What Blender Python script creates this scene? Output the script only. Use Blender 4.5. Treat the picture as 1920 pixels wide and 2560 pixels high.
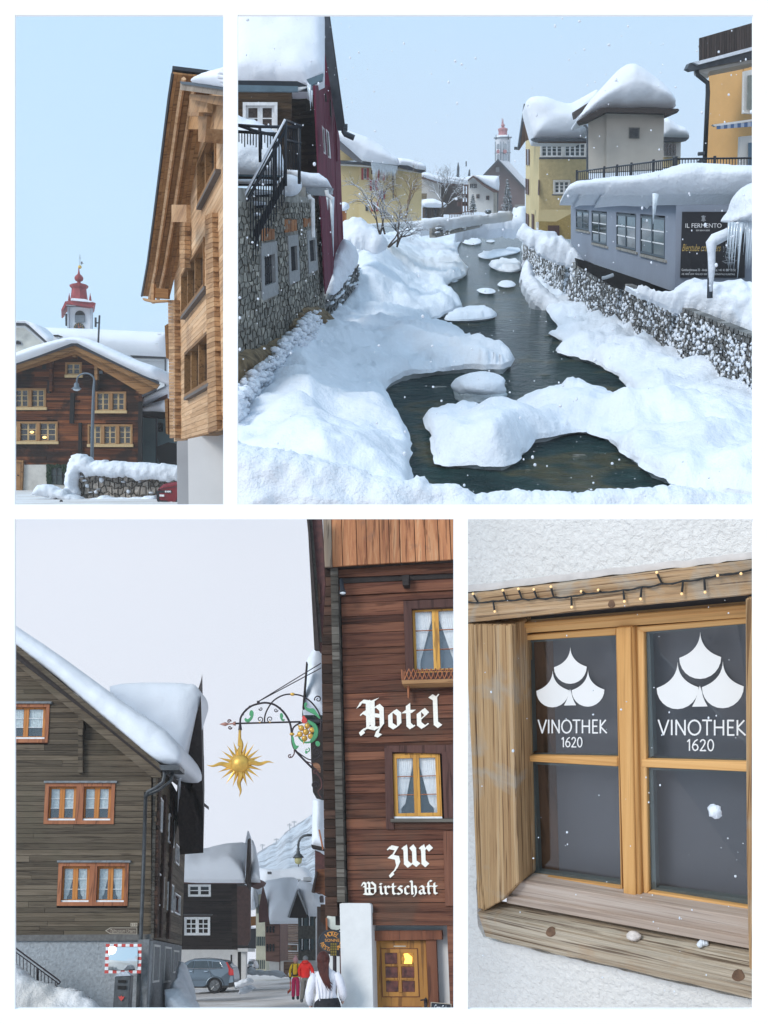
import bpy, bmesh, math, random
from mathutils import Vector, Matrix, noise
random.seed(7)
for o in list(bpy.data.objects): bpy.data.objects.remove(o)
SC = bpy.context.scene
COL = SC.collection
# ---------------------------------------------------------------- camera, sky, sun, exposure
FL = 2477.0                                   # focal length in pixels of the 1920x2560 picture
cam_d = bpy.data.cameras.new('camera'); cam = bpy.data.objects.new('camera', cam_d); COL.objects.link(cam)
cam.location = (0, 0, 0); cam.rotation_euler = (math.radians(90), 0, 0)
cam_d.sensor_fit = 'VERTICAL'; cam_d.angle = 2*math.atan(1280/FL)
cam_d.clip_start = 0.1; cam_d.clip_end = 6000
SC.camera = cam
SC.render.resolution_x = 768; SC.render.resolution_y = 1024
W = bpy.data.worlds.new('World'); SC.world = W; W.use_nodes = True
nt = W.node_tree; nt.nodes.clear()
SUN_DIR = Vector((-0.62, -0.50, 0.60)).normalized()
def _sky():
 N = nt.nodes.new; L = nt.links.new
 out = N('ShaderNodeOutputWorld'); mix = N('ShaderNodeMixShader'); mix.inputs[0].default_value = 0.93
 sk = N('ShaderNodeTexSky'); sk.sky_type = 'NISHITA'; sk.sun_disc = False
 sk.sun_elevation = math.asin(SUN_DIR.z); sk.sun_rotation = math.atan2(SUN_DIR.x, SUN_DIR.y)
 b1 = N('ShaderNodeBackground'); b1.inputs[1].default_value = 0.10
 L(sk.outputs[0], b1.inputs[0])
 tc = N('ShaderNodeTexCoord'); sep = N('ShaderNodeSeparateXYZ'); L(tc.outputs['Generated'], sep.inputs[0])
 ns = N('ShaderNodeTexNoise'); ns.inputs['Scale'].default_value = 2.2; ns.inputs['Detail'].default_value = 3
 L(tc.outputs['Generated'], ns.inputs[0])
 # overcast: whitish low down, a cold blue higher up
 ad = N('ShaderNodeMath'); ad.operation = 'MULTIPLY_ADD'; ad.inputs[1].default_value = 0.22
 L(ns.outputs[0], ad.inputs[0]); L(sep.outputs[2], ad.inputs[2])
 xr = N('ShaderNodeMapRange'); xr.interpolation_type = 'SMOOTHSTEP'; xr.inputs['From Min'].default_value = -0.04; xr.inputs['From Max'].default_value = -0.26
 xr.inputs['To Min'].default_value = 0; xr.inputs['To Max'].default_value = 0.32
 L(sep.outputs[0], xr.inputs[0]); xz = N('ShaderNodeMapRange'); xz.inputs['From Min'].default_value = -0.02; xz.inputs['From Max'].default_value = .1; L(sep.outputs[2], xz.inputs[0])
 xp = N('ShaderNodeMath'); xp.operation = 'MULTIPLY'; L(xr.outputs[0], xp.inputs[0]); L(xz.outputs[0], xp.inputs[1])
 xm = N('ShaderNodeMath'); xm.operation = 'ADD'; L(xp.outputs[0], xm.inputs[0]); L(ad.outputs[0], xm.inputs[1])
 rp = N('ShaderNodeValToRGB'); L(xm.outputs[0], rp.inputs[0])
 e = rp.color_ramp.elements
 e[0].position = 0.05; e[0].color = (0.80, 0.835, 0.93, 1)
 e[1].position = 0.60; e[1].color = (0.52, 0.76, 1.0, 1)
 m_ = rp.color_ramp.elements.new(0.30); m_.color = (0.64, 0.73, 0.885, 1)
 b2 = N('ShaderNodeBackground'); b2.inputs[1].default_value = 1.0
 L(rp.outputs[0], b2.inputs[0])
 L(b1.outputs[0], mix.inputs[1]); L(b2.outputs[0], mix.inputs[2]); L(mix.outputs[0], out.inputs[0])
_sky()
sun_d = bpy.data.lights.new('sun', 'SUN'); sun_d.energy = 2.1; sun_d.angle = math.radians(24); sun_d.color = (1, 0.97, 0.93)
sun = bpy.data.objects.new('sun', sun_d); COL.objects.link(sun)
sun.rotation_euler = SUN_DIR.to_track_quat('Z', 'Y').to_euler()
sun.location = SUN_DIR*50
SC.view_settings.view_transform = 'Standard'; SC.view_settings.look = 'None'
SC.view_settings.exposure = 0.12; SC.view_settings.gamma = 1.0; SC.view_settings.use_curve_mapping = False
SC.render.engine = 'CYCLES'
SC.cycles.max_bounces = 6; SC.cycles.volume_bounces = 2; SC.cycles.transparent_max_bounces = 12
# ---------------------------------------------------------------- geometry helpers
def ray(px, py): return Vector(((px-960)/FL, 1.0, (1280-py)/FL))
def G(px, py, Y): return ray(px, py)*Y
ZO = {0:(0,0,.86406),1:(30,30,3.072),2:(30,650,3.072),3:(590,30,4.046),4:(590,400,3.161),5:(830,280,3.318),6:(1280,40,2.72),
 7:(1280,440,2.72),8:(590,760,1.276),9:(30,1540,3.130),10:(30,1980,2.812),11:(430,2020,3.530),12:(500,1620,4.608),
 13:(740,1290,4.1475),14:(740,1720,4.0225),15:(740,2200,4.1475),16:(1160,1290,2.2726),17:(1160,1850,2.2726)}
def z(n, *pts):                               # survey sheet n -> survey coordinates
 x0, y0, s = ZO[n]
 r = [(x0+p[0]/s, y0+p[1]/s) for p in pts]
 return r[0] if len(r) == 1 else r
class Place:                                  # one of the four places: its own up direction and eye height
 def __init__(s, U, h):
  s.U = Vector(U).normalized(); s.h = h
  f = Vector((0,1,0)); s.Fw = (f - s.U*f.dot(s.U)).normalized(); s.R = s.Fw.cross(s.U)
  s.rot = Matrix((s.R, s.Fw, s.U)).transposed()
 def L(s, x, y, zz): return s.R*x + s.Fw*y + s.U*zz
 def ground(s, px, py, h=None):            # point of the level `h` below the eye seen at px,py
  d = ray(px, py); k = -(s.h if h is None else h)/d.dot(s.U)
  return d*k
 def loc(s, p): return Vector((p.dot(s.R), p.dot(s.Fw), p.dot(s.U)))
P1 = Place((0, -.0424, 1), 1.6)
P2 = Place((-.0233, -.304, 1), 6.0)
P3 = Place((-.045, .4475, 1), 1.75)
P4 = Place((-.0687, -.164, 1), 1.3)
def solve8(A, b):
 n = len(b); M = [r[:]+[v] for r, v in zip(A, b)]
 for i in range(n):
  p = max(range(i, n), key=lambda k: abs(M[k][i])); M[i], M[p] = M[p], M[i]
  for k in range(n):
   if k != i:
    f = M[k][i]/M[i][i]
    for j in range(i, n+1): M[k][j] -= f*M[i][j]
 return [M[i][n]/M[i][i] for i in range(n)]
class Face:                                   # a building face: an upright plane with (u,v) running over it
 def __init__(s, pl, TL, TR, BR, BL, yl, yr):
  s.pl = pl
  A = G(BL[0], BL[1], yl); B = G(BR[0], BR[1], yr)
  s.n = (B-A).cross(pl.U).normalized()
  if s.n.dot(A) > 0: s.n = -s.n
  s.A = A
  rows = []; b = []
  for (u, v), (x, y) in zip(((0,1),(1,1),(1,0),(0,0)), (TL, TR, BR, BL)):
   rows.append([u, v, 1, 0, 0, 0, -u*x, -v*x]); b.append(x)
   rows.append([0, 0, 0, u, v, 1, -u*y, -v*y]); b.append(y)
  s.h = solve8(rows, b)
  s.Hm = Matrix(((s.h[0], s.h[1], s.h[2]), (s.h[3], s.h[4], s.h[5]), (s.h[6], s.h[7], 1)))
  s.Hi = s.Hm.inverted()
  p00, p10, p01, p11 = s.P(0,0), s.P(1,0), s.P(0,1), s.P(1,1)
  s.W = ((p10-p00).length + (p11-p01).length)/2; s.H = ((p01-p00).length + (p11-p10).length)/2
  ux = (p10-p00).normalized(); up = s.n.cross(ux)
  if up.dot(pl.U) < 0: up = -up
  s.rot = Matrix((ux, up.cross(ux), up)).transposed()
  zz = (s.P(.5,1)-s.P(.5,0)).normalized(); yy = zz.cross(ux).normalized() if False else (-s.n); xx = yy.cross(zz).normalized(); s.rotV = Matrix((xx, yy, zz)).transposed()
  xt = (s.P(1,1)-s.P(0,1)).normalized(); s.rotT = Matrix((xt, -s.n, xt.cross(-s.n))).transposed()
 def px(s, u, v):
  r = s.Hm @ Vector((u, v, 1)); return (r.x/r.z, r.y/r.z)
 def uv(s, px, py):
  r = s.Hi @ Vector((px, py, 1)); return (r.x/r.z, r.y/r.z)
 def X(s, px, py, out=0.0):
  d = ray(px, py); k = (s.A.dot(s.n)+out)/d.dot(s.n); return d*k
 def P(s, u, v, out=0.0): return s.X(*s.px(u, v), out)
 def rect(s, TL, BR):
  a = s.uv(*TL); b = s.uv(*BR); return (a[0], b[1], b[0], a[1])   # u0,v0,u1,v1
class MB:                                     # collects geometry of ONE object
 def __init__(s): s.v = []; s.f = []; s.mi = []; s.cur = 0
 def add(s, vs, fs):
  o = len(s.v); s.v += [Vector(p) for p in vs]; s.f += [tuple(i+o for i in f) for f in fs]; s.mi += [s.cur]*len(fs)
 def hexa(s, b4, t4):
  s.add(list(b4)+list(t4), [(3,2,1,0),(4,5,6,7),(0,1,5,4),(1,2,6,5),(2,3,7,6),(3,0,4,7)])
 def prism(s, pts, off):
  n = len(pts); q = [p+off for p in pts]
  s.add(list(pts)+q, [tuple(range(n)), tuple(range(2*n-1, n-1, -1))]+[(i, n+i, n+(i+1) % n, (i+1) % n) for i in range(n)])
 def plate(s, F, pxs, out, th): s.prism([F.X(p[0], p[1], out) for p in pxs], -F.n*th)
 def ub(s, F, u0, v0, u1, v1, out, th):    # board on a face given in u,v
  s.prism([F.P(u0,v0,out), F.P(u1,v0,out), F.P(u1,v1,out), F.P(u0,v1,out)], -F.n*th)
 def ring(s, F, u0, v0, u1, v1, wu, wv, out, th):
  s.ub(F, u0, v1-wv, u1, v1, out, th); s.ub(F, u0, v0, u1, v0+wv, out, th)
  s.ub(F, u0, v0+wv, u0+wu, v1-wv, out-.001, th); s.ub(F, u1-wu, v0+wv, u1, v1-wv, out-.001, th)
 def box(s, rot, c, sx, sy, sz):           # box centred on c (bottom centre), axes of rot
  R, Fw, U = rot.col[0], rot.col[1], rot.col[2]
  b = [c+R*(a*sx/2)+Fw*(d*sy/2) for a, d in ((-1,-1),(1,-1),(1,1),(-1,1))]
  s.hexa(b, [p+U*sz for p in b])
 def tube(s, pts, r, n=6, cap=True):
  pts = [Vector(p) for p in pts]; rs = r if isinstance(r, (list, tuple)) else [r]*len(pts)
  rings = []; pn = None
  for i, p in enumerate(pts):
   t = (pts[min(i+1, len(pts)-1)]-pts[max(i-1, 0)])
   if t.length < 1e-9: t = Vector((0,0,1))
   t.normalize()
   a = pn if pn is not None else (Vector((0,0,1)) if abs(t.z) < .9 else Vector((1,0,0)))
   a = (a - t*a.dot(t))
   if a.length < 1e-6: a = t.orthogonal()
   a.normalize(); pn = a; b = t.cross(a)
   rings.append([p+(a*math.cos(2*math.pi*k/n)+b*math.sin(2*math.pi*k/n))*rs[i] for k in range(n)])
  vs = [q for rg in rings for q in rg]; fs = []
  for i in range(len(pts)-1):
   for k in range(n):
    fs.append((i*n+k, i*n+(k+1) % n, (i+1)*n+(k+1) % n, (i+1)*n+k))
  if cap: fs += [tuple(range(n-1, -1, -1)), tuple((len(pts)-1)*n+k for k in range(n))]
  s.add(vs, fs)
 def ball(s, c, r, n=8, m=6, sq=(1,1,1), rot=None, bump=0.0):
  vs = []; fs = []
  R = rot or Matrix.Identity(3)
  for i in range(m+1):
   th = math.pi*i/m
   for k in range(n):
    d = Vector((math.sin(th)*math.cos(2*math.pi*k/n), math.sin(th)*math.sin(2*math.pi*k/n), math.cos(th)))
    rr = r*(1+(noise.noise(d*1.7+Vector(c)*3)*bump if bump else 0))
    vs.append(Vector(c)+R @ Vector((d.x*sq[0], d.y*sq[1], d.z*sq[2]))*rr)
  for i in range(m):
   for k in range(n): fs.append((i*n+k, (i+1)*n+k, (i+1)*n+(k+1) % n, i*n+(k+1) % n))
  s.add(vs, fs)
 def lathe(s, rot, c, prof, n=12, ang0=0.0, sx=1.0, sy=1.0):     # prof [(r,z)] about rot's up axis through c
  R, Fw, U = rot.col[0], rot.col[1], rot.col[2]; vs = []; fs = []
  for r, h in prof:
   for k in range(n):
    a = ang0+2*math.pi*k/n; vs.append(c+R*(r*sx*math.cos(a))+Fw*(r*sy*math.sin(a))+U*h)
  for i in range(len(prof)-1):
   for k in range(n): fs.append((i*n+k, i*n+(k+1) % n, (i+1)*n+(k+1) % n, (i+1)*n+k))
  fs += [tuple(range(n-1, -1, -1)), tuple((len(prof)-1)*n+k for k in range(n))]
  s.add(vs, fs)
 def grid(s, rows):
  n = len(rows[0]); vs = [p for r in rows for p in r]; fs = []
  for i in range(len(rows)-1):
   for k in range(n-1): fs.append((i*n+k, i*n+k+1, (i+1)*n+k+1, (i+1)*n+k))
  s.add(vs, fs)
 def build(s, name, mat, parent=None, rot=None, smooth=False, bevel=0.0, kind=None, fix=True):
  rot = rot if rot is not None else Matrix.Identity(3)
  inv = rot.transposed(); lv = [inv @ p for p in s.v]
  if not lv: return None
  mn = [min(p[i] for p in lv) for i in range(3)]; mx = [max(p[i] for p in lv) for i in range(3)]
  o = Vector(((mn[0]+mx[0])/2, (mn[1]+mx[1])/2, mn[2]))
  me = bpy.data.meshes.new(name); me.from_pydata([p-o for p in lv], [], s.f)
  mats = mat if isinstance(mat, (list, tuple)) else [mat]
  for m in mats: me.materials.append(m)
  if len(mats) > 1: me.polygons.foreach_set('material_index', s.mi)
  if smooth: me.polygons.foreach_set('use_smooth', [True]*len(s.f))
  if fix:
   bm = bmesh.new(); bm.from_mesh(me); bmesh.ops.recalc_face_normals(bm, faces=bm.faces); bm.to_mesh(me); bm.free()
  me.update()
  ob = bpy.data.objects.new(name, me); COL.objects.link(ob)
  ob.matrix_world = Matrix.Translation(rot @ o) @ rot.to_4x4()
  if bevel:
   b = ob.modifiers.new('bevel', 'BEVEL'); b.width = bevel; b.segments = 1; b.limit_method = 'ANGLE'
  if parent is not None: par(ob, parent)
  if kind: ob['kind'] = kind
  return ob
WM = {}
def wmat(o):
 m = o.matrix_basis
 return (wmat(o.parent) @ o.matrix_parent_inverse @ m) if o.parent else m
def par(ob, p):
 mw = ob.matrix_basis.copy()
 ob.parent = p; ob.matrix_parent_inverse = wmat(p).inverted(); ob.matrix_basis = mw
def thing(name, label, cat, pos, rot=None, group=None):
 e = bpy.data.objects.new(name, None); COL.objects.link(e); e.empty_display_size = .3
 e.matrix_world = Matrix.Translation(pos) @ (rot.to_4x4() if rot is not None else Matrix.Identity(4))
 return tag(e, label, cat, group)
def tag(o, label, cat, group=None):
 o['label'] = label; o['category'] = cat
 if group: o['group'] = group
 return o
def struct(o): o['kind'] = 'structure'; return o
def lerp(a, b, t): return a+(b-a)*t
def plerp(a, b, t): return (a[0]+(b[0]-a[0])*t, a[1]+(b[1]-a[1])*t)
def arc(cx, cy, r, a0, a1, n=12, ry=None):
 ry = ry or r
 return [(cx+r*math.cos(math.radians(lerp(a0, a1, i/n))), cy-ry*math.sin(math.radians(lerp(a0, a1, i/n)))) for i in range(n+1)]
# ---------------------------------------------------------------- materials
def newmat(name):
 m = bpy.data.materials.new(name); m.use_nodes = True; t = m.node_tree
 return m, t, t.nodes['Principled BSDF'], t.nodes.new, t.links.new
def ramp(N, L, src, stops):
 r = N('ShaderNodeValToRGB'); L(src, r.inputs[0]); e = r.color_ramp.elements
 e[0].position, e[0].color = stops[0][0], (*stops[0][1], 1); e[1].position, e[1].color = stops[-1][0], (*stops[-1][1], 1)
 for p, c in stops[1:-1]: q = e.new(p); q.color = (*c, 1)
 return r
def coords(N, L, scale, rnd=True):
 tc = N('ShaderNodeTexCoord'); mp = N('ShaderNodeMapping'); mp.inputs['Scale'].default_value = scale
 L(tc.outputs['Object'], mp.inputs[0])
 if rnd:
  oi = N('ShaderNodeObjectInfo'); cx = N('ShaderNodeMath'); cx.operation = 'MULTIPLY'; cx.inputs[1].default_value = 71.0
  L(oi.outputs['Random'], cx.inputs[0]); L(cx.outputs[0], mp.inputs['Location'])
  return mp, oi
 return mp, None
def noise_n(N, L, vec, sc, det=4, rough=.6, dist=0.0):
 n = N('ShaderNodeTexNoise'); n.inputs['Scale'].default_value = sc; n.inputs['Detail'].default_value = det
 n.inputs['Roughness'].default_value = rough; n.inputs['Distortion'].default_value = dist
 L(vec, n.inputs['Vector']); return n
def bump_n(N, L, b, h, st, d):
 bp = N('ShaderNodeBump'); bp.inputs['Strength'].default_value = st; bp.inputs['Distance'].default_value = d
 L(h, bp.inputs['Height']); L(bp.outputs[0], b.inputs['Normal']); return bp
def wood(name, stops, axis='X', sc=1.0, var=.35, rough=.75, bump=.5, streak=14, patch=None, crack=.75):
 m, t, b, N, L = newmat(name)
 s = [streak, streak, streak]; s['XYZ'.index(axis)] = 0.55
 mp, oi = coords(N, L, tuple(v*sc for v in s))
 n1 = noise_n(N, L, mp.outputs[0], 1.0, 6, .65, 1.2)
 n2 = noise_n(N, L, mp.outputs[0], .22, 3, .5, .4)
 mx = N('ShaderNodeMath'); mx.operation = 'MULTIPLY_ADD'; mx.inputs[1].default_value = .55
 h2 = N('ShaderNodeMath'); h2.operation = 'MULTIPLY'; h2.inputs[1].default_value = .5
 L(n2.outputs[0], h2.inputs[0]); L(n1.outputs[0], mx.inputs[0]); L(h2.outputs[0], mx.inputs[2])
 rp = ramp(N, L, mx.outputs[0], stops)
 hs = N('ShaderNodeHueSaturation'); L(rp.outputs[0], hs.inputs['Color'])
 mr = N('ShaderNodeMapRange'); mr.inputs['To Min'].default_value = 1-var; mr.inputs['To Max'].default_value = 1+var
 L(oi.outputs['Random'], mr.inputs[0]); L(mr.outputs[0], hs.inputs['Value'])
 n4 = noise_n(N, L, mp.outputs[0], 1.9, 3, .5, .3); r4 = ramp(N, L, n4.outputs[0], [(.57, (1,1,1)), (.63, (.38,.34,.32))])
 mc = N('ShaderNodeMix'); mc.data_type = 'RGBA'; mc.blend_type = 'MULTIPLY'; mc.inputs[0].default_value = crack; L(hs.outputs[0], mc.inputs[6]); L(r4.outputs[0], mc.inputs[7])
 col = mc.outputs[2]
 if patch:                                   # weathered patches with a shape of their own
  tc = N('ShaderNodeTexCoord'); g = N('ShaderNodeNewGeometry')
  n3 = noise_n(N, L, g.outputs['Position'], patch[1], 4, .6, .5)
  r3 = ramp(N, L, n3.outputs[0], [(patch[2], (0,0,0)), (patch[2]+.12, (1,1,1))])
  mm = N('ShaderNodeMix'); mm.data_type = 'RGBA'; L(r3.outputs[0], mm.inputs[0]); L(col, mm.inputs[6]); mm.inputs[7].default_value = (*patch[0], 1)
  sc_ = N('ShaderNodeMath'); sc_.operation = 'MULTIPLY'; sc_.inputs[1].default_value = patch[3]; L(r3.outputs[0], sc_.inputs[0]); L(sc_.outputs[0], mm.inputs[0])
  col = mm.outputs[2]
 L(col, b.inputs['Base Color']); b.inputs['Roughness'].default_value = rough
 b.inputs['Specular IOR Level'].default_value = .25
 bump_n(N, L, b, mx.outputs[0], bump, .03)
 return m
def plain(name, c, rough=.6, metal=0.0, var=0.0, nsc=6, namt=.15, bump=0.0, spec=.4, bd=.02):
 m, t, b, N, L = newmat(name)
 mp, oi = coords(N, L, (1,1,1))
 n = noise_n(N, L, mp.outputs[0], nsc, 5, .6)
 lo = tuple(v*(1-namt) for v in c); hi = tuple(min(1, v*(1+namt)) for v in c)
 rp = ramp(N, L, n.outputs[0], [(.3, lo), (.7, hi)])
 hs = N('ShaderNodeHueSaturation'); L(rp.outputs[0], hs.inputs['Color'])
 if var:
  mr = N('ShaderNodeMapRange'); mr.inputs['To Min'].default_value = 1-var; mr.inputs['To Max'].default_value = 1+var
  L(oi.outputs['Random'], mr.inputs[0]); L(mr.outputs[0], hs.inputs['Value'])
 L(hs.outputs[0], b.inputs['Base Color']); b.inputs['Roughness'].default_value = rough; b.inputs['Metallic'].default_value = metal
 b.inputs['Specular IOR Level'].default_value = spec
 if bump: bump_n(N, L, b, n.outputs[0], bump, bd)
 return m
def snowmat(name, c=(.80,.84,.90), sc=3, bump=.35, dirt=None):
 m, t, b, N, L = newmat(name)
 mp, oi = coords(N, L, (1,1,1), rnd=False)
 n = noise_n(N, L, mp.outputs[0], sc, 7, .62)
 n2 = noise_n(N, L, mp.outputs[0], sc*.12, 3, .5)
 c2 = dirt or tuple(v*.92 for v in c)
 rp = ramp(N, L, n2.outputs[0], [(.35, c2), (.6, c)])
 L(rp.outputs[0], b.inputs['Base Color']); b.inputs['Roughness'].default_value = .7
 b.inputs['Specular IOR Level'].default_value = .3
 bump_n(N, L, b, n.outputs[0], bump, .10)
 return m
def thinglass(name, tint=(1,1,1), refl=.07):
 m, t, b, N, L = newmat(name); t.nodes.remove(b)
 out = t.nodes['Material Output']
 tr = N('ShaderNodeBsdfTransparent'); tr.inputs[0].default_value = (*tint, 1)
 gl = N('ShaderNodeBsdfGlossy'); gl.inputs['Roughness'].default_value = .02
 lw = N('ShaderNodeLayerWeight'); lw.inputs[0].default_value = .5; fr = N('ShaderNodeMath'); fr.operation = 'POWER'; fr.inputs[1].default_value = 4; L(lw.outputs['Facing'], fr.inputs[0])
 ad = N('ShaderNodeMath'); ad.operation = 'ADD'; ad.inputs[1].default_value = refl+.03; ad.use_clamp = True
 L(fr.outputs[0], ad.inputs[0]); mx = N('ShaderNodeMixShader'); L(ad.outputs[0], mx.inputs[0]); L(tr.outputs[0], mx.inputs[1]); L(gl.outputs[0], mx.inputs[2])
 L(mx.outputs[0], out.inputs[0]); return m
def glow(name, c, e):
 m, t, b, N, L = newmat(name); b.inputs['Base Color'].default_value = (*c, 1)
 b.inputs['Emission Color'].default_value = (*c, 1); b.inputs['Emission Strength'].default_value = e; return m
M = {}
M['snow'] = snowmat('fresh_snow', (.77,.815,.88), 4.5, .7)
M['snow_far'] = snowmat('roof_snow', (.80,.835,.895), 1.6, .45)
M['snow_rough'] = snowmat('lumpy_snow', (.80,.84,.90), 5, .9)
M['snow_road'] = snowmat('trodden_snow', (.78,.77,.77), 2.5, .5, dirt=(.64,.60,.57))
M['glass'] = plain('dark_window_glass', (.02,.025,.03), .06, spec=.9, namt=.3)
M['glass_clear'] = thinglass('clear_window_glass')
M['white'] = plain('white_paint', (.78,.79,.80), .5)
M['black'] = plain('black_painted_iron', (.02,.022,.028), .5)
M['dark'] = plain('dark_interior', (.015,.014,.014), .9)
# ---------------------------------------------------------------- shared builders
def snow_patch(name, mat, a, b, c, d, up, th, n=16, m=12, amp=.25, bulge=.12, parent=None, lump=.6, drop=.0, seed=0, smooth=True, rot=None, kind=None, noz=None):
 """thick snow on the quad a-b (eave) c-d (ridge); rounded edges that bulge over"""
 def axis(k, L):
  e = min(.45, th*1.1/max(L, .01)); bu = min(.3, bulge/max(L, .01))
  ps = [(0.0, 0.0), (-bu, .12), (-bu*1.3, .45), (-bu*.6, .75), (e*.35, .93)]
  mid = [(lerp(e*.35, 1-e*.35, (i+1)/(k+1)), 1.0) for i in range(k)]
  return ps + mid + [(1-x, h) for x, h in reversed(ps)]
 Lx = (b-a).length; Ly = (d-a).length
 AX = axis(n, Lx); AY = axis(m, Ly); mb = MB(); rows = []
 nn = (b-a).cross(d-a).normalized()
 if nn.dot(up) < 0: nn = -nn
 for (t, ht) in AY:
  row = []
  for (s, hs) in AX:
   base = (a*(1-s)+b*s)*(1-t)+(d*(1-s)+c*s)*t
   h = min(hs, ht) if min(hs, ht) < .5 else (hs*ht)
   q = base*lump+Vector((seed*7.1, seed*3.3, seed))
   k = 1+amp*noise.noise(q)+amp*.5*noise.noise(q*2.3)
   row.append(base+up*(th*h*max(.25, k))+nn*(.01))
  rows.append(row)
 mb.grid(rows)
 # underside
 i0 = len(rows[0]); R0 = [a, b, c, d]; mb.add([p+nn*.005 for p in R0], [(3,2,1,0)])
 return mb.build(name, mat, parent, rot=rot, smooth=smooth, kind=kind, fix=False)
def planks(F, parent, mat, v0, v1, rows, ul, ur, holes=(), name='plank', out=0.0, th=.06, jit=.012, gap=.06, seed=1, splits=.5, vary=.25):
 """horizontal boards between v0 and v1; ul(v), ur(v) give their ends; holes are u0,v0,u1,v1"""
 rnd = random.Random(seed); es = [v0]
 w = [1+rnd.uniform(-vary, vary) for _ in range(rows)]; tot = sum(w)
 for x in w: es.append(es[-1]+(v1-v0)*x/tot)
 cnt = 0
 for i in range(rows):
  a, b = es[i], es[i+1]; m = (a+b)/2; g = (b-a)*gap/2
  segs = [(ul(m), ur(m))]
  for h in holes:
   if h[1] < m < h[3]:
    ns = []
    for s0, s1 in segs:
     if h[2] <= s0 or h[0] >= s1: ns.append((s0, s1)); continue
     if h[0] > s0: ns.append((s0, h[0]))
     if h[2] < s1: ns.append((h[2], s1))
    segs = ns
  for s0, s1 in segs:
   if s1-s0 < .004: continue
   parts = [s0, s1]
   if rnd.random() < splits and (s1-s0)*F.W > 2.5: parts = [s0, lerp(s0, s1, rnd.uniform(.3, .7)), s1]
   for k in range(len(parts)-1):
    mb = MB(); mb.ub(F, parts[k], a+g, parts[k+1]-(.002 if k < len(parts)-2 else 0), b-g, out+rnd.uniform(-jit, jit), th)
    mb.build(name, mat, parent, rot=F.rot, fix=True); cnt += 1
 return cnt
def vplanks(F, parent, mat, u0, u1, n, vlo, vhi, name='plank', out=0.0, th=.05, jit=.01, gap=.06, seed=1, vary=.25):
 rnd = random.Random(seed); w = [1+rnd.uniform(-vary, vary) for _ in range(n)]; tot = sum(w); x = u0
 for i in range(n):
  x1 = x+(u1-u0)*w[i]/tot; g = (x1-x)*gap/2; o = out+rnd.uniform(-jit, jit); mb = MB()
  mb.prism([F.P(x+g, vlo(x), o), F.P(x1-g, vlo(x1), o), F.P(x1-g, vhi(x1), o), F.P(x+g, vhi(x), o)], -F.n*th)
  mb.build(name, mat, parent, rot=F.rot); x = x1
def window(F, parent, TL, BR, cas=2, rows=2, cols=1, m_case=None, m_sash=None, m_bar=None, m_glass=None, cw=.10, sw=.05, bw=.025,
  recess=.10, proud=.03, back=None, sill=None, curtain=None, detail=True, name='window', head=None, uvr=None, gthick=.01):
 u0, v0, u1, v1 = uvr if uvr else F.rect(TL, BR)
 wu, wv = cw/F.W, cw/F.H
 m_sash = m_sash or m_case; m_bar = m_bar or m_sash; m_glass = m_glass or M['glass']
 mb = MB(); mb.ring(F, u0, v0, u1, v1, wu, wv, proud, proud+recess+.04)
 w = mb.build(name, m_case, parent, rot=F.rot)
 a0, b0, a1, b1 = u0+wu, v0+wv, u1-wu, v1-wv
 su, sv = sw/F.W, sw/F.H
 if sill:
  mb = MB(); mb.ub(F, u0-wu*.3, v0-wv*.25, u1+wu*.3, v0+wv*.25, proud+.05, .09); mb.build('sill', sill, w, rot=F.rot)
 if head:
  mb = MB(); mb.ub(F, u0-wu*.4, v1, u1+wu*.4, v1+wv*.5, proud+.06, .1); mb.build('head_board', head, w, rot=F.rot)
 for c in range(cas):
  c0, c1 = lerp(a0, a1, c/cas)+.0005, lerp(a0, a1, (c+1)/cas)-.0005
  mb = MB(); mb.ring(F, c0, b0, c1, b1, su, sv, -recess+.03, .05); mb.build('sash', m_sash, w, rot=F.rot)
  g0, h0, g1, h1 = c0+su, b0+sv, c1-su, b1-sv
  if detail:
   hb = bw/F.H; hu = bw/F.W
   for r in range(1, rows):
    y = lerp(h0, h1, r/rows); mb = MB(); mb.ub(F, g0, y-hb/2, g1, y+hb/2, -recess+.02, .03); mb.build('glazing_bar', m_bar, w, rot=F.rot)
   for r in range(1, cols):
    x = lerp(g0, g1, r/cols); mb = MB(); mb.ub(F, x-hu/2, h0, x+hu/2, h1, -recess+.021, .03); mb.build('glazing_bar', m_bar, w, rot=F.rot)
  mb = MB(); mb.ub(F, g0-.0005, h0-.0005, g1+.0005, h1+.0005, -recess, gthick); mb.build('pane', m_glass, w, rot=F.rot)
  if curtain:
   side = curtain.get('side', ['l','r'])[c % 2]; rowsn = 12; ncol = 26; grid = []
   for j in range(rowsn+1):
    t = j/rowsn; v = lerp(h1, h0+(h1-h0)*curtain.get('bottom', 0), t)
    tw = curtain['shape'](t); row = []
    for i in range(ncol+1):
     f = i/ncol*tw; uu = lerp(g0, g1, f) if side == 'l' else lerp(g1, g0, f)
     row.append(F.P(uu, v, -recess-.05+.012*math.sin(i*1.9+j*.15)))
    grid.append(row)
   mb = MB(); mb.grid(grid); mb.build('curtain', curtain['mat'], w, rot=F.rot, smooth=True, fix=False)
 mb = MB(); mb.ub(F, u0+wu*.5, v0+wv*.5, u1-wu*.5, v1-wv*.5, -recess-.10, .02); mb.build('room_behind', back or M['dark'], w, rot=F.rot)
 return w
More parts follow.
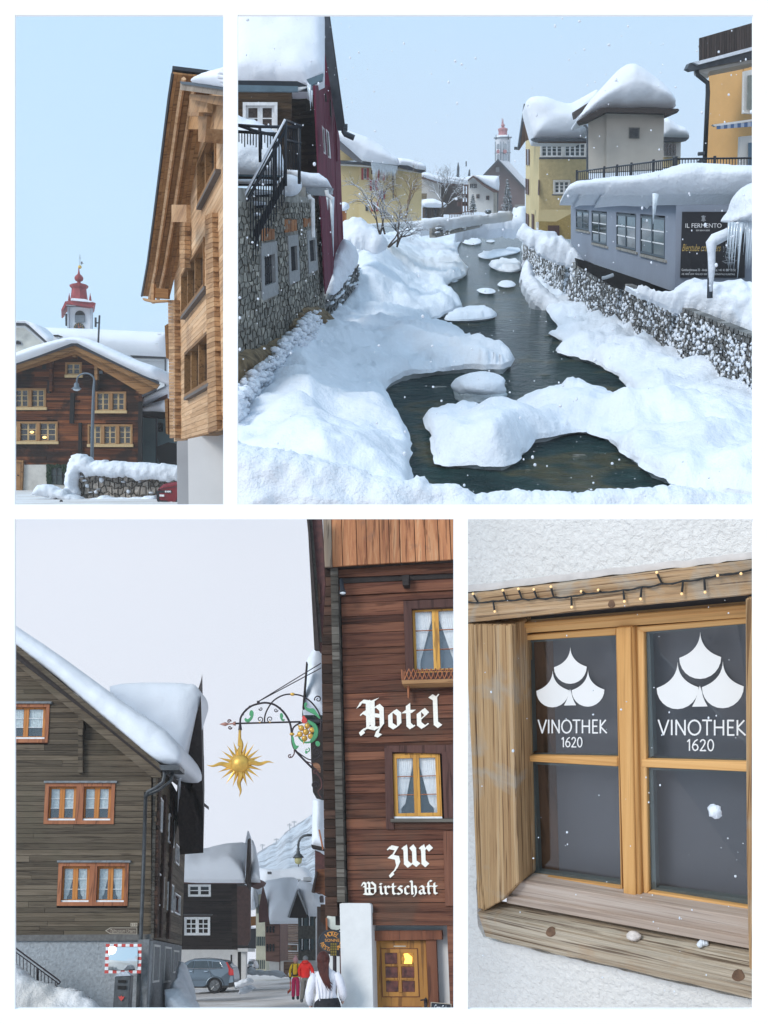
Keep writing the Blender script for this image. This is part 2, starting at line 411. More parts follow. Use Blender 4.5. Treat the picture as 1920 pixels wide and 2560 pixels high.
def text_mesh(F, s, TL, BR, out, mat, parent, name='lettering', th=0.0, italic=0.0, extra=0.0):
 cu = bpy.data.curves.new('txt', 'FONT'); cu.body = s; cu.resolution_u = 4; cu.offset = extra
 ob = bpy.data.objects.new('txt', cu); COL.objects.link(ob)
 bpy.context.view_layer.update()
 me = bpy.data.meshes.new_from_object(ob); bpy.data.objects.remove(ob)
 xs = [v.co.x for v in me.vertices]; ys = [v.co.y for v in me.vertices]
 x0, x1, y0, y1 = min(xs), max(xs), min(ys), max(ys)
 u0, v0, u1, v1 = F.rect(TL, BR)
 mb = MB()
 mb.add([F.P(lerp(u0, u1, (v.co.x-x0)/(x1-x0)+italic*((v.co.y-y0)/(y1-y0)-.5)), lerp(v0, v1, (v.co.y-y0)/(y1-y0)), out) for v in me.vertices], [tuple(p.vertices) for p in me.polygons])
 bpy.data.meshes.remove(me)
 return mb.build(name, mat, parent, rot=F.rot, fix=False)
def icicle(mb, p, up, ln, r, n=5):
 mb.tube([p+up*.03, p-up*ln*.4, p-up*ln], [r, r*.6, r*.08], n)
def flakes(name, label, n, x0, x1, y0, y1, d0, d1, r0, r1, seed=3):
 rnd = random.Random(seed); mb = MB()
 for i in range(n):
  Y = d0*(d1/d0)**rnd.random(); c = G(rnd.uniform(x0, x1), rnd.uniform(y0, y1), Y)
  mb.ball(c, rnd.uniform(r0, r1)*(rnd.random()**1.5+.4), 6, 4, sq=(1, 1, rnd.uniform(.7, 1.5)))
 o = mb.build(name, M['snow'], smooth=True, fix=False, kind='stuff'); o['label'] = label; o['category'] = 'snowflakes'
 return o
# ---------------------------------------------------------------- more builders: snow shapes, simple faces, cars, people
import numpy as np
from mathutils.geometry import delaunay_2d_cdt
def FR(pl, x0, y0, x1, y1, Y, Y2=None):
 return Face(pl, (x0,y0), (x1,y0), (x1,y1), (x0,y1), Y, Y if Y2 is None else Y2)
def inside(p, poly):
 x, y = p; c = False; n = len(poly)
 for i in range(n):
  x1, y1 = poly[i]; x2, y2 = poly[(i+1) % n]
  if (y1 > y) != (y2 > y) and x < (x2-x1)*(y-y1)/(y2-y1)+x1: c = not c
 return c
def densify(poly, step, closed=True):
 r = []
 n = len(poly)
 for i in range(n if closed else n-1):
  a = poly[i]; b = poly[(i+1) % n]; k = max(1, int(math.hypot(b[0]-a[0], b[1]-a[1])/step))
  r += [plerp(a, b, j/k) for j in range(k)]
 if not closed: r.append(poly[-1])
 return r
def smooth_poly(poly, it=2):
 for _ in range(it):
  r = []
  for i in range(len(poly)):
   a = poly[i]; b = poly[(i+1) % len(poly)]; r += [plerp(a, b, .25), plerp(a, b, .75)]
  poly = r
 return poly
def seg_dist(P, A, B):
 P = np.array(P); A = np.array(A); B = np.array(B); out = np.full(len(P), 1e9)
 for a, b in zip(A, B):
  d = b-a; L2 = max(1e-12, (d*d).sum()); t = np.clip(((P-a)@d)/L2, 0, 1); q = a+t[:, None]*d
  out = np.minimum(out, np.sqrt(((P-q)**2).sum(1)))
 return out
def fill2d(poly, sx, sy=None, seed=1):
 """triangulate a survey outline with inner points"""
 sy = sy or sx; rnd = random.Random(seed); n = len(poly)
 xs = [p[0] for p in poly]; ys = [p[1] for p in poly]; pts = [Vector(p) for p in poly]; inner = []
 y = min(ys); r = 0
 while y < max(ys):
  x = min(xs)+(sx/2 if r % 2 else 0)
  while x < max(xs):
   q = (x+rnd.uniform(-.12, .12)*sx, y+rnd.uniform(-.12, .12)*sy)
   if inside(q, poly): inner.append(q)
   x += sx
  y += sy; r += 1
 if inner:
  A = poly; B = poly[1:]+poly[:1]
  sc = np.array([1.0, sx/sy]); d = seg_dist(np.array(inner)*sc, np.array(A)*sc, np.array(B)*sc)
  inner = [p for p, q in zip(inner, d) if q > sx*.35]
 V, E, Fc, *_ = delaunay_2d_cdt(pts+[Vector(p) for p in inner], [(i, (i+1) % n) for i in range(n)], [], 1, 1e-5)
 return [(v.x, v.y) for v in V], [tuple(f) for f in Fc]
def snow_shape(name, poly, surf, th, edge, step, mat=None, amp=.2, lump=.5, parent=None, pl=None, sm=1, back=.0, kind=None, step_y=None, seed=0, rag=0.0):
 """rounded snow whose outline is `poly`; surf(px,py,out) gives the place; th thickness and edge rounding in metres"""
 if sm: poly = smooth_poly(poly, sm)
 poly = densify(poly, step)
 if rag: poly = [(x+rag*noise.noise(Vector((x*.11, y*.11, seed))), y+rag*noise.noise(Vector((x*.11, y*.11, seed+9)))) for x, y in poly]
 V, Fc = fill2d(poly, step, step_y)
 base = [surf(x, y, 0) for x, y in V]; ring = [surf(x, y, 0) for x, y in poly]
 P = np.array([b[:] for b in base]); R = np.array([b[:] for b in ring]); d = seg_dist(P, R, np.roll(R, -1, 0))
 vs = []
 for (x, y), b, dd in zip(V, base, d):
  t = min(1, dd/edge); h = math.sqrt(max(0, 1-(1-t)**2)); q = b*lump+Vector((seed, 0, 0))
  h *= 1+amp*(noise.noise(q)+.5*noise.noise(q*2.7)); vs.append(surf(x, y, th*h))
 mb = MB(); mb.add(vs, Fc)
 if back: 
  mb.add([surf(x, y, -back) for x, y in V], [f[::-1] for f in Fc])
  n = len(ring); o = [surf(x, y, 0) for x, y in poly]; u = [surf(x, y, -back) for x, y in poly]
  mb.add(o+u, [(i, (i+1) % n, n+(i+1) % n, n+i) for i in range(n)])
 return mb.build(name, mat or M['snow'], parent, rot=pl.rot if pl else None, smooth=True, kind=kind, fix=False)
def flat(pl, Y, tilt=0.0, ref=None):                    # upright surface facing the viewer, Y metres away
 nrm = (-pl.Fw+pl.U*tilt).normalized()
 def f(px, py, out=0.0):
  d = ray(px, py); A = pl.Fw*Y if ref is None else ray(*ref)*(Y/ray(*ref).dot(pl.Fw))
  k = (A.dot(nrm))/d.dot(nrm); return d*k + nrm*out
 return f
def bank(name, pl, poly, level, lip, rise, edge, step, mat, label=None, amp=.15, lump=.35, parent=None, free=(), step_y=None, maxh=9, seed=0, skirt=.5, under=.12, kind='structure', sm=1, hmap=None, ecol=None, rag=0.0):
 """snow lying on the water/ground: outline is its footprint at `level` below the eye; lip = edge height; rise = slope inwards"""
 if sm: poly = smooth_poly(poly, sm)
 poly = densify(poly, step)
 if rag: poly = [(x+rag*noise.noise(Vector((x*.05, y*.09, seed))), y+.5*rag*noise.noise(Vector((x*.05, y*.09, seed+9)))) for x, y in poly]
 V, Fc = fill2d(poly, step, step_y)
 g = lambda x, y: pl.ground(x, y, level)
 B = [g(x, y) for x, y in V]; Rg = [g(x, y) for x, y in poly]
 def l2(p): q = pl.loc(p); return (q.x, q.y)
 Q = np.array([l2(b) for b in B]); R = np.array([l2(b) for b in Rg])
 keep = [i for i in range(len(poly)) if not any(f(*poly[i]) and f(*poly[(i+1) % len(poly)]) for f in free)]
 d = seg_dist(Q, R[keep], np.roll(R, -1, 0)[keep])
 vs = []
 for (x, y), b, dd, q in zip(V, B, d, Q):
  t = min(1, dd/edge); h = lip*(.45+.55*math.sqrt(max(0, 1-(1-t)**2))) + min(maxh, rise*max(0, dd-edge*.5))
  if hmap: h += hmap(q[0], q[1], dd, x, y)
  n = noise.noise(Vector((q[0]*lump, q[1]*lump, seed)))+.5*noise.noise(Vector((q[0]*lump*2.3, q[1]*lump*2.3, seed+5)))+.22*noise.noise(Vector((q[0]*lump*6, q[1]*lump*6, seed+8)))
  h += amp*n*min(1, .35+dd/edge); vs.append(b+pl.U*max(.02, h))
 mb = MB(); mb.add(vs, Fc)
 n = len(poly); 
 # skirt: first down the rounded lip, then undercut ice
 idx = {}
 for i, (x, y) in enumerate(V): idx[(round(x, 2), round(y, 2))] = i
 top = []
 for p, r in zip(poly, Rg):
  i = idx.get((round(p[0], 2), round(p[1], 2))); top.append(vs[i] if i is not None else r+pl.U*lip*.45)
 c = Vector((0,0,0))
 ins = []
 for i in range(n):
  t = (Rg[(i+1) % n]-Rg[i-1]); 
  w = pl.U.cross(t); w = w.normalized() if w.length > 1e-9 else w
  ins.append(w)
 area = sum(R[i][0]*R[(i+1) % n][1]-R[(i+1) % n][0]*R[i][1] for i in range(n)); sg = 1 if area > 0 else -1
 mb.cur = 1
 lo = []
 md = []
 for i in range(n):
  nz = noise.noise(Rg[i]*1.1+Vector((seed,0,0))); hh = (top[i]-Rg[i]).dot(pl.U)
  md.append(Rg[i]-ins[i]*sg*under*(.5+.9*nz)+pl.U*hh*(.55+.15*nz))
  lo.append(Rg[i]+ins[i]*sg*under*(.9+1.1*noise.noise(Rg[i]*1.7))+pl.U*(.03))
 lo2 = [p+ins[i]*sg*under-pl.U*skirt for i, p in enumerate(lo)]
 mb.cur = 0; mb.add(top+md, [(i, (i+1) % n, n+(i+1) % n, n+i) for i in range(n)]); mb.cur = 1
 mb.add(md+lo+lo2, [(i, (i+1) % n, n+(i+1) % n, n+i) for i in range(n)]+[(n+i, n+(i+1) % n, 2*n+(i+1) % n, 2*n+i) for i in range(n)])
 o = mb.build(name, [mat, ecol or mat], parent, rot=pl.rot, smooth=True, kind=kind, fix=True)
 return o
def skin_body(name, mat, pos, rot, verts, edges, radii, parent=None, levels=1, root=0):
 me = bpy.data.meshes.new(name); me.from_pydata([Vector(v) for v in verts], edges, [])
 ob = bpy.data.objects.new(name, me); COL.objects.link(ob)
 m = ob.modifiers.new('skin', 'SKIN'); m.use_smooth_shade = True
 sv = me.skin_vertices[0].data
 for i, r in enumerate(radii): sv[i].radius = (r, r) if not isinstance(r, tuple) else r
 for i in range(len(radii)): sv[i].use_root = (i == root)
 s = ob.modifiers.new('sub', 'SUBSURF'); s.levels = levels; s.render_levels = levels
 dg = bpy.context.evaluated_depsgraph_get(); dg.update()
 nm = bpy.data.meshes.new_from_object(ob.evaluated_get(dg)); bpy.data.objects.remove(ob)
 nm.materials.clear(); nm.materials.append(mat); nm.name = name
 nm.polygons.foreach_set('use_smooth', [True]*len(nm.polygons))
 o = bpy.data.objects.new(name, nm); COL.objects.link(o); o.matrix_world = Matrix.Translation(pos) @ rot.to_4x4()
 if parent is not None: par(o, parent)
 return o
# ---------------------------------------------------------------- the white display wall with its four openings
def display_wall():
 m, t, b, N, L = newmat('white_wall_paint'); b.inputs['Base Color'].default_value = (.95,.95,.95,1); b.inputs['Roughness'].default_value = .6
 Y = 3.6; th = .012
 def bar(mb, x0, y0, x1, y1):
  mb.prism([G(x0,y0,Y), G(x1,y0,Y), G(x1,y1,Y), G(x0,y1,Y)], Vector((0, th, 0)))
 mb = MB()
 bar(mb, -900, -700, 2820, 37); bar(mb, -900, 2523, 2820, 3260)
 bar(mb, -900, 37, 37, 2523); bar(mb, 1883, 37, 2820, 2523); bar(mb, 37, 1261, 1883, 1298)
 bar(mb, 558, 37, 594, 1261); bar(mb, 1134, 1298, 1170, 2523)
 struct(mb.build('white_display_wall', m, rot=Matrix.Identity(3)))
display_wall()
# ---------------------------------------------------------------- keep each place on its own side of the display wall's bars
def clip_all():
 pn = {1: [((576, None), 1), ((None, 1279), 1)], 2: [((576, None), -1), ((None, 1279), 1)],
  3: [((1152, None), 1), ((None, 1281), -1)], 4: [((1152, None), -1), ((None, 1281), -1)]}
 bpy.context.view_layer.update()
 cache = {}
 for o in list(COL.objects):
  if o.type != 'MESH' or 'place' not in o: continue
  pls = []
  for (x, y), sg in pn[o['place']]:
   if x is not None: n = Vector((1, -(x-960)/FL, 0))*sg       # keep n.p <= 0
   else: n = Vector((0, (1280-y)/FL, -1))*sg                  # sg 1: keep what is above the ray plane
   pls.append(n.normalized())
  mw = wmat(o); pts = [mw @ v.co for v in o.data.vertices]
  need = [n for n in pls if any(n.dot(p) > 1e-4 for p in pts)]
  if not need: continue
  gone = any(all(n.dot(p) > -1e-4 for p in pts) for n in need)
  if gone:
   if o.children: print('CLIPPED PARENT', o.name)
   else: bpy.data.objects.remove(o)
   continue
  me = o.data.copy() if o.data.users > 1 else o.data; o.data = me
  bm = bmesh.new(); bm.from_mesh(me); mi = mw.inverted(); r3 = mw.to_3x3()
  for n in need:
   bmesh.ops.bisect_plane(bm, geom=bm.verts[:]+bm.edges[:]+bm.faces[:], plane_co=mi @ Vector((0,0,0)), plane_no=(r3.transposed() @ n), clear_outer=True)
  bm.to_mesh(me); bm.free()
  if not me.polygons and not o.children: bpy.data.objects.remove(o)
def mark(n, before):
 for o in COL.objects:
  if o.name not in before: o['place'] = n
def names(): return set(o.name for o in COL.objects)
# ---------------------------------------------------------------- place 1: church tower over old timber houses
def piece(pl, nsheet, par_):
 def f(nm, pts, Y, th, mt, p=None, n=None, bevel=0):
  A = [flat(pl, Y)(*z(n or nsheet, q)) for q in pts]; off = pl.Fw*th
  if th >= 2: c = sum(A, Vector())/len(A); off = off+pl.R*th*c.dot(pl.R)/c.dot(pl.Fw)*(1.04 if c.dot(pl.R) < 0 else .96)
  mb = MB(); mb.prism(A, off); return mb.build(nm, mt, p if p is not None else par_[0], rot=pl.rot, bevel=bevel)
 return f
def place1():
 pl = P1; cur = [None]; pb = piece(pl, 2, cur)
 dark = wood('scorched_brown_boards', [(.30,(.008,.004,.003)),(.44,(.065,.019,.008)),(.57,(.15,.048,.016)),(.78,(.28,.105,.04))], 'X', .28, .45, .8, .5, 12, patch=((.012,.008,.006), .35, .47, .85))
 ltrim = wood('light_brown_trim', [(.3,(.17,.085,.03)),(.6,(.30,.16,.065)),(.8,(.38,.22,.10))], 'X', .5, .1, .7, .2)
 cas = plain('tan_casing', (.30,.155,.06), .7, nsc=3); bar = plain('cream_sash', (.50,.36,.18), .6)
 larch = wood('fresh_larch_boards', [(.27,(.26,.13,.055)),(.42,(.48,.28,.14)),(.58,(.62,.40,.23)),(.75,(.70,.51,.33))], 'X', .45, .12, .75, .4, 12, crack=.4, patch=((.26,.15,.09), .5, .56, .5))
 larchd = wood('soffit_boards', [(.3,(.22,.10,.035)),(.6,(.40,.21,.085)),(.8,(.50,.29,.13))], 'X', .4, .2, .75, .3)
 logs = wood('larch_log_ends', [(.3,(.18,.085,.035)),(.5,(.38,.21,.10)),(.75,(.54,.34,.18))], 'X', .6, .14, .8, .5, 8, crack=.4)
 white = plain('white_church_render', (.70,.73,.76), .85, nsc=.6, namt=.05); red = plain('church_red_shingle', (.27,.035,.04), .6, nsc=1.2, namt=.3, bump=.4)
 gold = plain('gilt', (.65,.42,.08), .35, metal=.6); slate = plain('roof_metal', (.035,.04,.05), .5); stone = plain('brown_field_stone', (.25,.22,.19), .9, var=.5, nsc=5, namt=.4, bump=.7)
 mb = MB(); rows = []
 for y in (30,36,42,48,54,60,68,76,90,120,180,300,500): rows.append([pl.L(x, y, -1.6+.05*noise.noise(Vector((x*.3,y*.2,1)))) for x in range(-60, 8, 2)])
 mb.grid(rows); struct(mb.build('snowy_square', M['snow_road'], rot=pl.rot, smooth=True, fix=False))
 # church
 C = cur[0] = thing('church', 'white parish church with long snowy nave roof and red-capped bell tower, behind the timber houses', 'church', G(*z(2,(500,1600)), 150), pl.rot)
 pb('nave_wall', ((880,730),(1195,745),(1195,1900),(880,1900)), 150, 14, white); pb('eave_band', ((900,726),(1180,738),(1180,758),(930,752)), 148.6, .8, slate)
 pb('cornice', ((900,752),(1180,758),(1180,772),(905,768)), 149, .6, white); pb('downpipe', ((1172,755),(1180,755),(1180,970),(1172,970)), 148.5, .4, slate)
 snow_shape('nave_roof_snow', z(2,(150,518),(200,516),(640,530),(1178,556),(1200,560),(1200,742),(900,728),(700,700),(240,640)), flat(pl, 148), 1.6, 3, 6, M['snow_far'], .12, .12, C, pl, 0, back=6)
 for (x, y) in ((1128,570),(1105,642)): pb('snow_guard', ((x-14,y-3),(x+14,y-5),(x+12,y+3),(x-10,y+4)), 146, .4, white)
 tw = 152
 mb = MB(); X = flat(pl, tw); b0, b1, b2 = [X(*z(2,p)) for p in ((404,900),(424,900),(614,900))]; t0, t1, t2 = [X(*z(2,p)) for p in ((404,350),(424,335),(620,335))]
 dp = pl.Fw*12-pl.R*3.8; mb.hexa([b0+pl.Fw*3, b1, b2, b2+dp], [t0+pl.Fw*3, t1, t2, t2+dp]); mb.build('tower_wall', white, C, rot=pl.rot)
 for q in (((424,335),(436,335),(436,540),(424,540)), ((600,335),(617,335),(613,540),(598,540))): pb('corner_pilaster', q, tw-.5, .5, plain('grey_pilaster', (.42,.47,.52), .85))
 pb('frieze', ((412,335),(620,335),(618,352),(414,350)), tw-.9, .8, white); pb('frieze_line', ((420,352),(612,354),(612,360),(420,358)), tw-.6, .3, slate)
 ar = [(483,478),(483,425)]+[(520.5-37.5*math.cos(math.radians(a)), 425-36*math.sin(math.radians(a))) for a in range(0, 181, 15)]+[(558,478)]
 pb('bell_opening', ar, tw-.15, .3, M['dark'])
 for i in range(6): pb('louvre', ((484,426+i*9),(557,426+i*9),(557,431+i*9),(484,431+i*9)), tw-.35, .3, plain('louvre_grey', (.25,.29,.33), .7))
 pb('side_opening', ((408,420),(416,410),(418,500),(410,505)), tw+.5, .5, M['dark'])
 ck = X(*z(2,(518,525))); rt = Matrix((pl.R, pl.U, -pl.Fw)).transposed(); k = tw/FL/3.072
 mb = MB(); mb.lathe(rt, ck, [(40*k,.3),(40*k,0)], 28); cl = mb.build('clock_face', plain('clock_black', (.03,.035,.04), .4), C, rot=pl.rot)
 for i in range(12): a = i*math.pi/6; mb = MB(); mb.tube([ck-pl.Fw*.35+(pl.R*math.cos(a)+pl.U*math.sin(a))*r*k for r in (26,37)], 2.2*k, 4); mb.build('hour_mark', gold, cl, rot=pl.rot)
 for a, l in ((95,30),(35,22)): mb = MB(); mb.tube([ck-pl.Fw*.45, ck-pl.Fw*.45+(pl.R*math.cos(math.radians(a))+pl.U*math.sin(math.radians(a)))*l*k], 2*k, 4); mb.build('clock_hand', plain('red_hand', (.5,.12,.05), .5), cl, rot=pl.rot)
 pb('cornice_roof', ((378,382),(408,318),(470,308),(600,318),(644,330),(628,350),(626,362),(440,338),(420,335),(400,372),(385,386)), tw-1.6, 8, red)
 pb('cornice_snow', ((455,292),(560,300),(625,320),(600,322),(450,308)), tw-2.0, 6, M['snow'])
 cc = X(*z(2,(516,315)))*1.033; pr = [(72,0),(66,12),(62,40),(58,70),(56,95),(70,108),(72,122),(60,128),(35,134),(14,142),(12,150),(28,158),(34,172),(33,186),(22,200),(10,210),(6,230),(3.5,255)]
 mb = MB(); mb.lathe(pl.rot, cc, [(r*k, h*k) for r, h in pr[:8]], 8, ang0=math.pi/8); mb.build('lower_cap', red, C, rot=pl.rot)
 mb = MB(); mb.lathe(pl.rot, cc, [(r*k, h*k) for r, h in pr[7:]], 16); mb.build('onion_dome', red, C, rot=pl.rot, smooth=True)
 for x, y in ((601,300),(440,290)): mb = MB(); mb.lathe(pl.rot, X(*z(2,(x,312))), [(11*k,0),(9*k,12*k),(6*k,30*k),(1*k,52*k)], 8); mb.ball(X(*z(2,(x,258))), 3*k, 6, 4); mb.build('pinnacle', red, C, rot=pl.rot)
 mb = MB(); mb.ball(X(*z(2,(521,54)))*1.033, 14.5*k, 14, 10); mb.build('gilt_ball', gold, C, rot=pl.rot, smooth=True)
 mb = MB(); q = [X(*z(1,p))*1.033 for p in ((522,1950),(522,1862),(515,1890),(530,1890),(525,1928),(550,1932),(536,1918),(536,1942))]
 mb.tube(q[:2], 1.6*k, 4); mb.tube(q[2:4], 1.4*k, 4); mb.tube(q[4:6], 1.6*k, 4); mb.tube(q[6:], [7*k,2*k], 5); mb.build('weather_vane', M['black'], C, rot=pl.rot)
 # gabled white house left
 H = cur[0] = thing('white_gabled_house', 'white house with curved snowy gable and half-round window, left behind the dark house', 'house', G(*z(2,(60,1600)), 128), pl.rot)
 pb('wall', ((-80,500),(110,500),(180,570),(250,640),(250,1700),(-80,1700)), 128, 12, plain('cream_white', (.68,.68,.62), .85, nsc=1)); 
 pb('moulding', ((-80,490),(100,492),(150,530),(262,632),(250,640),(140,548),(95,512),(-80,512)), 127, 2, white)
 pb('roof_edge', ((-80,478),(60,474),(105,480),(135,505),(270,628),(258,636),(130,520),(100,498),(-80,500)), 126.3, 2, slate)
 snow_shape('roof_snow', z(2,(-80,470),(40,468),(100,462),(180,490),(240,545),(300,600),(300,625),(272,630),(180,545),(130,500),(100,482),(-80,476)), flat(pl, 126), .9, 1.6, 4, M['snow_far'], .1, .2, H, pl, 0, back=4)
 pb('lunette_surround', [(8,655)]+[(44-34*math.cos(math.radians(a)), 650-36*math.sin(math.radians(a))) for a in range(0, 181, 20)]+[(80,655)], 127.8, .3, plain('grey_stone_trim', (.42,.45,.48), .8))
 pb('lunette', [(24,645)]+[(44-20*math.cos(math.radians(a)), 642-22*math.sin(math.radians(a))) for a in range(0, 181, 20)]+[(64,645)], 127.5, .3, M['dark'])
 # antenna and chimney
 S = thing('roof_antenna', 'tall thin antenna mast with side arm rising before the church roof', 'antenna', G(*z(2,(662,630)), 92), pl.rot); XX = flat(pl, 92)
 mb = MB(); mb.tube([XX(*z(2,(662,640))), XX(*z(2,(672,425)))], .09, 5); mb.tube([XX(*z(2,(668,482))), XX(*z(2,(643,483)))], .06, 4); mb.tube([XX(*z(2,(642,442))), XX(*z(2,(642,515)))], .1, 5); mb.build('mast', slate, S, rot=pl.rot)
 S = cur[0] = thing('chimney', 'short white chimney with dark cap above the dark timber house', 'chimney', G(*z(2,(335,620)), 90), pl.rot)
 pb('stack', ((318,588),(354,588),(354,625),(318,625)), 90, 1, white); pb('cap', ((318,574),(356,574),(356,582),(318,582)), 89.8, 1.2, M['black']); pb('cap_post', ((324,582),(330,582),(330,590),(324,590)), 90, .8, M['black']); pb('cap_post', ((344,582),(350,582),(350,590),(344,590)), 90, .8, M['black'])
 # snow roofed outbuilding between the houses
 S = cur[0] = thing('grey_green_outbuilding', 'grey-green outbuilding with two snowy roofs between the dark house and the new larch house', 'shed', G(*z(2,(1090,1560)), 84), pl.rot)
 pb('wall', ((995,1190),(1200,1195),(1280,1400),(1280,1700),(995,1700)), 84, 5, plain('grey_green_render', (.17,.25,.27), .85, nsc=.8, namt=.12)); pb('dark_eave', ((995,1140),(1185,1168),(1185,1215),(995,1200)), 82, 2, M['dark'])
 pb('brown_gable', ((1000,1120),(1195,1010),(1195,1075),(1060,1100),(1000,1135)), 83, 2, plain('brown_board', (.12,.055,.05), .8))
 snow_shape('roof_snow', z(2,(998,1050),(1080,1010),(1195,960),(1210,1005),(1100,1058),(1000,1122)), flat(pl, 82), .7, 1, 4, M['snow_far'], .15, .3, S, pl, 0, back=3)
 snow_shape('roof_snow', z(2,(998,1135),(1060,1105),(1180,1072),(1190,1168),(1100,1160),(998,1160)), flat(pl, 81.5), .7, 1, 4, M['snow_far'], .15, .3, S, pl, 0, back=3)
 pb('downpipe', ((1103,1210),(1112,1210),(1112,1560),(1103,1560)), 82.5, .3, slate); pb('window', ((1122,1250),(1160,1250),(1158,1318),(1122,1318)), 83.8, .3, M['glass']); pb('dark_cart', ((1110,1435),(1200,1400),(1275,1410),(1275,1570),(1140,1570),(1110,1500)), 80, 2, M['dark']); pb('window', ((1180,1270),(1200,1270),(1200,1330),(1180,1330)), 83.8, .3, M['glass'])
 # dark timber house
 Y = 78
 F = FR(pl, *z(2,(-200,600)), *z(2,(995,1575)), Y)
 H = cur[0] = thing('dark_timber_house', 'very dark old timber house with low snowy gable and cream-barred windows behind the street lamp', 'house', G(*z(2,(500,1770)), Y), pl.rot)
 rts = [((408,785),(535,890)),((14,985),(260,1140)),((640,1010),(876,1165)),((-100,1240),(350,1402)),((580,1262),(925,1424))]
 uv = [F.rect(z(2,a), z(2,b)) for a, b in rts]
 def lim(v, sgn):
  y = (F.px(.5, v)[1]-650)*3.072
  if sgn < 0: x = 480-(y-660)*2.3
  else: x = min(990, 480+(y-660)*1.9)
  return F.uv(*z(2,(max(-190, x), y)))[0]
 planks(F, H, dark, 0, .95, 46, lambda v: lim(v, -1), lambda v: lim(v, 1), uv, seed=11, out=.05, th=.1, jit=.03, splits=.5)
 pb('wall', ((-200,960),(480,660),(990,940),(990,1575),(-200,1575)), Y+.35, 10, dark)
 pb('base_wall', ((-200,1572),(995,1572),(995,1800),(-200,1800)), Y-.05, 9, plain('dirty_white_render', (.52,.50,.46), .9, nsc=1.5, namt=.15)); 
 for i, (r, nc) in enumerate(zip(uv, (1,2,2,3,3))):
  n = nc; u0, a0, u1, a1 = r
  for k in range(n):
   window(F, H, 0, 0, 2, 3 if i else 2, 1, cas, bar, bar, M['glass'], cw=.13, sw=.06, bw=.05, recess=.1, proud=.12, uvr=(lerp(u0,u1,k/n), a0, lerp(u0,u1,(k+1)/n), a1))
  mb = MB(); mb.ub(F, u0-.004, a0-.12/F.H, u1+.004, a0+.10/F.H, .3, .2); mb.build('sill', bar, H, rot=pl.rot)
 for c in ((153,1322),(250,1362)): mb = MB(); mb.ball(flat(pl, Y-.02)(*z(2,c)), .13, 8, 6, sq=(1.3,.4,.8)); mb.build('lamp_inside', glow('warm_window_lamp', (1,.62,.2), 1.8), H, rot=pl.rot, smooth=True)
 for (x0, x1, y0, y1, mt) in ((284,305,755,1010,dark),(632,655,765,1000,cas),(972,996,925,1085,cas),(463,490,665,745,cas)):
  n = 6
  for i in range(n):
   if y1-y0 < 100 and i > 1: break
   a, b = lerp(y0,y1,i/n), lerp(y0,y1,(i+.93)/n)
   if y1-y0 < 100: a, b = lerp(y0,y1,i/2), lerp(y0,y1,(i+.93)/2)
   pb('bracket_log', ((x0,a),(x1,a),(x1,b),(x0,b)), Y-.5-.03*(i % 2), .5, mt if i < 4 else dark)
 for q in (((970,1085),(998,1085),(998,1575),(965,1575)), ((510,1250),(532,1250),(530,1500),(508,1500)), ((448,1020),(480,1020),(470,1255),(440,1255)), ((272,925),(296,925),(292,1020),(270,1020))): pb('charred_post', q, Y-.2, .2, M['dark'])
 pb('vent', ((668,850),(693,850),(693,872),(668,872)), Y-.1, .1, plain('grey_vent', (.2,.25,.3), .6)); pb('vent', ((232,808),(258,808),(258,838),(232,838)), Y-.1, .1, M['dark'])
 # roof: rake boards, dark edge, snow with depth
 for sg, P0, P1_ in ((-1,(480,645),(-200,892)), (1,(480,645),(1128,962))):
  x0, y0 = P0; x1, y1 = P1_
  pb('rake_board', ((x0,y0+8),(x1,y1-8),(x1-(20 if sg>0 else 0),y1+26),(x0,y0+48)), Y-1.5, .3, ltrim)
  pb('soffit', ((x0,y0+30),(x1-10*sg,y1+8),(x1-115*sg if sg>0 else x1,y1+(75 if sg > 0 else 45)),(x0,y0+75)), Y-1.0, .25, larchd)
  pb('roof_edge', ((x0,y0-18),(x1+4,y1-26),(x1,y1-6),(x0,y0+10)), Y-1.6, 10, slate)
 snow_shape('roof_snow', z(2,(-200,790),(0,722),(150,665),(300,622),(420,595),(500,590),(600,610),(700,650),(800,700),(900,750),(1050,800),(1110,820),(1130,860),(1125,925),(1050,905),(900,835),(700,738),(560,668),(482,630),(380,668),(150,755),(-200,870)), flat(pl, Y-1.6), 1.0, 1.3, 5, M['snow_far'], .2, .35, H, pl, 1, back=9)
 mb = MB(); g = flat(pl, Y-1); mb.tube([g(*z(2,p)) for p in ((1130,950),(1105,985),(1100,1005),(1000,1045))], .11, 6); mb.build('downpipe', slate, H, rot=pl.rot, smooth=True)
 d = pb('door', ((22,1548),(68,1548),(62,1768),(20,1768)), Y-.2, .2, cas); pb('door_frame', ((22,1534),(88,1540),(84,1555),(22,1550)), Y-.3, .2, ltrim); pb('door_frame', ((72,1550),(86,1550),(78,1768),(62,1768)), Y-.3, .2, ltrim)
 pb('handle', ((38,1650),(50,1650),(50,1658),(38,1658)), Y-.4, .1, M['black'], d)
 w = pb('cellar_window', ((296,1590),(384,1590),(384,1722),(296,1722)), Y-.15, .1, plain('greenish_glass', (.05,.07,.07), .15, nsc=2, namt=.5)); pb('glazing_bar', ((338,1590),(343,1590),(343,1722),(338,1722)), Y-.25, .05, M['black'], w); pb('glazing_bar', ((296,1652),(384,1652),(384,1657),(296,1657)), Y-.25, .05, M['black'], w)
 pb('cellar_opening', ((262,1572),(414,1572),(410,1728),(266,1722)), Y-.1, .1, M['dark'])
 mb = MB(); r = random.Random(5); gr = flat(pl, Y-.3)
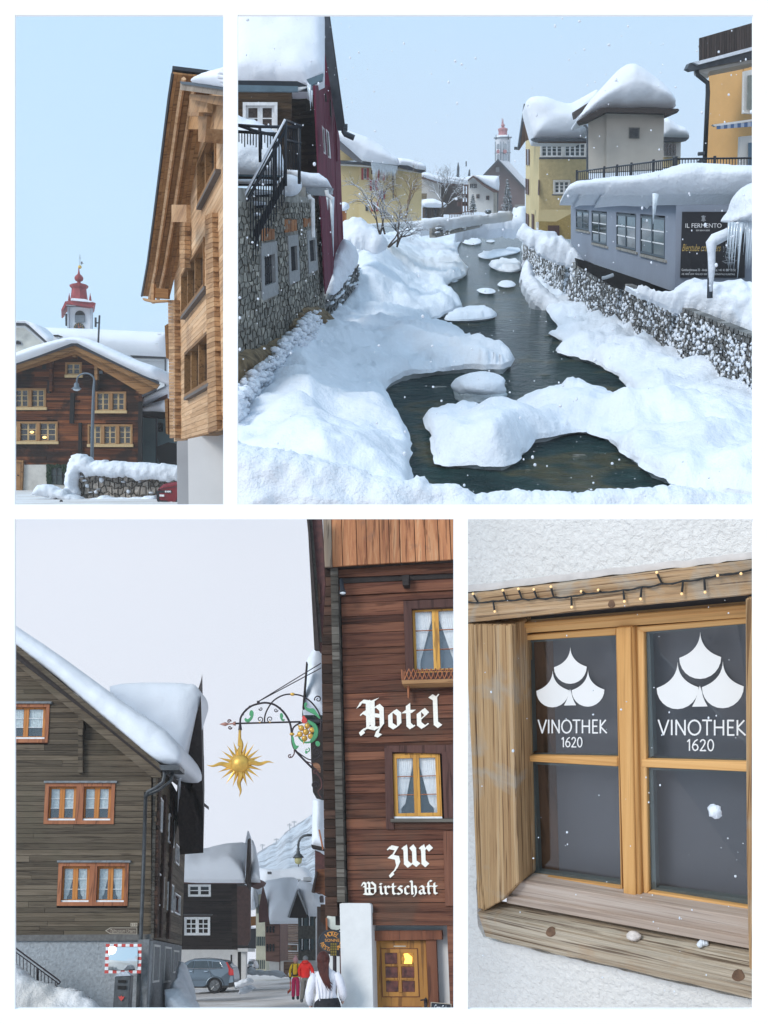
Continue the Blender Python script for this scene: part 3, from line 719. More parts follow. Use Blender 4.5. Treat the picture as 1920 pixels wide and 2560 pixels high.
 for i in range(170):
  t = r.random(); p = (lerp(270,300,r.random()), lerp(1575,1715,t)) if r.random() < .5 else ((lerp(270,414,t), lerp(1572,1592,r.random())) if r.random() < .7 else (lerp(384,410,r.random()), lerp(1575,1640,t)))
  c = gr(*z(2,p)); mb.ball(c, r.uniform(.05,.13), 4, 3)
 mb.build('evergreen_garland', plain('fir_green', (.02,.045,.02), .8), H, rot=pl.rot)
 # street lamp
 S = thing('gooseneck_street_lamp', 'tall grey gooseneck street lamp in front of the dark timber house', 'street lamp', G(*z(2,(614,1560)), 64), pl.rot); XL = flat(pl, 64); lp = plain('lamp_grey', (.13,.16,.19), .5, metal=.3)
 mb = MB(); pts = [(614,1600),(617,1300),(626,1000),(632,925)]+[(565+67*math.cos(math.radians(a)), 925-55*math.sin(math.radians(a))) for a in range(15, 181, 15)]+[(497,945)]
 mb.tube([XL(*z(2,p)) for p in pts], [.12,.11,.09,.07]+[.055]*13, 8); mb.build('pole', lp, S, rot=pl.rot, smooth=True)
 kk = 64/FL/3.072; c = XL(*z(2,(496,990)))
 mb = MB(); mb.lathe(pl.rot, c, [(40*kk,0),(38*kk,3*kk),(20*kk,15*kk),(18*kk,40*kk),(10*kk,46*kk),(4*kk,52*kk)], 14); mb.build('lamp_shade', lp, S, rot=pl.rot, smooth=True)
 mb = MB(); mb.lathe(pl.rot, c-pl.U*16*kk, [(6*kk,0),(24*kk,6*kk),(30*kk,16*kk)], 14); mb.build('lamp_glass', plain('frosted_glass', (.55,.62,.68), .2), S, rot=pl.rot, smooth=True)
 # stone wall under snow
 S = thing('snowy_stone_wall', 'low brown field-stone wall thickly capped with snow in front of the dark house', 'wall', G(*z(2,(850,1830)), 56), pl.rot)
 WF = FR(pl, *z(2,(495,1612)), *z(2,(1300,1840)), 56); stones(WF, S, stone, 0, 0, 1, 1, 19, 5, seed=4, th=.35, cap=M['snow'], capp=.35)
 pb('wall_core', ((490,1640),(1300,1690),(1300,1860),(490,1860)), 56.25, .5, M['dark'], S)
 snow_shape('snow_cap', z(2,(405,1860),(402,1700),(425,1560),(455,1500),(500,1488),(560,1500),(600,1530),(620,1542),(800,1545),(1000,1560),(1300,1578),(1300,1700),(1150,1702),(1100,1680),(950,1695),(900,1665),(760,1670),(640,1655),(560,1665),(530,1620),(505,1640),(500,1720),(520,1800),(520,1860)), flat(pl, 55.6), .45, .6, 4, M['snow_rough'], .45, 1.3, S, pl, 0, back=.8, rag=5)
 o = snow_shape('snow_bank', z(2,(150,1790),(190,1735),(240,1722),(300,1730),(350,1765),(400,1760),(440,1800),(560,1840),(700,1815),(850,1830),(1100,1810),(1110,1850),(1200,1880),(900,1885),(500,1870),(140,1800)), flat(pl, 54.5), .4, .7, 4, M['snow_rough'], .5, 1.2, None, pl, 0, back=.8, rag=5); tag(o, 'low bank of shovelled snow along the foot of the field-stone wall', 'snow bank')
 mb = MB(); mb.ball(G(*z(2,(378,1855)), 50), .09, 8, 6, bump=.3); tag(mb.build('stone_lump', M['dark'], rot=pl.rot), 'small dark lump lying on the trodden snow of the square', 'stone')
 # red car
 S = cur[0] = thing('red_car', 'dark red car, its nose showing past the white base of the larch house', 'car', G(*z(2,(1190,1878)), 50), pl.rot); paint = plain('dark_red_paint', (.22,.012,.02), .25, metal=.3, spec=.8, nsc=2, namt=.1)
 pb('body', ((1105,1850),(1105,1790),(1120,1758),(1160,1722),(1240,1705),(1330,1700),(1330,1885),(1150,1885)), 50, 1.8, paint, bevel=.12)
 pb('grille', ((1108,1772),(1128,1768),(1128,1848),(1112,1845)), 49.95, .3, M['black']); pb('number_plate', ((1132,1800),(1168,1802),(1168,1818),(1132,1816)), 49.9, .05, M['white']); pb('lower_intake', ((1112,1845),(1190,1848),(1195,1868),(1125,1866)), 49.93, .2, M['black'])
 for x in (1182,1200,1215): mb = MB(); mb.ball(flat(pl, 49.95)(*z(2,(x,1779))), .055, 8, 6); mb.build('headlight', M['white'], S, rot=pl.rot, smooth=True)
 pb('headlight_strip', ((1130,1770),(1225,1768),(1228,1790),(1130,1788)), 49.98, .2, M['black'])
 pb('bonnet_line', ((1120,1760),(1270,1735),(1272,1739),(1122,1764)), 49.96, .1, M['black']); pb('snow_on_wheel', ((1180,1862),(1225,1855),(1245,1880),(1180,1882)), 49.8, .3, M['snow'])
 mb = MB(); mb.lathe(Matrix((pl.R, pl.U, -pl.Fw)).transposed(), flat(pl, 49.95)(*z(2,(1300,1868))), [(.001,.05),(.3,.05),(.3,-.2)], 16); mb.build('wheel', M['black'], S, rot=pl.rot)
 # larch house on the right
 F = Face(pl, (436,400), (600,-63), (600,1061), (435,1104), 40, 24.6)
 T = cur[0] = thing('larch_house', 'new light larch-clad house with deep windows and wide eaves, right of the square', 'house', F.P(.1,0), F.rot)
 h1 = F.rect(z(1,(1420,1145)), z(1,(1553,1222))); 
 def wr(TL, BR): a = F.uv(*TL); b = F.uv(*BR); return (a[0], b[1], b[0], a[1])
 wins = [wr(z(1,(1420,1150)), z(1,(1555,1215))), wr(z(2,(1297,110)), z(2,(1468,205))), wr(z(2,(1322,712)), z(2,(1500,945)))]
 def vR(v):
  for i in range(60, 0, -1):
   x, y = F.px(i/60, v)
   if y > 212+(x-528)*.1: return i/60
  return 0
 def top_lim(v):
  x, y = F.px(.0, v); return 0
 def ul(v):
  y0 = 551; 
  for i in range(60):
   u = i/60; x, y = F.px(u, v)
   lx = 518-(y-258)*.178 if y < 551 else 466-(y-551)*.21
   if x >= lx-4: return u
  return 1
 planks(F, T, larch, 0, 1.0, 62, ul, vR, wins, seed=31, out=.0, th=.06, jit=.008, splits=.6)
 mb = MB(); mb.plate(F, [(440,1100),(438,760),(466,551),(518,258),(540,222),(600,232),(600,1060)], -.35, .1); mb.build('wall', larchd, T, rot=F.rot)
 for i, r in enumerate(wins):
  u0, a0, u1, a1 = r; n = (1,2,2)[i]
  mb = MB(); mb.ring(F, u0, a0, u1, a1, .10/F.W, .10/F.H, .05, .40); w = mb.build('window', ltrim, T, rot=F.rot)
  mb = MB(); mb.ub(F, u0, a0, u1, a1, -.24, .02); mb.build('pane', M['glass'], w, rot=F.rot)
  for k in range(1, n+1):
   x = lerp(u0, u1, k/(n+1)); mb = MB(); mb.ub(F, x-.09/F.W, a0, x+.09/F.W, a1, -.05, .2); mb.build('mullion', ltrim, w, rot=F.rot)
  mb = MB(); mb.ub(F, u0-.01, a0-.10/F.H, u1+.01, a0, .16, .2); mb.build('sill', plain('grey_sill', (.12,.10,.09), .7), w, rot=F.rot)
  mb = MB(); mb.ub(F, u0+.004, a1-.11/F.H, u1-.004, a1-.1/F.H, -.02, .2); mb.build('reveal_head', larchd, w, rot=F.rot)
 def stack(x0t, x1t, x0b, x1b, ya, yb, n, out, th, sh=0):
  for i in range(n):
   a, b = i/n, (i+.92)/n; q = [(lerp(x0t,x0b,a), lerp(ya,yb,a)+sh), (lerp(x1t,x1b,a), lerp(ya,yb,a)-sh), (lerp(x1t,x1b,b), lerp(ya,yb,b)-sh), (lerp(x0t,x0b,b), lerp(ya,yb,b)+sh)]
   mb = MB(); mb.plate(F, q, out+random.uniform(-.012,.012), th); mb.build('log_end', logs, T, rot=F.rot)
 stack(420, 436, 424, 438, 750, 1096, 42, .22, .25); stack(512, 530, 520, 542, 535, 1080, 44, .16, .18, 4); stack(448,462,449,462,555,670,10,.22,.2); stack(496,510,496,510,300,355,5,.25,.2)
 # eaves: soffit, rake edge, purlins
 OV = 1.12
 wl = [(531,196),(518,258),(492,405),(466,551),(444,665),(424,744)]; ol = [(450,203),(440,300),(418,450),(400,560),(388,620),(358,744)]
 def surf2(a, b): 
  p = F.X(a[0], a[1], .0); return p, p+F.n*OV
 mb = MB(); rows = [[surf2(a, b)[0] for a, b in zip(wl, ol)], [surf2(a, b)[1] for a, b in zip(wl, ol)]]
 for i in range(5):
  a, b, c, d = rows[0][i], rows[0][i+1], rows[1][i+1], rows[1][i]
  for k in range(8):
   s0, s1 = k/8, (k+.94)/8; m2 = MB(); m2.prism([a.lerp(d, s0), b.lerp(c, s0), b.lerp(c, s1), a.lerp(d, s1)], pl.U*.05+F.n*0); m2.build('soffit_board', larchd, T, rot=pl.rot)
 for i in range(5):
  a, b = rows[1][i], rows[1][i+1]; m2 = MB(); m2.tube([a, b], .045, 4); m2.build('roof_edge', slate, T, rot=pl.rot)
  a, b, c, d = rows[0][i], rows[0][i+1], rows[1][i+1], rows[1][i]; up = pl.U*.12; m2 = MB(); m2.prism([a+up, b+up, c+up, d+up], pl.U*.1); m2.build('roof_slab', slate, T, rot=pl.rot)
 m2 = MB()
 for t in (.42, .72): m2.tube([rows[0][i].lerp(rows[1][i], t)-pl.U*.1 for i in range(6)], .07, 4)
 m2.build('rafter', larch, T, rot=pl.rot)
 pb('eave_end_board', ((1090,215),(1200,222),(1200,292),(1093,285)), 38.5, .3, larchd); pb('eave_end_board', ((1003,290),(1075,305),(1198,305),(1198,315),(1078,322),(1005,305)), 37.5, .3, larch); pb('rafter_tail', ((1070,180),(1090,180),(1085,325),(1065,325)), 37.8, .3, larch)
 for q, o, th in ((((1363,640),(1500,690),(1500,770),(1363,770)),.8,.12), (((1225,1480),(1340,1480),(1340,1612),(1225,1612)),.8,.12), (((1360,770),(1435,770),(1435,798),(1360,798)),.95,.1), (((1430,800),(1500,800),(1480,1000),(1430,995)),.6,.5), (((1555,720),(1640,720),(1640,900),(1550,900)),.6,.4)):
  mb = MB(); mb.plate(F, z(1, *q), o, th); mb.build('purlin_end', logs if th < .7 else larchd, T, rot=F.rot)
 mb = MB(); mb.plate(F, z(1, (1292,548),(1680,602),(1680,650),(1290,598)), OV, .1); mb.build('barge_board', wood('grey_barge', [(.3,(.17,.13,.10)),(.7,(.34,.28,.22))], 'X', .6, .1), T, rot=F.rot)
 mb = MB(); mb.plate(F, z(1, (1365,630),(1680,650),(1680,735),(1365,668)), OV-.15, .1); mb.build('barge_board', ltrim, T, rot=F.rot)
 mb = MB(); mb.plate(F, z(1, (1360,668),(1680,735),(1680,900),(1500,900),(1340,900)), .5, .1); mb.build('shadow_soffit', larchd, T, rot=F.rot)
 mb = MB(); mb.plate(F, z(1, (1286,532),(1390,540),(1680,590),(1680,606),(1300,552)), OV+.04, .3); mb.build('roof_trim', slate, T, rot=F.rot)
 snow_shape('roof_snow', z(1, (1378,545),(1400,510),(1450,478),(1520,452),(1680,410),(1680,590),(1500,560)), lambda x, y, o: F.X(x, y, OV)+F.n*o, .3, .6, 5, M['snow_far'], .2, .5, T, pl, 0, back=3)
 pb('white_base', ((1350,1375),(1700,1300),(1700,2000),(1358,2000)), 31, 2, plain('white_base_render', (.66,.65,.64), .9, nsc=1, namt=.04)); pb('grey_base_side', ((1268,1390),(1352,1385),(1358,2000),(1272,2000)), 34, 4, plain('grey_base_render', (.36,.36,.37), .9, nsc=1, namt=.05))
 for i in range(11): x = 1265+i*34; mb = MB(); mb.plate(F, z(2, (x,1385-i*9.2),(x+30,1378-i*9.2),(x+44,1390-i*9.2),(x+8,1398-i*9.2)), .12, .5); mb.build('batten_end', ltrim, T, rot=F.rot)
 for (a, b) in ((490,760),(1060,1340)): pb('balcony_side', ((1172,a+15),(1196,a),(1198,b),(1182,b-10)), 41, 1, ltrim)
def stones(F, parent, mat, u0, v0, u1, v1, nx, ny, seed=1, th=.2, cap=None, capp=.5, holes=(), name='stone', limit=290, jit=.4, clip=None, capk=1.0, flatcap=.5, dome=.35):
 """irregular wall stones: each its own object up to `limit`, the rest joined; snow tufts resting on them"""
 r = random.Random(seed); gx = lambda i, j: u0+(u1-u0)*(i+(.5 if j % 2 else 0))/nx
 C = {}
 def corner(i, j, k):
  key = (i, j, k)
  if key not in C:
   x = gx(i, j)+(.5*k)*(u1-u0)/nx; y = v0+(v1-v0)*j/ny
   C[key] = (x+r.uniform(-jit, jit)*(u1-u0)/nx*.6, y+(r.uniform(-jit, jit)*(v1-v0)/ny if 0 < j < ny else 0))
  return C[key]
 P = {}
 def pt(x2, j):                 # lattice at half steps
  if (x2, j) not in P:
   P[(x2, j)] = (u0+(u1-u0)*x2/(2*nx)+r.uniform(-jit, jit)*(u1-u0)/nx*.5, v0+(v1-v0)*j/ny+(r.uniform(-jit, jit)*(v1-v0)/ny if 0 < j < ny else 0))
  return P[(x2, j)]
 cnt = 0; rest = MB(); caps = MB(); cells = []
 for j in range(ny):
  o = j % 2
  for i in range(nx):
   x = 2*i+o; q = [pt(x, j), pt(x+1, j), pt(x+2, j), pt(x+2, j+1), pt(x+1, j+1), pt(x, j+1)]
   cells.append(q)
 cells.sort(key=lambda q: -F.px(*q[0])[0] if False else r.random())
 for q in cells:
  cx, cy = sum(p[0] for p in q)/6, sum(p[1] for p in q)/6
  if any(h[0] < cx < h[2] and h[1] < cy < h[3] for h in holes): continue
  if clip and not clip(cx, cy): continue
  g = .965; o1 = r.uniform(-.01,.05); out = [F.P(cx+(x-cx)*g, cy+(y-cy)*g, o1) for x, y in q]; inn = [F.P(cx+(x-cx)*g*.72, cy+(y-cy)*g*.72, o1+th*dome*r.uniform(.6,1.2)) for x, y in q]
  mb = MB() if cnt < limit else rest; bk = [p-F.n*th for p in out]
  mb.add(out+inn+bk, [(6,7,8,9,10,11)]+[(i, (i+1) % 6, 6+(i+1) % 6, 6+i) for i in range(6)]+[(12+i, 12+(i+1) % 6, (i+1) % 6, i) for i in range(6)])
  if cnt < limit: mb.build(name, mat, parent, rot=F.rot)
  cnt += 1
  if cap and r.random() < capp:
   t = r.uniform(.25,.8); a = F.P(cx, max(p[1] for p in q), o1+th*.3); wd = (out[2]-out[0]).length*r.uniform(.3,.55)*capk; hh = (out[5]-out[0]).length*r.uniform(.25,.6)*capk
   caps.ball(a-F.pl.U*hh*.1, 1, 7, 5, sq=(wd, th*.5, hh*flatcap), rot=F.rot, bump=.5)
 if rest.v: rest.build(name+'s_beyond', mat, parent, rot=F.rot, kind='stuff')
 if caps.v: caps.build('snow_tufts', cap, parent, rot=F.rot, smooth=True, kind='stuff')
# ---------------------------------------------------------------- place 2: the snowy river between stone walls
def dust(F, parent, n, mat, u0, v0, u1, v1, k=1.0):
 r = random.Random(n); mb = MB(); i = 0
 while i < n:
  u, v = r.uniform(u0, u1), r.uniform(v0, v1)
  if r.random() > .5+.55*noise.noise(Vector((u*16, v*5, 2)))+.25*(1-v): continue
  s = r.uniform(.04,.13)*k; mb.ball(F.P(u, v, r.uniform(.02,.10)), s, 5, 4, sq=(r.uniform(.8,1.8),.8,r.uniform(.6,1.3)), rot=F.rot, bump=.6); i += 1
 mb.build('snow_tufts', mat, parent, rot=F.rot, smooth=True, kind='stuff')
def sst(t): t = max(0.0, min(1.0, t)); return t*t*(3-2*t)
def wallbits(ws, u0, v0, u1, v1):
 us = [u0]+[x for w in ws for x in (w[0], w[2])]+[u1]; r = [(us[i], v0, us[i+1], v1) for i in range(0, len(us), 2)]
 for w in ws: r += [(w[0], v0, w[2], w[1]), (w[0], w[3], w[2], v1)]
 return r
def place2():
 pl = P2; cur = [None]; pb = piece(pl, 5, cur); U = pl.U
 def pq(n): return piece(pl, n, cur)
 p6, p7, p3, p4 = pq(6), pq(7), pq(3), pq(4)
 snow = M['snow']; ice = snowmat('river_ice', (.60,.67,.71), 4, 1.0, dirt=(.40,.46,.48))
 stone = plain('grey_granite', (.19,.19,.185), .9, var=.45, nsc=4, namt=.45, bump=.8, bd=.05); warm = plain('rubble_stone', (.25,.235,.20), .9, var=.4, nsc=3, namt=.4, bump=.8, bd=.05)
 mortar = plain('grey_mortar', (.27,.26,.235), .95, nsc=3, namt=.35, bump=.6)
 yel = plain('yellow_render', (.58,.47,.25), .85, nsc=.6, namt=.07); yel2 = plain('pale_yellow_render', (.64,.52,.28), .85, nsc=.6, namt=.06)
 burg = wood('burgundy_boards', [(.3,(.085,.008,.025)),(.6,(.14,.013,.038)),(.8,(.18,.02,.05))], 'Z', .6, .12, .7, .3)
 slate = plain('roof_slate', (.055,.065,.08), .5, nsc=3, namt=.3); bluef = plain('blue_grey_fascia', (.10,.16,.20), .6, nsc=2, namt=.2); iron = plain('black_railing_iron', (.012,.016,.024), .5)
 blue = plain('blue_grey_render', (.245,.275,.335), .85, nsc=.8, namt=.05); beige = plain('beige_render', (.53,.49,.43), .88, nsc=.5, namt=.09); org = plain('orange_render', (.62,.36,.14), .85, nsc=.7, namt=.07)
 brown = wood('brown_shingle_wall', [(.3,(.018,.012,.008)),(.55,(.055,.033,.018)),(.8,(.10,.065,.035))], 'X', .5, .35, .85, .6, 8); redsh = plain('red_shutter', (.30,.05,.05), .6, nsc=6)
 bwood = plain('brown_shutter', (.10,.05,.04), .7); cream = plain('cream_wall', (.66,.65,.62), .88, nsc=.6, namt=.06); dkw = plain('dark_timber', (.06,.045,.04), .8, var=.3, nsc=3)
 # water
 wm, t, b, N, L = newmat('dark_river_water'); mp, oi = coords(N, L, (1,1,1), rnd=False); n1 = noise_n(N, L, mp.outputs[0], 1.8, 6, .65, .4); n2 = noise_n(N, L, mp.outputs[0], .35, 3, .5)
 rp = ramp(N, L, n2.outputs[0], [(.35,(.008,.026,.028)),(.54,(.022,.052,.050)),(.61,(.075,.072,.040)),(.68,(.025,.055,.048))]); L(rp.outputs[0], b.inputs['Base Color']); b.inputs['Roughness'].default_value = .08; b.inputs['Specular IOR Level'].default_value = .35; b.inputs['IOR'].default_value = 1.16
 bump_n(N, L, b, n1.outputs[0], 1.0, .5)
 mb = MB(); rows = []
 for y in (10,16,22,30,40,55,75,100,140,200,300,480): rows.append([pl.L(x, y, -6.0) for x in range(-80, 90, 10)])
 mb.grid(rows); struct(mb.build('river', wm, rot=pl.rot, fix=False))
 bed = plain('river_stone', (.085,.07,.04), .4, var=.4, nsc=4)
 def b_(name, poly, lip, rise, edge, step, amp, lump, **k): return bank(name, pl, poly, 6.0, lip, rise, edge, step, snow, None, amp, lump, ecol=ice, **k)
 left = z(8,(560,700),(553,600),(552,556),(548,515),(556,475),(540,440),(520,385),(492,325),(460,294),(498,264),(545,242),(620,232),(690,224),(735,220),(800,226),(868,222),(888,196),(866,172),(800,150),(735,122),(690,98),(640,82),(612,66)) + \
  [(1085,806),(1140,782),(1158,770),(1130,740),(1112,716),(1160,697),(1174,680),(1150,655),(1140,628),(1150,607),(1180,590),(1230,576),(1300,566),(1306,560),(1200,556),(1050,566),(950,590),(850,640),(780,760),(560,860),(560,1300),(900,1320)]
 def hl(x, y, d, px, py):
  ss = lambda t: (lambda q: q*q*(3-2*q))(max(0.0, min(1.0, t)))
  h = 2.3*ss((920-px)/330.0)*ss((py-800)/90.0)*ss(d/4.0) + 2.4*ss((1075-px)/150.0)*ss((py-590)/60.0)*ss((850-py)/120.0)*ss(d/5.0)
  return h+.22*noise.noise(Vector((x*.9, y*.9, 4)))*ss(d/1.5)
 b_('left_snow_bank', left, .75, .10, .7, 7, .46, .42, maxh=1.2, hmap=hl, rag=6, seed=2)
 right = z(8,(1700,640),(1400,600),(1380,580),(1340,568),(1290,530),(1232,485),(1205,462),(1195,446),(1160,432),(1110,414),(1050,424),(990,442),(950,447),(935,468),(912,502),(870,532),(800,534),(740,526),(650,524),(633,502),(630,440),(606,400),(606,376),(680,362),(780,356),(872,354),(905,322),(990,304),(1100,300),(1180,306),(1225,326),(1285,332),(1272,302),(1243,268),(1218,236),(1180,214),(1120,190),(1060,172),(1024,166),(1022,152),(1046,142),(1046,126),(1012,112),(1000,98),(1036,90),(1020,64),(1004,44)) + \
  [(1360,760),(1330,720),(1312,690),(1306,650),(1308,610),(1302,585),(1318,572),(1400,600),(1500,720),(1620,830),(1760,930),(1960,1010),(1960,1300)]
 b_('right_snow_bank', right, .50, .12, .6, 7, .46, .45, maxh=1.4, rag=6, seed=6, hmap=lambda x, y, d, px, py: sst((py-1060)/90.0)*.42*sst(d/.6)*sst((1420-px)/150.0)+.2*noise.noise(Vector((x*1.1, y*1.1, 9)))*min(1, d))
 for poly, lip, amp, lb in (([(1108,803),(1130,808),(1190,806),(1236,800),(1242,788),(1210,776),(1160,778),(1125,792)], .45, .1, 'long flat snow island in the river, the one nearest the pool'),
  ([(1190,728),(1214,738),(1238,734),(1236,726),(1210,722)], .25, .05, 'small flat snow-topped rock in mid river'), ([(1240,714),(1262,722),(1288,718),(1286,708),(1262,704)], .3, .05, 'small snow-topped rock towards the right bank'),
  ([(1095,702),(1120,710),(1146,706),(1140,696),(1110,692)], .3, .06, 'low snow-covered ledge beside the left bank upstream'), ([(1150,607),(1180,616),(1206,610),(1200,600),(1170,597)], .6, .1, 'dark-sided snow-capped rock far upstream by the left bank'),
  ([(1218,666),(1250,684),(1300,684),(1306,668),(1290,655),(1260,658),(1235,662)], .7, .15, 'wide lumpy snow shelf upstream at the right bank'), ([(1190,640),(1215,652),(1245,645),(1300,634),(1300,620),(1250,628),(1215,632)], .5, .12, 'long thin snow shelf far upstream at the right bank'),
  ([(1212,604),(1228,608),(1240,604),(1228,600)], .3, .04, 'tiny snow-topped rock far upstream'), ([(1160,582),(1185,590),(1210,586),(1200,578),(1175,577)], .6, .1, 'far snow-capped rock at the river bend'),
  ([(1030,630),(1060,645),(1100,640),(1095,622),(1060,616)], .9, .2, 'grey-sided snow block on the left bank at the bend')):
  o = bank('snow_capped_rock', pl, poly, 6.0, lip, .02, .9 if lip > 1 else .5, 5, snow, None, amp, .9, ecol=ice, kind=None, sm=2, maxh=.4, seed=len(lb)); tag(o, lb, 'rock', 'snow-capped rocks in the river')
 S = thing('snow_capped_boulder', 'big round boulder thickly capped with snow, standing alone in the dark pool', 'rock', pl.ground(1201, 1010, 6.0), pl.rot, 'snow-capped rocks in the river')
 c = pl.ground(1203, 1003, 6.0)+pl.Fw*.5; mb = MB(); mb.ball(c+U*.12, 1, 26, 16, sq=(.86,.75,.42), rot=pl.rot, bump=.22); mb.build('icy_base', ice, S, rot=pl.rot, smooth=True)
 mb = MB(); mb.ball(c+U*.42, 1, 30, 18, sq=(.90,.82,.44), rot=pl.rot, bump=.16); mb.build('snow_cap', snow, S, rot=pl.rot, smooth=True)
 r = random.Random(3); k = 0
 for (x, y) in z(8,(990,335),(1090,483),(1060,455),(950,530),(980,225),(1120,265),(590,290),(640,265),(700,560),(1140,510),(1000,100),(940,60)):
  c = pl.ground(x, y, 6.0); mb = MB(); mb.ball(c-U*.10, r.uniform(.3,.55), 12, 8, sq=(1,.7,.22), rot=pl.rot, bump=.4); o = mb.build('river_stone', bed, rot=pl.rot, smooth=True); k += 1
  tag(o, ['brownish stone in the river just behind the near boulder shelf','brown stone in the middle of the lower pool','small stone at the upper edge of the lower pool','stone at the near side of the lower pool','brown stone in the main channel beyond the boulder','larger brown stone in the channel below the right bank','stone left in the pool by the left bank','stone beside the big snowy boulder','stone under the near snow wall, left in the pool','stone at the right end of the lower pool','stone far up the channel by the right bank','stone far up in mid channel'][k-1], 'stone', 'stones showing in the dark river water')
 # near parapet snow
 par_ = z(8,(-60,425),(0,438),(60,455),(130,462),(200,474),(250,488),(320,505),(380,520),(440,545),(500,560),(548,562),(575,548),(600,548),(618,572),(650,574),(700,572),(735,590),(765,606),(830,596),(900,590),(1000,594),(1100,600),(1170,590),(1230,590),(1300,584),(1400,577),(1480,590),(1580,604),(1660,608),(1760,615),(1760,780),(-60,780))
 snow_shape('near_snow_wall', par_, flat(pl, 9, .5), .35, .9, 7, M['snow_rough'], .5, 2.6, None, pl, 0, back=.3, rag=7, kind='structure')
 # ---- left: stone building
 F = Face(pl, (555,466), (797,485), (815,821), (555,1036), 26.5, 44)
 T = cur[0] = thing('rubble_stone_building', 'grey rubble stone building with three barred windows rising from the river bank', 'building', F.P(.9,0), F.rot)
 def hr(n, TL, BR):
  a, b = z(n, TL, BR); return F.rect(a, b)
 def wr(a, b, c, d):
  q = [F.uv(*z(4, p)) for p in (a, b, c, d)]; return (min(q[0][0], q[3][0]), min(q[2][1], q[3][1]), max(q[1][0], q[2][0]), max(q[0][1], q[1][1]))
 W_ = [wr((200,670),(325,640),(335,1060),(215,1105)), wr((412,600),(490,590),(508,940),(428,985)), wr((563,560),(634,556),(648,870),(582,890))]
 stones(F, T, warm, 0, 0, 1, .93, 30, 25, seed=8, th=.25, holes=[(w[0]-.0, w[1]-.02, w[2]+.0, w[3]+.03) for w in W_], dome=.16)
 for (a, b2, c, d) in wallbits(W_, -.02, -.3, 1, 1): mb = MB(); mb.ub(F, a, b2, c, d, -.015, .4); mb.build('mortar_wall', mortar, T, rot=F.rot)
 fr = plain('grey_stone_surround', (.28,.28,.28), .85, nsc=5, namt=.15); orw = wood('orange_planks', [(.3,(.16,.055,.02)),(.6,(.36,.15,.055)),(.8,(.45,.22,.10))], 'Z', 1, .25, .75, .5)
 for i, w in enumerate(W_):
  wd = window(F, T, 0, 0, 1, 1, 1, fr, fr, fr, M['glass'], cw=.42, sw=.05, recess=.12, proud=.08, uvr=w, detail=False)
  n = 6; a0, a1 = w[0]+.44/F.W, w[2]-.44/F.W
  for k in range(n): x = lerp(a0, a1, (k+.5)/n); mb = MB(); mb.tube([F.P(x, w[1]+.4/F.H, -.02), F.P(x, w[3]-.4/F.H, -.02)], .018, 4); mb.build('bar', iron, wd, rot=F.rot)
  for k in range(4): y = lerp(w[1]+.5/F.H, w[3]-.5/F.H, k/3); mb = MB(); mb.ub(F, a0, y-.02/F.H, a1, y+.02/F.H, -.04, .03); mb.build('bar', iron, wd, rot=F.rot)
 for (x0, x1, y0, y1) in ((205,308,548,640),(390,484,478,572),(540,603,462,530)):
  for k in range(4): a, b = lerp(x0,x1,k/4), lerp(x0,x1,(k+.92)/4); jj = random.uniform(-12,8); mb = MB(); mb.plate(F, z(4,(a,y0+jj),(b,y0-4+jj),(b,y1-(k*4)),(a,y1-k*4)), .08, .1); mb.build('lintel_board', orw, T, rot=F.rot)
 rk = plain('earthy_rock', (.17,.12,.065), .95, nsc=2.5, namt=.6, bump=1, bd=.12)
 o = snow_shape('earthy_rock', z(4,(-60,1560),(100,1500),(250,1440),(400,1380),(430,1300),(520,1180),(640,1150),(712,1200),(712,1330),(620,1380),(420,1420),(280,1560),(160,1740),(80,1900),(20,2000),(-60,2040)), lambda x, y, o: F.X(x, y, .05)+F.n*o, .5, .8, 5, rk, .6, 1.5, None, pl, 0, rag=8); tag(o, 'brown earthy rock at the foot of the rubble stone building', 'rock')
 mb = MB(); r = random.Random(9)
 for i in range(900):
  t = r.random()**.8; c = plerp((0,2000),(640,1330), r.random()); x, y = c[0]+r.uniform(-60,50), c[1]+r.uniform(-150,70); s = r.uniform(.04,.16)
  mb.ball(F.X(*z(4,(x,y)), .5+r.uniform(0,.3)), s, 6, 4, sq=(1.2,.8,.7), rot=pl.rot, bump=.6)
 o = mb.build('snow_clumps', snow, rot=pl.rot, smooth=True, kind='stuff'); o['label'] = 'clumps of snow sticking to the rock below the stone building'; o['category'] = 'snow'
 mb = MB()
 for i in range(260):
  x, y = plerp((20,1950),(640,1300), r.random()); x += r.uniform(-50,60); y += r.uniform(-110,60); a = F.X(*z(4,(x,y)), .55); mb.tube([a, a+pl.R*r.uniform(-.15,.3)+U*r.uniform(-.1,.35)-pl.Fw*r.uniform(0,.2)], [.012,.004], 3)
 o = mb.build('dry_twigs', plain('reddish_twig', (.12,.06,.035), .9), rot=pl.rot, kind='stuff'); o['label'] = 'dry reddish twigs poking through the snow below the stone building'; o['category'] = 'twigs'
 # ---- brown house, burgundy house, their roofs
 H = cur[0] = thing('brown_riverside_house', 'brown shingled house with white double window and huge snow load on its roof', 'house', G(700, 500, 40), pl.rot)
 BF = FR(pl, 560, z(3,(0,790))[1], z(3,(562,0))[0], z(3,(0,1650))[1], 40)
 wv = BF.rect(z(3,(68,912)), z(3,(418,1240)))
 planks(BF, H, brown, 0, 1, 24, lambda v: 0, lambda v: 1, [wv], seed=2, out=.02)
 mb = MB(); mb.ub(BF, 0, 0, 1, 1, -.2, .2); mb.build('wall', brown, H, rot=pl.rot)
 window(BF, H, 0, 0, 2, 2, 1, M['white'], M['white'], M['white'], plain('lace_glass', (.05,.035,.03), .15, nsc=12, namt=.8), cw=.12, sw=.10, bw=.04, recess=.06, proud=.1, uvr=wv)
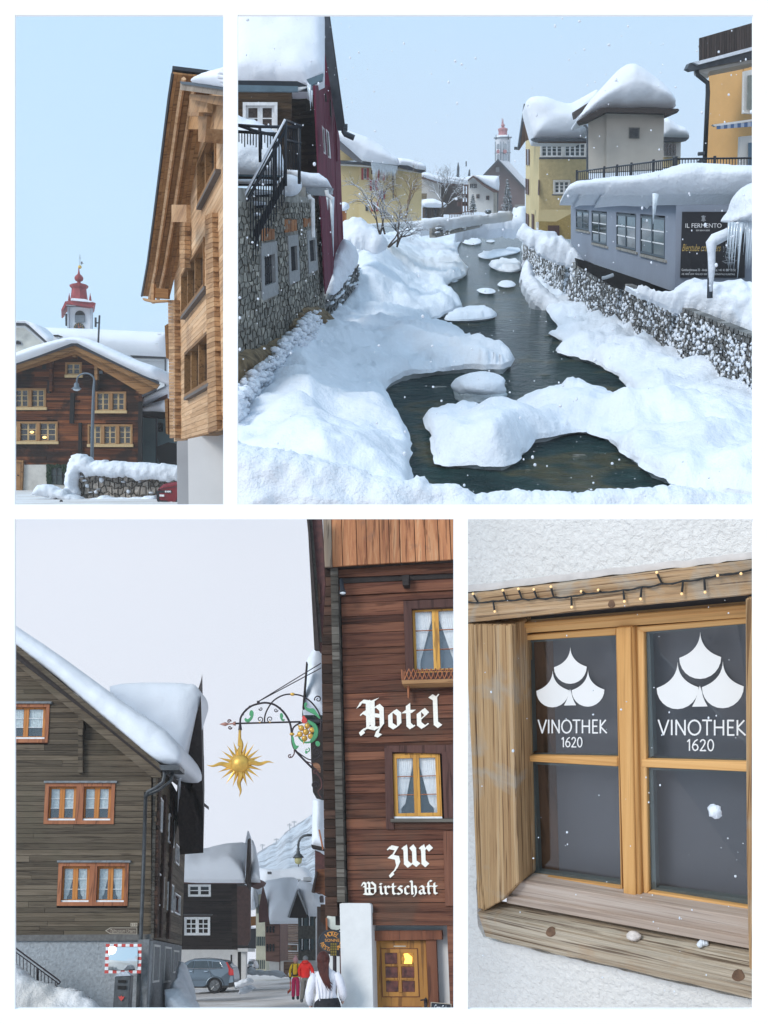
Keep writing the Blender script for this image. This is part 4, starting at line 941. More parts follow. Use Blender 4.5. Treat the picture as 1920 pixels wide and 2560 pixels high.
 SF = Face(pl, z(3,(560,780)), z(3,(800,740)), z(3,(835,1650)), z(3,(562,1650)), 40, 45); planks(SF, H, wood('olive_shingle', [(.3,(.03,.022,.013)),(.6,(.085,.062,.036)),(.8,(.13,.10,.06))], 'X', .5, .3, .85, .6, 8), 0, 1, 24, lambda v: 0, lambda v: 1, seed=3, name='side_plank')
 mb = MB(); mb.ub(SF, 0, 0, 1, 1, -.1, .2); mb.build('side_wall', brown, H, rot=SF.rot)
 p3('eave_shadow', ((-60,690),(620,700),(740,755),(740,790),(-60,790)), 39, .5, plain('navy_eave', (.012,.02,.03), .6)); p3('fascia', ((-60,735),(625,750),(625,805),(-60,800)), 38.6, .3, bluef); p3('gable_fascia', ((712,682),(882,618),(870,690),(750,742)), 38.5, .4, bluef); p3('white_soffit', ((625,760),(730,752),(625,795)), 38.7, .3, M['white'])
 p3('corner_post', ((788,740),(800,740),(832,1640),(822,1640)), 41, .2, redsh if False else burg)
 snow_shape('roof_snow', z(3,(-80,-80),(886,-80),(886,300),(884,600),(800,640),(745,690),(755,748),(735,740),(700,712),(600,716),(400,700),(200,700),(-80,690)), flat(pl, 38, .9), .7, 1.4, 9, M['snow_far'], .18, .55, H, pl, 0, back=.8)
 mb = MB(); X = flat(pl, 38)
 for x, y, l, rr in ((745,745,.75,.06),(765,800,.5,.04),(728,745,.4,.035)): icicle(mb, X(*z(3,(x,y))), U, l, rr)
 mb.build('icicle', plain('clear_ice', (.62,.70,.76), .15), H, rot=pl.rot, smooth=True)
 D = cur[0] = thing('burgundy_gabled_house', 'tall narrow burgundy boarded gable with dark slate verge, left of the river', 'house', G(840, 620, 46), pl.rot)
 DF = Face(pl, (785,213), (845,213), (862,716), (813,716), 42, 50)
 def rl(u):                                   # verge line and bottom line along the face
  x = lerp(786, 846, u); y = 100+(x-810)*6.9; return min(.999, DF.uv(x, max(150, y))[1])
 def bl(u): x = lerp(813, 860, u); return DF.uv(x, lerp(735, 615, u))[1]
 vplanks(DF, D, burg, 0, 1.0, 15, bl, rl, seed=4, jit=.02)
 p3('wall', ((800,720),(884,600),(1018,1190),(1075,2145),(1080,2300),(835,2300)), 50.5, 1, burg); p3('upper_wall', ((884,300),(900,330),(1020,1200),(1030,1500),(820,1600),(795,740),(884,640)), 49, .5, burg); p4('lower_wall', ((664,285),(810,0),(850,670),(760,700),(712,1040),(690,1000)), 51.0, .5, burg)
 p3('verge_soffit', ((884,-60),(925,-60),(1095,1160),(1078,1195),(1022,1195),(884,310)), 47.5, .4, slate); p3('verge_edge', ((925,-60),(936,-60),(1100,1130),(1090,1165)), 46.8, .4, plain('dark_verge', (.03,.035,.045), .5))
 for q in (((898,805),(912,835),(915,900),(900,900)), ((945,870),(958,900),(965,1060),(950,1050))): p3('slit', q, 42.6, .3, M['dark'])
 for q in (((868,1145),(890,1175),(908,1440),(888,1430)), ((908,1180),(935,1210),(958,1480),(930,1470))):
  w = p3('window', q, 42.6, .3, M['white']); c = [sum(a[0] for a in q)/4, sum(a[1] for a in q)/4]; p3('pane', [(c[0]+(a[0]-c[0])*.45, c[1]+(a[1]-c[1])*.85) for a in q], 42.5, .2, M['glass'], w)
 X = flat(pl, 47); mb = MB(); mb.tube([X(*z(3,p)) for p in ((1090,1165),(1092,1215),(1105,1235),(1195,1275))], .13, 7); mb.tube([X(*z(3,p)) for p in ((1080,1166),(1128,1168))], .16, 6); mb.build('gutter', slate, D, rot=pl.rot)
 # ---- terrace, railing and outside stair
 T = cur[0] = thing('snowy_terrace', 'snow-covered terrace with concrete edge and metal gutters above the stone building', 'terrace', G(700, 480, 34), pl.rot)
 snow_shape('terrace_snow', z(3,(-60,1010),(20,1045),(130,1095),(200,1105),(300,1160),(400,1215),(450,1350),(480,1500),(500,1650),(-60,1660)), flat(pl, 37, .5), .5, .7, 7, snow, .3, .9, T, pl, 0, back=.5)
 snow_shape('ledge_snow', z(3,(480,1640),(500,1605),(640,1620),(760,1640),(850,1640),(930,1700),(975,1785),(800,1780),(660,1770),(500,1668)), flat(pl, 35, .4), .6, .6, 6, snow, .3, 1.2, T, pl, 0, back=.5)
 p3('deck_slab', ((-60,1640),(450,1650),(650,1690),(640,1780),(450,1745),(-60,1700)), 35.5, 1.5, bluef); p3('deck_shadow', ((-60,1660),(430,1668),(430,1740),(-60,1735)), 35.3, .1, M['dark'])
 p3('metal_eave', ((690,1772),(972,1780),(965,1800),(930,1860),(755,1850),(700,1800)), 35.2, 1.5, plain('galvanised_metal', (.22,.25,.28), .5, metal=.3, nsc=4)); p3('concrete_pipe', ((485,1765),(580,1765),(582,1870),(455,1872)), 34.5, .9, mortar); p3('concrete_beam', ((600,1760),(700,1770),(700,1875),(640,1865)), 34.8, .9, mortar)
 mb = MB(); mb.ball(flat(pl, 34.3)(*z(3,(540,1755))), .42, 12, 8, sq=(1,1,.8)); mb.build('snow_cap', snow, T, rot=pl.rot, smooth=True)
 for pth in (((735,1850),(745,1880),(775,1895),(778,2280)), ((915,1800),(925,1850),(965,1880),(970,1900))): mb = MB(); mb.tube([flat(pl, 34.6)(*z(3,p)) for p in pth], .07, 6); mb.build('downpipe', M['white'], T, rot=pl.rot)
 mb = MB(); X = flat(pl, 34.8)
 for x, l, rr in ((965,1.9,.09),(925,.4,.05),(978,.8,.06)): icicle(mb, X(*z(3,(x,1880))), U, l, rr)
 mb.build('icicle', plain('milky_ice', (.66,.74,.80), .2), T, rot=pl.rot, smooth=True)
 S = cur[0] = thing('outside_stair', 'black iron outside stair with snow on every tread, far left above the stone wall', 'stair', G(650, 700, 31), pl.rot); X = flat(pl, 31); A = flat(pl, 32.4)
 mb = MB(); mb.prism([X(*z(4,p)) for p in ((-40,880),(385,110),(400,180),(320,330),(200,560),(80,880),(15,1010),(-40,1090))], pl.Fw*.12); mb.build('stringer', iron, S, rot=pl.rot)
 for i in range(9):
  y = 185+i*86; x1 = 330-i*46; x0 = -60; q = [(x0,y),(x1,y),(x1,y+22),(x0,y+22)]
  mb = MB(); mb.prism([A(*z(4,p)) for p in q], -pl.Fw*.9); st = mb.build('tread', iron, S, rot=pl.rot)
  snow_shape('tread_snow', [(z(4,p)) for p in ((x0,y-34),(x1-20,y-34),(x1-5,y+4),(x0,y+4))], flat(pl, 31.3), .2, .15, 4, snow, .2, 2, st, pl, 1, back=.6)
 def rail(name, label, posts, rails, bal, Y, wd=.05):
  R_ = thing(name, label, 'railing', G(*z(*posts), Y), pl.rot); XX = flat(pl, Y)
  for p in rails: mb = MB(); mb.tube([XX(*z(p[0], q)) for q in p[1:]], wd, 6); mb.build('rail', iron, R_, rot=pl.rot, smooth=True)
  for p in bal: mb = MB(); mb.tube([XX(*z(p[0], q)) for q in p[1:]], .018, 4); mb.build('baluster', iron, R_, rot=pl.rot)
  return R_
 bal = [(3, (x, 2100-(x-20)*1.93+30), (x, min(2700, 2100-(x-20)*1.93+720))) for x in range(45, 500, 26)]
 R1 = rail('stair_railing', 'black stair railing with snowy handrail climbing towards the terrace at the upper left', (3,(200,2300)), [(3,(-40,2110),(20,1990),(500,1095)), (3,(-40,2200),(20,2080),(500,1190)), (3,(500,1095),(500,1760)), (3,(385,1320),(385,1900)), (3,(20,2000),(20,2500))], bal, 30.6)
 mb = MB(); mb.tube([flat(pl, 30.5)(*z(3,p)) for p in ((-40,2100),(20,1978),(498,1085))], .035, 6); mb.build('rail_snow', snow, R1, rot=pl.rot, smooth=True)
 bal = [(3, (x, 1150+max(0, (x-500)*.3)), (x, 1600)) for x in range(515, 660, 17)]+[(3, (x, 1215), (x, 1215+r.uniform(80,180) if x < 360 else 1600)) for x in range(30, 440, 29)]
 rail('terrace_railing', 'black iron railing round the snowy terrace beside the brown house', (3,(500,1640)), [(3,(20,1145),(240,1160),(640,1165)), (3,(500,1095),(670,1165)), (3,(20,1145),(180,1200),(400,1250)), (3,(640,1165),(640,1740)), (3,(20,1210),(420,1235)), (3,(480,1290),(660,1330)), (3,(240,1160),(245,1520))], bal, 33)
 # ---- retaining wall and raised snow, left
 LW = Face(pl, z(4,(706,1045)), z(4,(968,828)), z(4,(968,980)), z(4,(706,1330)), 45, 58)
 T = thing('left_retaining_wall', 'dark dry-stone retaining wall under a thick snow cushion beside the burgundy house', 'wall', LW.P(.5,0), LW.rot); stones(LW, T, stone, 0, 0, 1, 1, 9, 8, seed=5, th=.3, cap=snow, capp=.15)
 mb = MB(); mb.ub(LW, 0, -.2, 1, 1, -.15, .5); mb.build('wall_core', mortar, T, rot=LW.rot)
 snow_shape('snow_cushion', z(4,(712,1048),(706,960),(730,850),(770,760),(830,680),(860,662),(930,690),(972,740),(965,800),(930,850),(860,960),(800,1040),(760,1052)), flat(pl, 46, 1.0, z(4,(760,1052))), .8, 1.0, 5, snow, .4, 1.0, T, pl, 1, back=.1, rag=5)
 o = snow_shape('snow_terrace', z(4,(820,510),(900,500),(1010,498),(1080,540),(1140,580),(1200,640),(1195,690),(1120,735),(1060,720),(1000,700),(930,690),(850,670),(840,600)), flat(pl, 62, 1.2, z(4,(1000,700))), .9, 1.4, 5, snow, .45, .9, None, pl, 1, back=.1, rag=6); tag(o, 'raised shelf of deep snow under the bare tree, left bank', 'snow')
 # ---- yellow house far left
 Y = 88; H = cur[0] = thing('yellow_house', 'yellow house with red shutters and icicles under its snowy roof, left bank', 'house', G(*z(5,(300,930)), Y), pl.rot)
 pb('wall', ((222,430),(500,440),(745,470),(742,900),(222,932)), Y, 3, yel2); pb('side_wall', ((20,430),(222,430),(222,935),(20,940)), Y+.2, 2, yel); pb('gable', ((20,250),(180,400),(20,400)), Y+.1, 1, yel)
 pb('eave', ((20,425),(250,432),(550,468),(560,440),(250,415),(60,400)), Y-1.2, 1.5, slate); pb('verge_board', ((30,215),(60,235),(250,398),(240,418),(180,400),(30,280)), Y-1.4, .6, plain('grey_verge', (.16,.16,.17), .7)); pb('white_cornice', ((62,430),(250,440),(548,470),(740,500),(740,510),(548,482),(250,452),(62,442)), Y-.8, .6, cream); pb('right_eave', ((555,440),(640,440),(785,490),(740,505),(560,460)), Y-1.5, 1, slate); pb('downpipe', ((500,500),(512,490),(512,730),(504,730)), Y-.5, .3, slate)
 snow_shape('roof_snow', z(5,(-20,150),(130,150),(300,210),(430,290),(500,350),(545,380),(556,440),(400,425),(250,402),(150,310),(40,215),(-20,180)), flat(pl, Y-2), 1.2, 1.8, 5, M['snow_far'], .2, .3, H, pl, 0, back=3)
 snow_shape('roof_snow', z(5,(545,378),(640,390),(740,420),(775,440),(783,480),(700,470),(630,440),(555,436)), flat(pl, Y-2.2), .9, 1.2, 4, M['snow_far'], .2, .3, H, pl, 0, back=2)
 mb = MB(); X = flat(pl, Y-1.8)
 for i in range(26): x = 330+i*8.3; icicle(mb, X(*z(5,(x,420+i*1.2))), U, r.uniform(.5,1.6), .08, 4)
 mb.build('icicles', plain('far_ice', (.6,.66,.7), .3), H, rot=pl.rot, kind='stuff')
 for (x, y, w, h) in ((243,466,64,96),(376,478,62,92),(312,560,66,92),(386,655,56,70),(325,745,58,80)):
  wn = pb('window', ((x+w*.3,y),(x+w*.68,y),(x+w*.68,y+h*.96),(x+w*.3,y+h*.96)), Y-.1, .2, cream); pb('pane', ((x+w*.4,y+6),(x+w*.58,y+6),(x+w*.58,y+h*.88),(x+w*.4,y+h*.88)), Y-.2, .1, M['glass'], wn)
  for a in (0, .7): pb('shutter', ((x+w*a,y),(x+w*(a+.28),y),(x+w*(a+.28),y+h),(x+w*a,y+h)), Y-.25, .1, redsh)
 pb('window', ((326,480),(356,480),(356,515),(326,515)), Y-.1, .1, bwood); pb('window', ((278,770),(300,770),(300,820),(278,820)), Y-.1, .1, M['glass'])
 S = cur[0] = thing('snow_capped_kiosk', 'small wooden shelter post under a round snow cap beside the burgundy house', 'shelter', G(*z(5,(105,960)), 72), pl.rot)
 pb('post', ((84,820),(118,820),(118,960),(90,960)), 72, .8, orw); pb('roof_plate', ((78,800),(130,805),(128,815),(80,815)), 71.6, 1, iron)
 snow_shape('snow_cap', z(5,(76,820),(76,755),(100,742),(135,760),(145,785),(135,805),(110,820)), flat(pl, 71.5), .6, .5, 3, snow, .1, 1, S, pl, 1, back=1)
 S = cur[0] = thing('low_fence', 'low grey metal fence and dark handrail on the snowy bank below the yellow house', 'fence', G(*z(5,(180,1010)), 68), pl.rot); X = flat(pl, 68)
 for q in (((95,962),(200,962)), ((95,985),(250,990)), ((95,1008),(250,1008)), ((245,1015),(290,995),(350,975))): mb = MB(); mb.tube([X(*z(5,p)) for p in q], .07 if q[0][0] < 200 else .12, 5); mb.build('rail', iron, S, rot=pl.rot)
 for x in (110,130,150,170,200,225,250,292,335): mb = MB(); mb.tube([X(*z(5,(x,965 if x < 290 else 985))), X(*z(5,(x,1012)))], .05, 4); mb.build('post', iron, S, rot=pl.rot)
 # ---- far village
 Y = 150; H = cur[0] = thing('balcony_house', 'pale house with dark timber balconies and long snowy roof beyond the yellow house', 'house', G(*z(5,(850,890)), Y), pl.rot)
 pb('wall', ((742,545),(800,560),(905,590),(905,740),(742,730)), Y, 10, cream); pb('balcony_wall', ((905,590),(1080,600),(1080,850),(905,850)), Y+2, 8, dkw); pb('eave', ((742,530),(900,585),(1135,602),(1130,612),(900,598),(742,548)), Y-3, 3, bwood)
 snow_shape('roof_snow', z(5,(742,500),(800,505),(900,535),(1000,560),(1100,590),(1132,602),(900,586),(742,535)), flat(pl, Y-3), 1.5, 2, 4, M['snow_far'], .2, .15, H, pl, 0, back=4)
 for yy in (680, 745): pb('balcony_rail', ((1040,yy),(1132,yy),(1132,yy+34),(1040,yy+34)), Y-3, .5, bwood)
 for x in (1075,1100,1122): pb('balcony_post', ((x,605),(x+10,605),(x+10,830),(x,830)), Y-3.5, .6, bwood)
 pb('balcony', ((740,675),(788,675),(785,720),(740,720)), Y-2, 1.5, wood('old_balcony', [(.3,(.12,.09,.05)),(.7,(.24,.19,.12))], 'X', .4, .1))
 H = cur[0] = thing('timber_pavilion', 'low timber pavilion with rounded snow roof in front of the balcony house', 'pavilion', G(*z(5,(820,890)), 135), pl.rot)
 pb('wall', ((750,790),(905,790),(903,892),(750,888)), 135, 6, wood('pavilion_wood', [(.3,(.07,.05,.035)),(.7,(.16,.12,.085))], 'Z', .4, .1)); 
 for x in (765,790,812,842,868,895): pb('post', ((x,795),(x+6,795),(x+6,890),(x,890)), 134.5, .5, dkw)
 for x in (775,850): pb('window', ((x,805),(x+12,805),(x+12,885),(x,885)), 134.7, .3, M['glass'])
 snow_shape('roof_snow', z(5,(748,790),(748,740),(775,720),(850,718),(880,735),(940,750),(960,785),(905,795)), flat(pl, 134), 1.3, 1.5, 4, M['snow_far'], .15, .25, H, pl, 1, back=5)
 Y = 190; H = cur[0] = thing('white_gable_house', 'white house with snowy gable roof between bare tree and spruce', 'house', G(*z(5,(1250,830)), Y), pl.rot)
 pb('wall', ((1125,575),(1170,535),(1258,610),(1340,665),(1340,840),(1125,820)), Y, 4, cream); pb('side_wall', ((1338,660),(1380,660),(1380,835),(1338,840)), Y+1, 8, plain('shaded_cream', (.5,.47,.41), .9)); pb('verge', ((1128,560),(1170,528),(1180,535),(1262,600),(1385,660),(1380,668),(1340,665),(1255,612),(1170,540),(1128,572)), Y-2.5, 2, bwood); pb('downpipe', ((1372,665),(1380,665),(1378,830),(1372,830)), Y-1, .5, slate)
 snow_shape('roof_snow', z(5,(1128,558),(1170,522),(1260,525),(1385,530),(1390,600),(1384,655),(1340,645),(1262,595),(1180,532),(1150,545)), flat(pl, Y-2), 1.5, 2, 4, M['snow_far'], .2, .2, H, pl, 0, back=6)
 for i in range(4): pb('window', ((1144+i*15,596),(1155+i*15,596),(1155+i*15,632),(1144+i*15,632)), Y-.2, .2, M['glass'])
 for (x, y) in ((1198,682),(1278,695)): w = pb('window', ((x,y),(x+26,y),(x+26,y+34),(x,y+34)), Y-.3, .2, bwood); pb('pane', ((x+6,y+5),(x+20,y+5),(x+20,y+29),(x+6,y+29)), Y-.4, .1, M['glass'], w)
 pb('dormer', ((1318,590),(1340,565),(1345,598),(1322,600)), Y-3, 1, dkw)
 for k, (cx, y0, y1, w, Yt, lb) in enumerate(((1455,560,830,62,175,'big snow-dusted spruce in front of the brown church nave'), (1168,680,832,40,145,'small snow-dusted spruce beside the balcony house'), (1296,808,850,28,140,'little round snow-dusted shrub before the white house'))):
  S = thing('spruce_tree' if k < 2 else 'snowy_shrub', lb, 'tree' if k < 2 else 'shrub', G(*z(5,(cx,y1)), Yt), pl.rot); X = flat(pl, Yt); kk = Yt/FL/3.318
  mb = MB(); mb.tube([X(*z(5,(cx,y1+5))), X(*z(5,(cx,y0)))], [5*kk, 1*kk], 5); mb.build('trunk', dkw, S, rot=pl.rot)
  g, s_ = MB(), MB()
  for i in range(900 if k == 0 else 450):
   t = r.random()**.75 if k < 2 else r.random(); rad = w*(t*.97+.03) if k < 2 else w*math.sin(math.pi*min(1, t+.1)); a = r.uniform(0, 2*math.pi); rr = rad*(.35+.65*r.random())*(.82+.18*math.sin(t*50))
   c = X(*z(5,(cx, lerp(y0, y1, t))))+(pl.R*math.cos(a)+pl.Fw*math.sin(a))*rr*kk; d = (pl.R*math.cos(a)+pl.Fw*math.sin(a))*r.uniform(8,15)*kk-U*r.uniform(1,6)*kk
   q = [c-U.cross(d).normalized()*4*kk, c+U.cross(d).normalized()*4*kk, c+d]; g.add(q+[c-U*3*kk], [(0,1,2),(0,2,3),(1,3,2)])
   if r.random() < .42: s_.add([p+U*1.8*kk for p in q]+[c+U*4*kk], [(0,1,2),(0,2,3),(1,2,3)])
  g.build('crown', plain('spruce_green', (.03,.05,.045), .9), S, rot=pl.rot, kind='stuff'); s_.build('crown_snow', snow, S, rot=pl.rot, kind='stuff')
 # church
 Y = 260; C = cur[0] = thing('church', 'distant church: brown gabled nave, snowy roof and pale octagonal tower with red cap', 'church', G(*z(5,(1400,800)), Y), pl.rot); bg = plain('brown_grey_gable', (.17,.12,.115), .9, nsc=.2, namt=.15)
 pb('gable_wall', ((1250,528),(1378,396),(1600,640),(1600,820),(1250,820)), Y, 6, bg); pb('verge', ((1246,528),(1378,388),(1605,630),(1605,648),(1378,402),(1256,532)), Y-2, 3, slate); pb('small_window', ((1360,458),(1388,458),(1388,498),(1360,498)), Y-.5, .4, plain('louvred', (.3,.29,.29), .8)); pb('base', ((1520,768),(1600,768),(1600,820),(1520,820)), Y-1, 1, mortar)
 pb('roof', ((1382,396),(1470,412),(1600,560),(1600,630)), Y-1, 4, M['snow_far'])
 tg = plain('tower_pale', (.66,.68,.72), .85, nsc=.2, namt=.05); tr_ = plain('tower_trim', (.33,.37,.41), .85); rr_ = plain('faded_red', (.42,.20,.21), .8, nsc=.4)  # tower wall and red lightened in colour to imitate distance haze
 TY = Y+8; kk = TY/FL/3.318; base = flat(pl, TY)(*z(5,(1414,420))); mb = MB(); mb.lathe(pl.rot, base-U*30*kk, [(62*kk,0),(62*kk,212*kk)], 8, ang0=math.pi/8); mb.build('tower_wall', tg, C, rot=pl.rot)
 mb = MB()
 for (h, a_) in ((176,66),(180,72),(68,64)): mb.lathe(pl.rot, base+U*h*kk, [(a_*kk,0),((a_+3)*kk,4*kk),(a_*kk,8*kk)], 8, ang0=math.pi/8)
 mb.build('cornice', tr_, C, rot=pl.rot); mb = MB(); mb.lathe(pl.rot, base+U*186*kk, [(68*kk,0),(60*kk,10*kk),(36*kk,16*kk)], 8, ang0=math.pi/8); mb.build('cornice_snow', snow, C, rot=pl.rot)
 for x in (1356,1400,1424,1468): pb('pilaster', ((x-4,245),(x+4,245),(x+4,408),(x-4,408)), TY-5.4 if x in (1400,1424) else TY-3.4, .5, tr_)
 for x, w in ((1380,11),(1437,14)):
  for y, h in ((285,42),(372,50)): pb('arched_window', [(x-w,y+h/2),(x-w,y-h/4)]+[(x-w*math.cos(math.radians(a)), y-h/4-w*math.sin(math.radians(a))) for a in range(30, 180, 30)]+[(x+w,y-h/4),(x+w,y+h/2)], TY-6.6, 1.2, tr_)
  pb('clock', [(x+w*math.cos(i*math.pi/6), 327+16*math.sin(i*math.pi/6)) for i in range(12)], TY-6.9, 1.4, rr_)
 mb = MB(); mb.lathe(pl.rot, base+U*196*kk, [(40*kk,0),(34*kk,12*kk),(33*kk,30*kk),(38*kk,44*kk),(38*kk,52*kk),(14*kk,62*kk),(8*kk,66*kk),(16*kk,74*kk),(14*kk,82*kk),(5*kk,90*kk),(2*kk,125*kk)], 10); mb.build('red_cap', rr_, C, rot=pl.rot, smooth=False)
 for x in (1362,1464): pb('pinnacle', ((x-5,228),(x,185),(x+5,228)), TY-3, .8, slate)
 pb('weather_vane', ((1409,85),(1409,52),(1412,52),(1413,85),(1420,95),(1405,95)), TY, .3, rr_)
 for q, Yq, nm, lb in ((((1048,415),(1058,460),(1056,540),(1036,540),(1040,460)),240,'thin_spire','thin grey spire rising behind the bare tree'), (((1112,408),(1118,408),(1118,450),(1112,450)),240,'chimney_pipe','short dark chimney pipe in the white sky left of the church'), (((1130,530),(1140,475),(1146,478),(1148,530)),235,'small_steeple','small dark steeple just above the white gable house')):
  mb = MB(); A_ = [flat(pl, Yq)(*z(5, p)) for p in q]; mb.prism(A_, pl.Fw*1.5); tag(mb.build(nm, slate, rot=pl.rot), lb, 'spire' if 'sp' in nm or 'st' in nm else 'chimney')
 H = cur[0] = thing('back_roofs', 'pale snowy rooftops in the haze behind the balcony house and left of the church', 'roof', G(*z(5,(1100,600)), 230), pl.rot)
 snow_shape('roof_snow', z(5,(900,560),(960,535),(1040,540),(1100,545),(1135,535),(1150,560),(1130,600),(1100,592)), flat(pl, 226), 2, 2, 4, M['snow_far'], .2, .15, H, pl, 0, back=4)
 # far left river wall with rail
 FW = Face(pl, z(5,(860,965)), z(5,(1500,850)), z(5,(1500,885)), z(5,(860,1025)), 92, 190)
 T = thing('far_river_wall', 'low stone river wall with snow on top curving towards the church', 'wall', FW.P(.5,0), FW.rot); stones(FW, T, stone, 0, 0, 1, 1, 40, 3, seed=5, th=.4, cap=snow, capp=.5, capk=1.1)
 mb = MB(); mb.ub(FW, 0, -.3, 1, 1, -.2, .6); mb.build('wall_core', mortar, T, rot=FW.rot)
 snow_shape('wall_snow', z(5,(700,900),(900,880),(970,890),(1100,860),(1250,860),(1400,835),(1490,828),(1505,855),(1400,872),(1200,895),(1050,915),(900,950),(800,985),(740,985),(700,950)), flat(pl, 100, .6), 1.0, 1.2, 5, snow, .25, .4, T, pl, 0, back=1, rag=4)
 o = snow_shape('snow_field', z(5,(1500,800),(1620,790),(1620,960),(1500,975),(1420,960),(1300,975),(1180,960),(1100,1000),(1020,1000),(1100,930),(1200,900),(1500,870)), flat(pl, 140, .8), 1.5, 3, 5, snow, .3, .2, None, pl, 0, back=2, rag=4); tag(o, 'snow-filled bank at the river bend below the church', 'snow')
 S = cur[0] = thing('bank_fence', 'dark wooden fence on the snowy bank under the balcony house', 'fence', G(*z(5,(1050,880)), 128), pl.rot)
 for i in range(16): x = 975+i*13; y = 850-i*1.9; pb('picket', ((x,y),(x+4,y),(x+4,y+30),(x,y+30)), 128, .2, bwood)
 pb('top_rail', ((970,845),(1180,815),(1180,822),(970,853)), 127.8, .3, bwood)
 # bare trees with snow on the twigs
 bark = plain('wet_bark', (.07,.055,.045), .9)
 def tree(name, label, base, Y, h, n0, lean, seed, spread=1.0, ln=None, mt=bark, snowy=.8, sub=5):
  S = thing(name, label, 'tree', G(*base, Y), pl.rot); rr = random.Random(seed); b0 = flat(pl, Y)(*base); tr = MB(); cr = MB(); sn = MB()
  def grow(p, d, L_, rad, lv):
   pts = [p]; q = p
   for i in range(3): d = (d+(pl.R*rr.uniform(-.22,.22)+pl.Fw*rr.uniform(-.2,.2)+U*(rr.uniform(-.1,.2)-(.13 if lv > 2 else 0)))).normalized(); q = q+d*L_/3; pts.append(q)
   (tr if lv < 2 else cr).tube(pts, [rad, rad*.85, rad*.7, rad*.55], 5 if lv < 2 else 3, cap=False)
   if rr.random() < snowy and lv > 0: sn.tube([x+U*rad*.9 for x in pts], [rad*.7]*4, 3, cap=False)
   if lv < sub:
    for k in range(rr.choice((2,3,3) if lv < sub-1 else (2,3))): grow(pts[rr.choice((2,3,3))], (d+pl.R*rr.uniform(-.9,.9)*spread+pl.Fw*rr.uniform(-.7,.7)*spread+U*rr.uniform(-.3,.45)).normalized(), L_*rr.uniform(.6,.85), rad*.58, lv+1)
  for k in range(n0): grow(b0+pl.R*rr.uniform(-.3,.3), (U+pl.R*(lean+rr.uniform(-.6,.6)*spread)+pl.Fw*rr.uniform(-.4,.4)).normalized(), h*.38, h*.022, 0)
  tr.build('trunk', mt, S, rot=pl.rot); cr.build('crown', mt, S, rot=pl.rot, kind='stuff', fix=False)
  if sn.v: sn.build('crown_snow', snow, S, rot=pl.rot, kind='stuff', fix=False)
 tree('bare_tree', 'wide bare tree with snow-lined twigs leaning over the river in front of the yellow house', z(5,(400,1015)), 60, 3.1, 3, .3, 12, 1.1)
 tree('bare_tree', 'low snow-laden bare bush spreading towards the river beside the big bare tree', z(5,(500,1120)), 58, 2.6, 5, .5, 22, 1.5)
 tree('bare_tree', 'brownish leafless tree directly in front of the yellow house corner', z(5,(600,880)), 84, 3.6, 4, .05, 5, .8, mt=plain('tan_bark', (.20,.13,.07), .9), snowy=.25)
 tree('bare_tree', 'tall bare tree frosted white before the timber balconies', z(5,(905,885)), 120, 5.2, 3, .35, 9, .9)
 # ---- right: river wall
 RW = Face(pl, (1442,660), (1910,850), (1910,1075), (1442,822), 58, 29.5)
 T = thing('right_river_wall', 'long dark stone river wall dusted with snow under the blue-grey restaurant', 'wall', RW.P(.6,0), RW.rot); stones(RW, T, stone, 0, 0, 1, 1, 54, 16, seed=15, th=.3, dome=.22); dust(RW, T, 2300, snow, 0, 0, 1, .92, .72)
 mb = MB(); mb.ub(RW, 0, -.3, 1.05, .985, -.04, .3); mb.build('wall_core', mortar, T, rot=RW.rot)
 R2 = Face(pl, (1308,598), (1442,660), (1442,822), (1304,690), 100, 58)
 T = thing('upper_river_wall', 'snow-speckled stone river wall upstream below the yellow shingled house', 'wall', R2.P(.6,0), R2.rot); stones(R2, T, stone, 0, 0, 1, 1, 20, 9, seed=16, th=.3, dome=.22); dust(R2, T, 800, snow, 0, 0, 1, 1, 1.15)
 mb = MB(); mb.ub(R2, 0, -.3, 1, 1, -.2, 1.0); mb.build('wall_core', mortar, T, rot=R2.rot)
 for poly, Yw, lb in ((z(7,(35,400),(50,360),(75,352),(120,375),(155,400),(220,402),(290,408),(330,430),(400,478),(470,565),(505,605),(470,615),(430,628),(330,585),(250,560),(190,530),(150,490),(120,470),(60,425)), 62, 'snow cushion along the top of the river wall left of the blue-grey restaurant'),
  (z(7,(735,738),(900,780),(1060,830),(1100,790),(1160,760),(1300,748),(1400,756),(1640,772),(1780,780),(1780,1230),(1640,1125),(1560,1075),(1440,1025),(1330,980),(1200,935),(1080,895),(900,815)), 38.5, 'deep snow lying on the river wall below the beer sign')):
  o = snow_shape('wall_snow', poly, flat(pl, Yw, 1.3, poly[len(poly)//2]), .8, .9, 5, snow, .5, 1.1, None, pl, 1, back=.2, rag=6); tag(o, lb, 'snow')
 o = snow_shape('bank_snow', z(7,(60,700),(70,600),(110,560),(135,620),(160,700),(220,760),(300,830),(390,870),(420,900),(380,950),(300,955),(220,930),(150,860),(100,790)), flat(pl, 66, .8), .6, 1.2, 5, M['snow_rough'], .4, .9, None, pl, 0, back=.8, rag=5); tag(o, 'snow sliding down to the water at the foot of the upstream wall', 'snow')
 # ---- blue-grey restaurant
 B = cur[0] = thing('blue_grey_restaurant', 'blue-grey restaurant pavilion with deep windows and a thick snow roof above the river wall', 'restaurant', G(*z(7,(1110,790)), 42), pl.rot)
 BL_ = Face(pl, z(7,(400,160)), z(7,(1115,185)), z(7,(1110,790)), z(7,(400,540)), 66, 42); BR_ = Face(pl, z(7,(1115,185)), z(7,(1700,183)), z(7,(1700,795)), z(7,(1110,790)), 42, 41)
 ws = [BL_.rect(z(7,a), z(7,b)) for a, b in (((433,226),(522,382)), ((540,234),(644,482)), ((708,246),(842,520)), ((870,258),(1038,575)))]
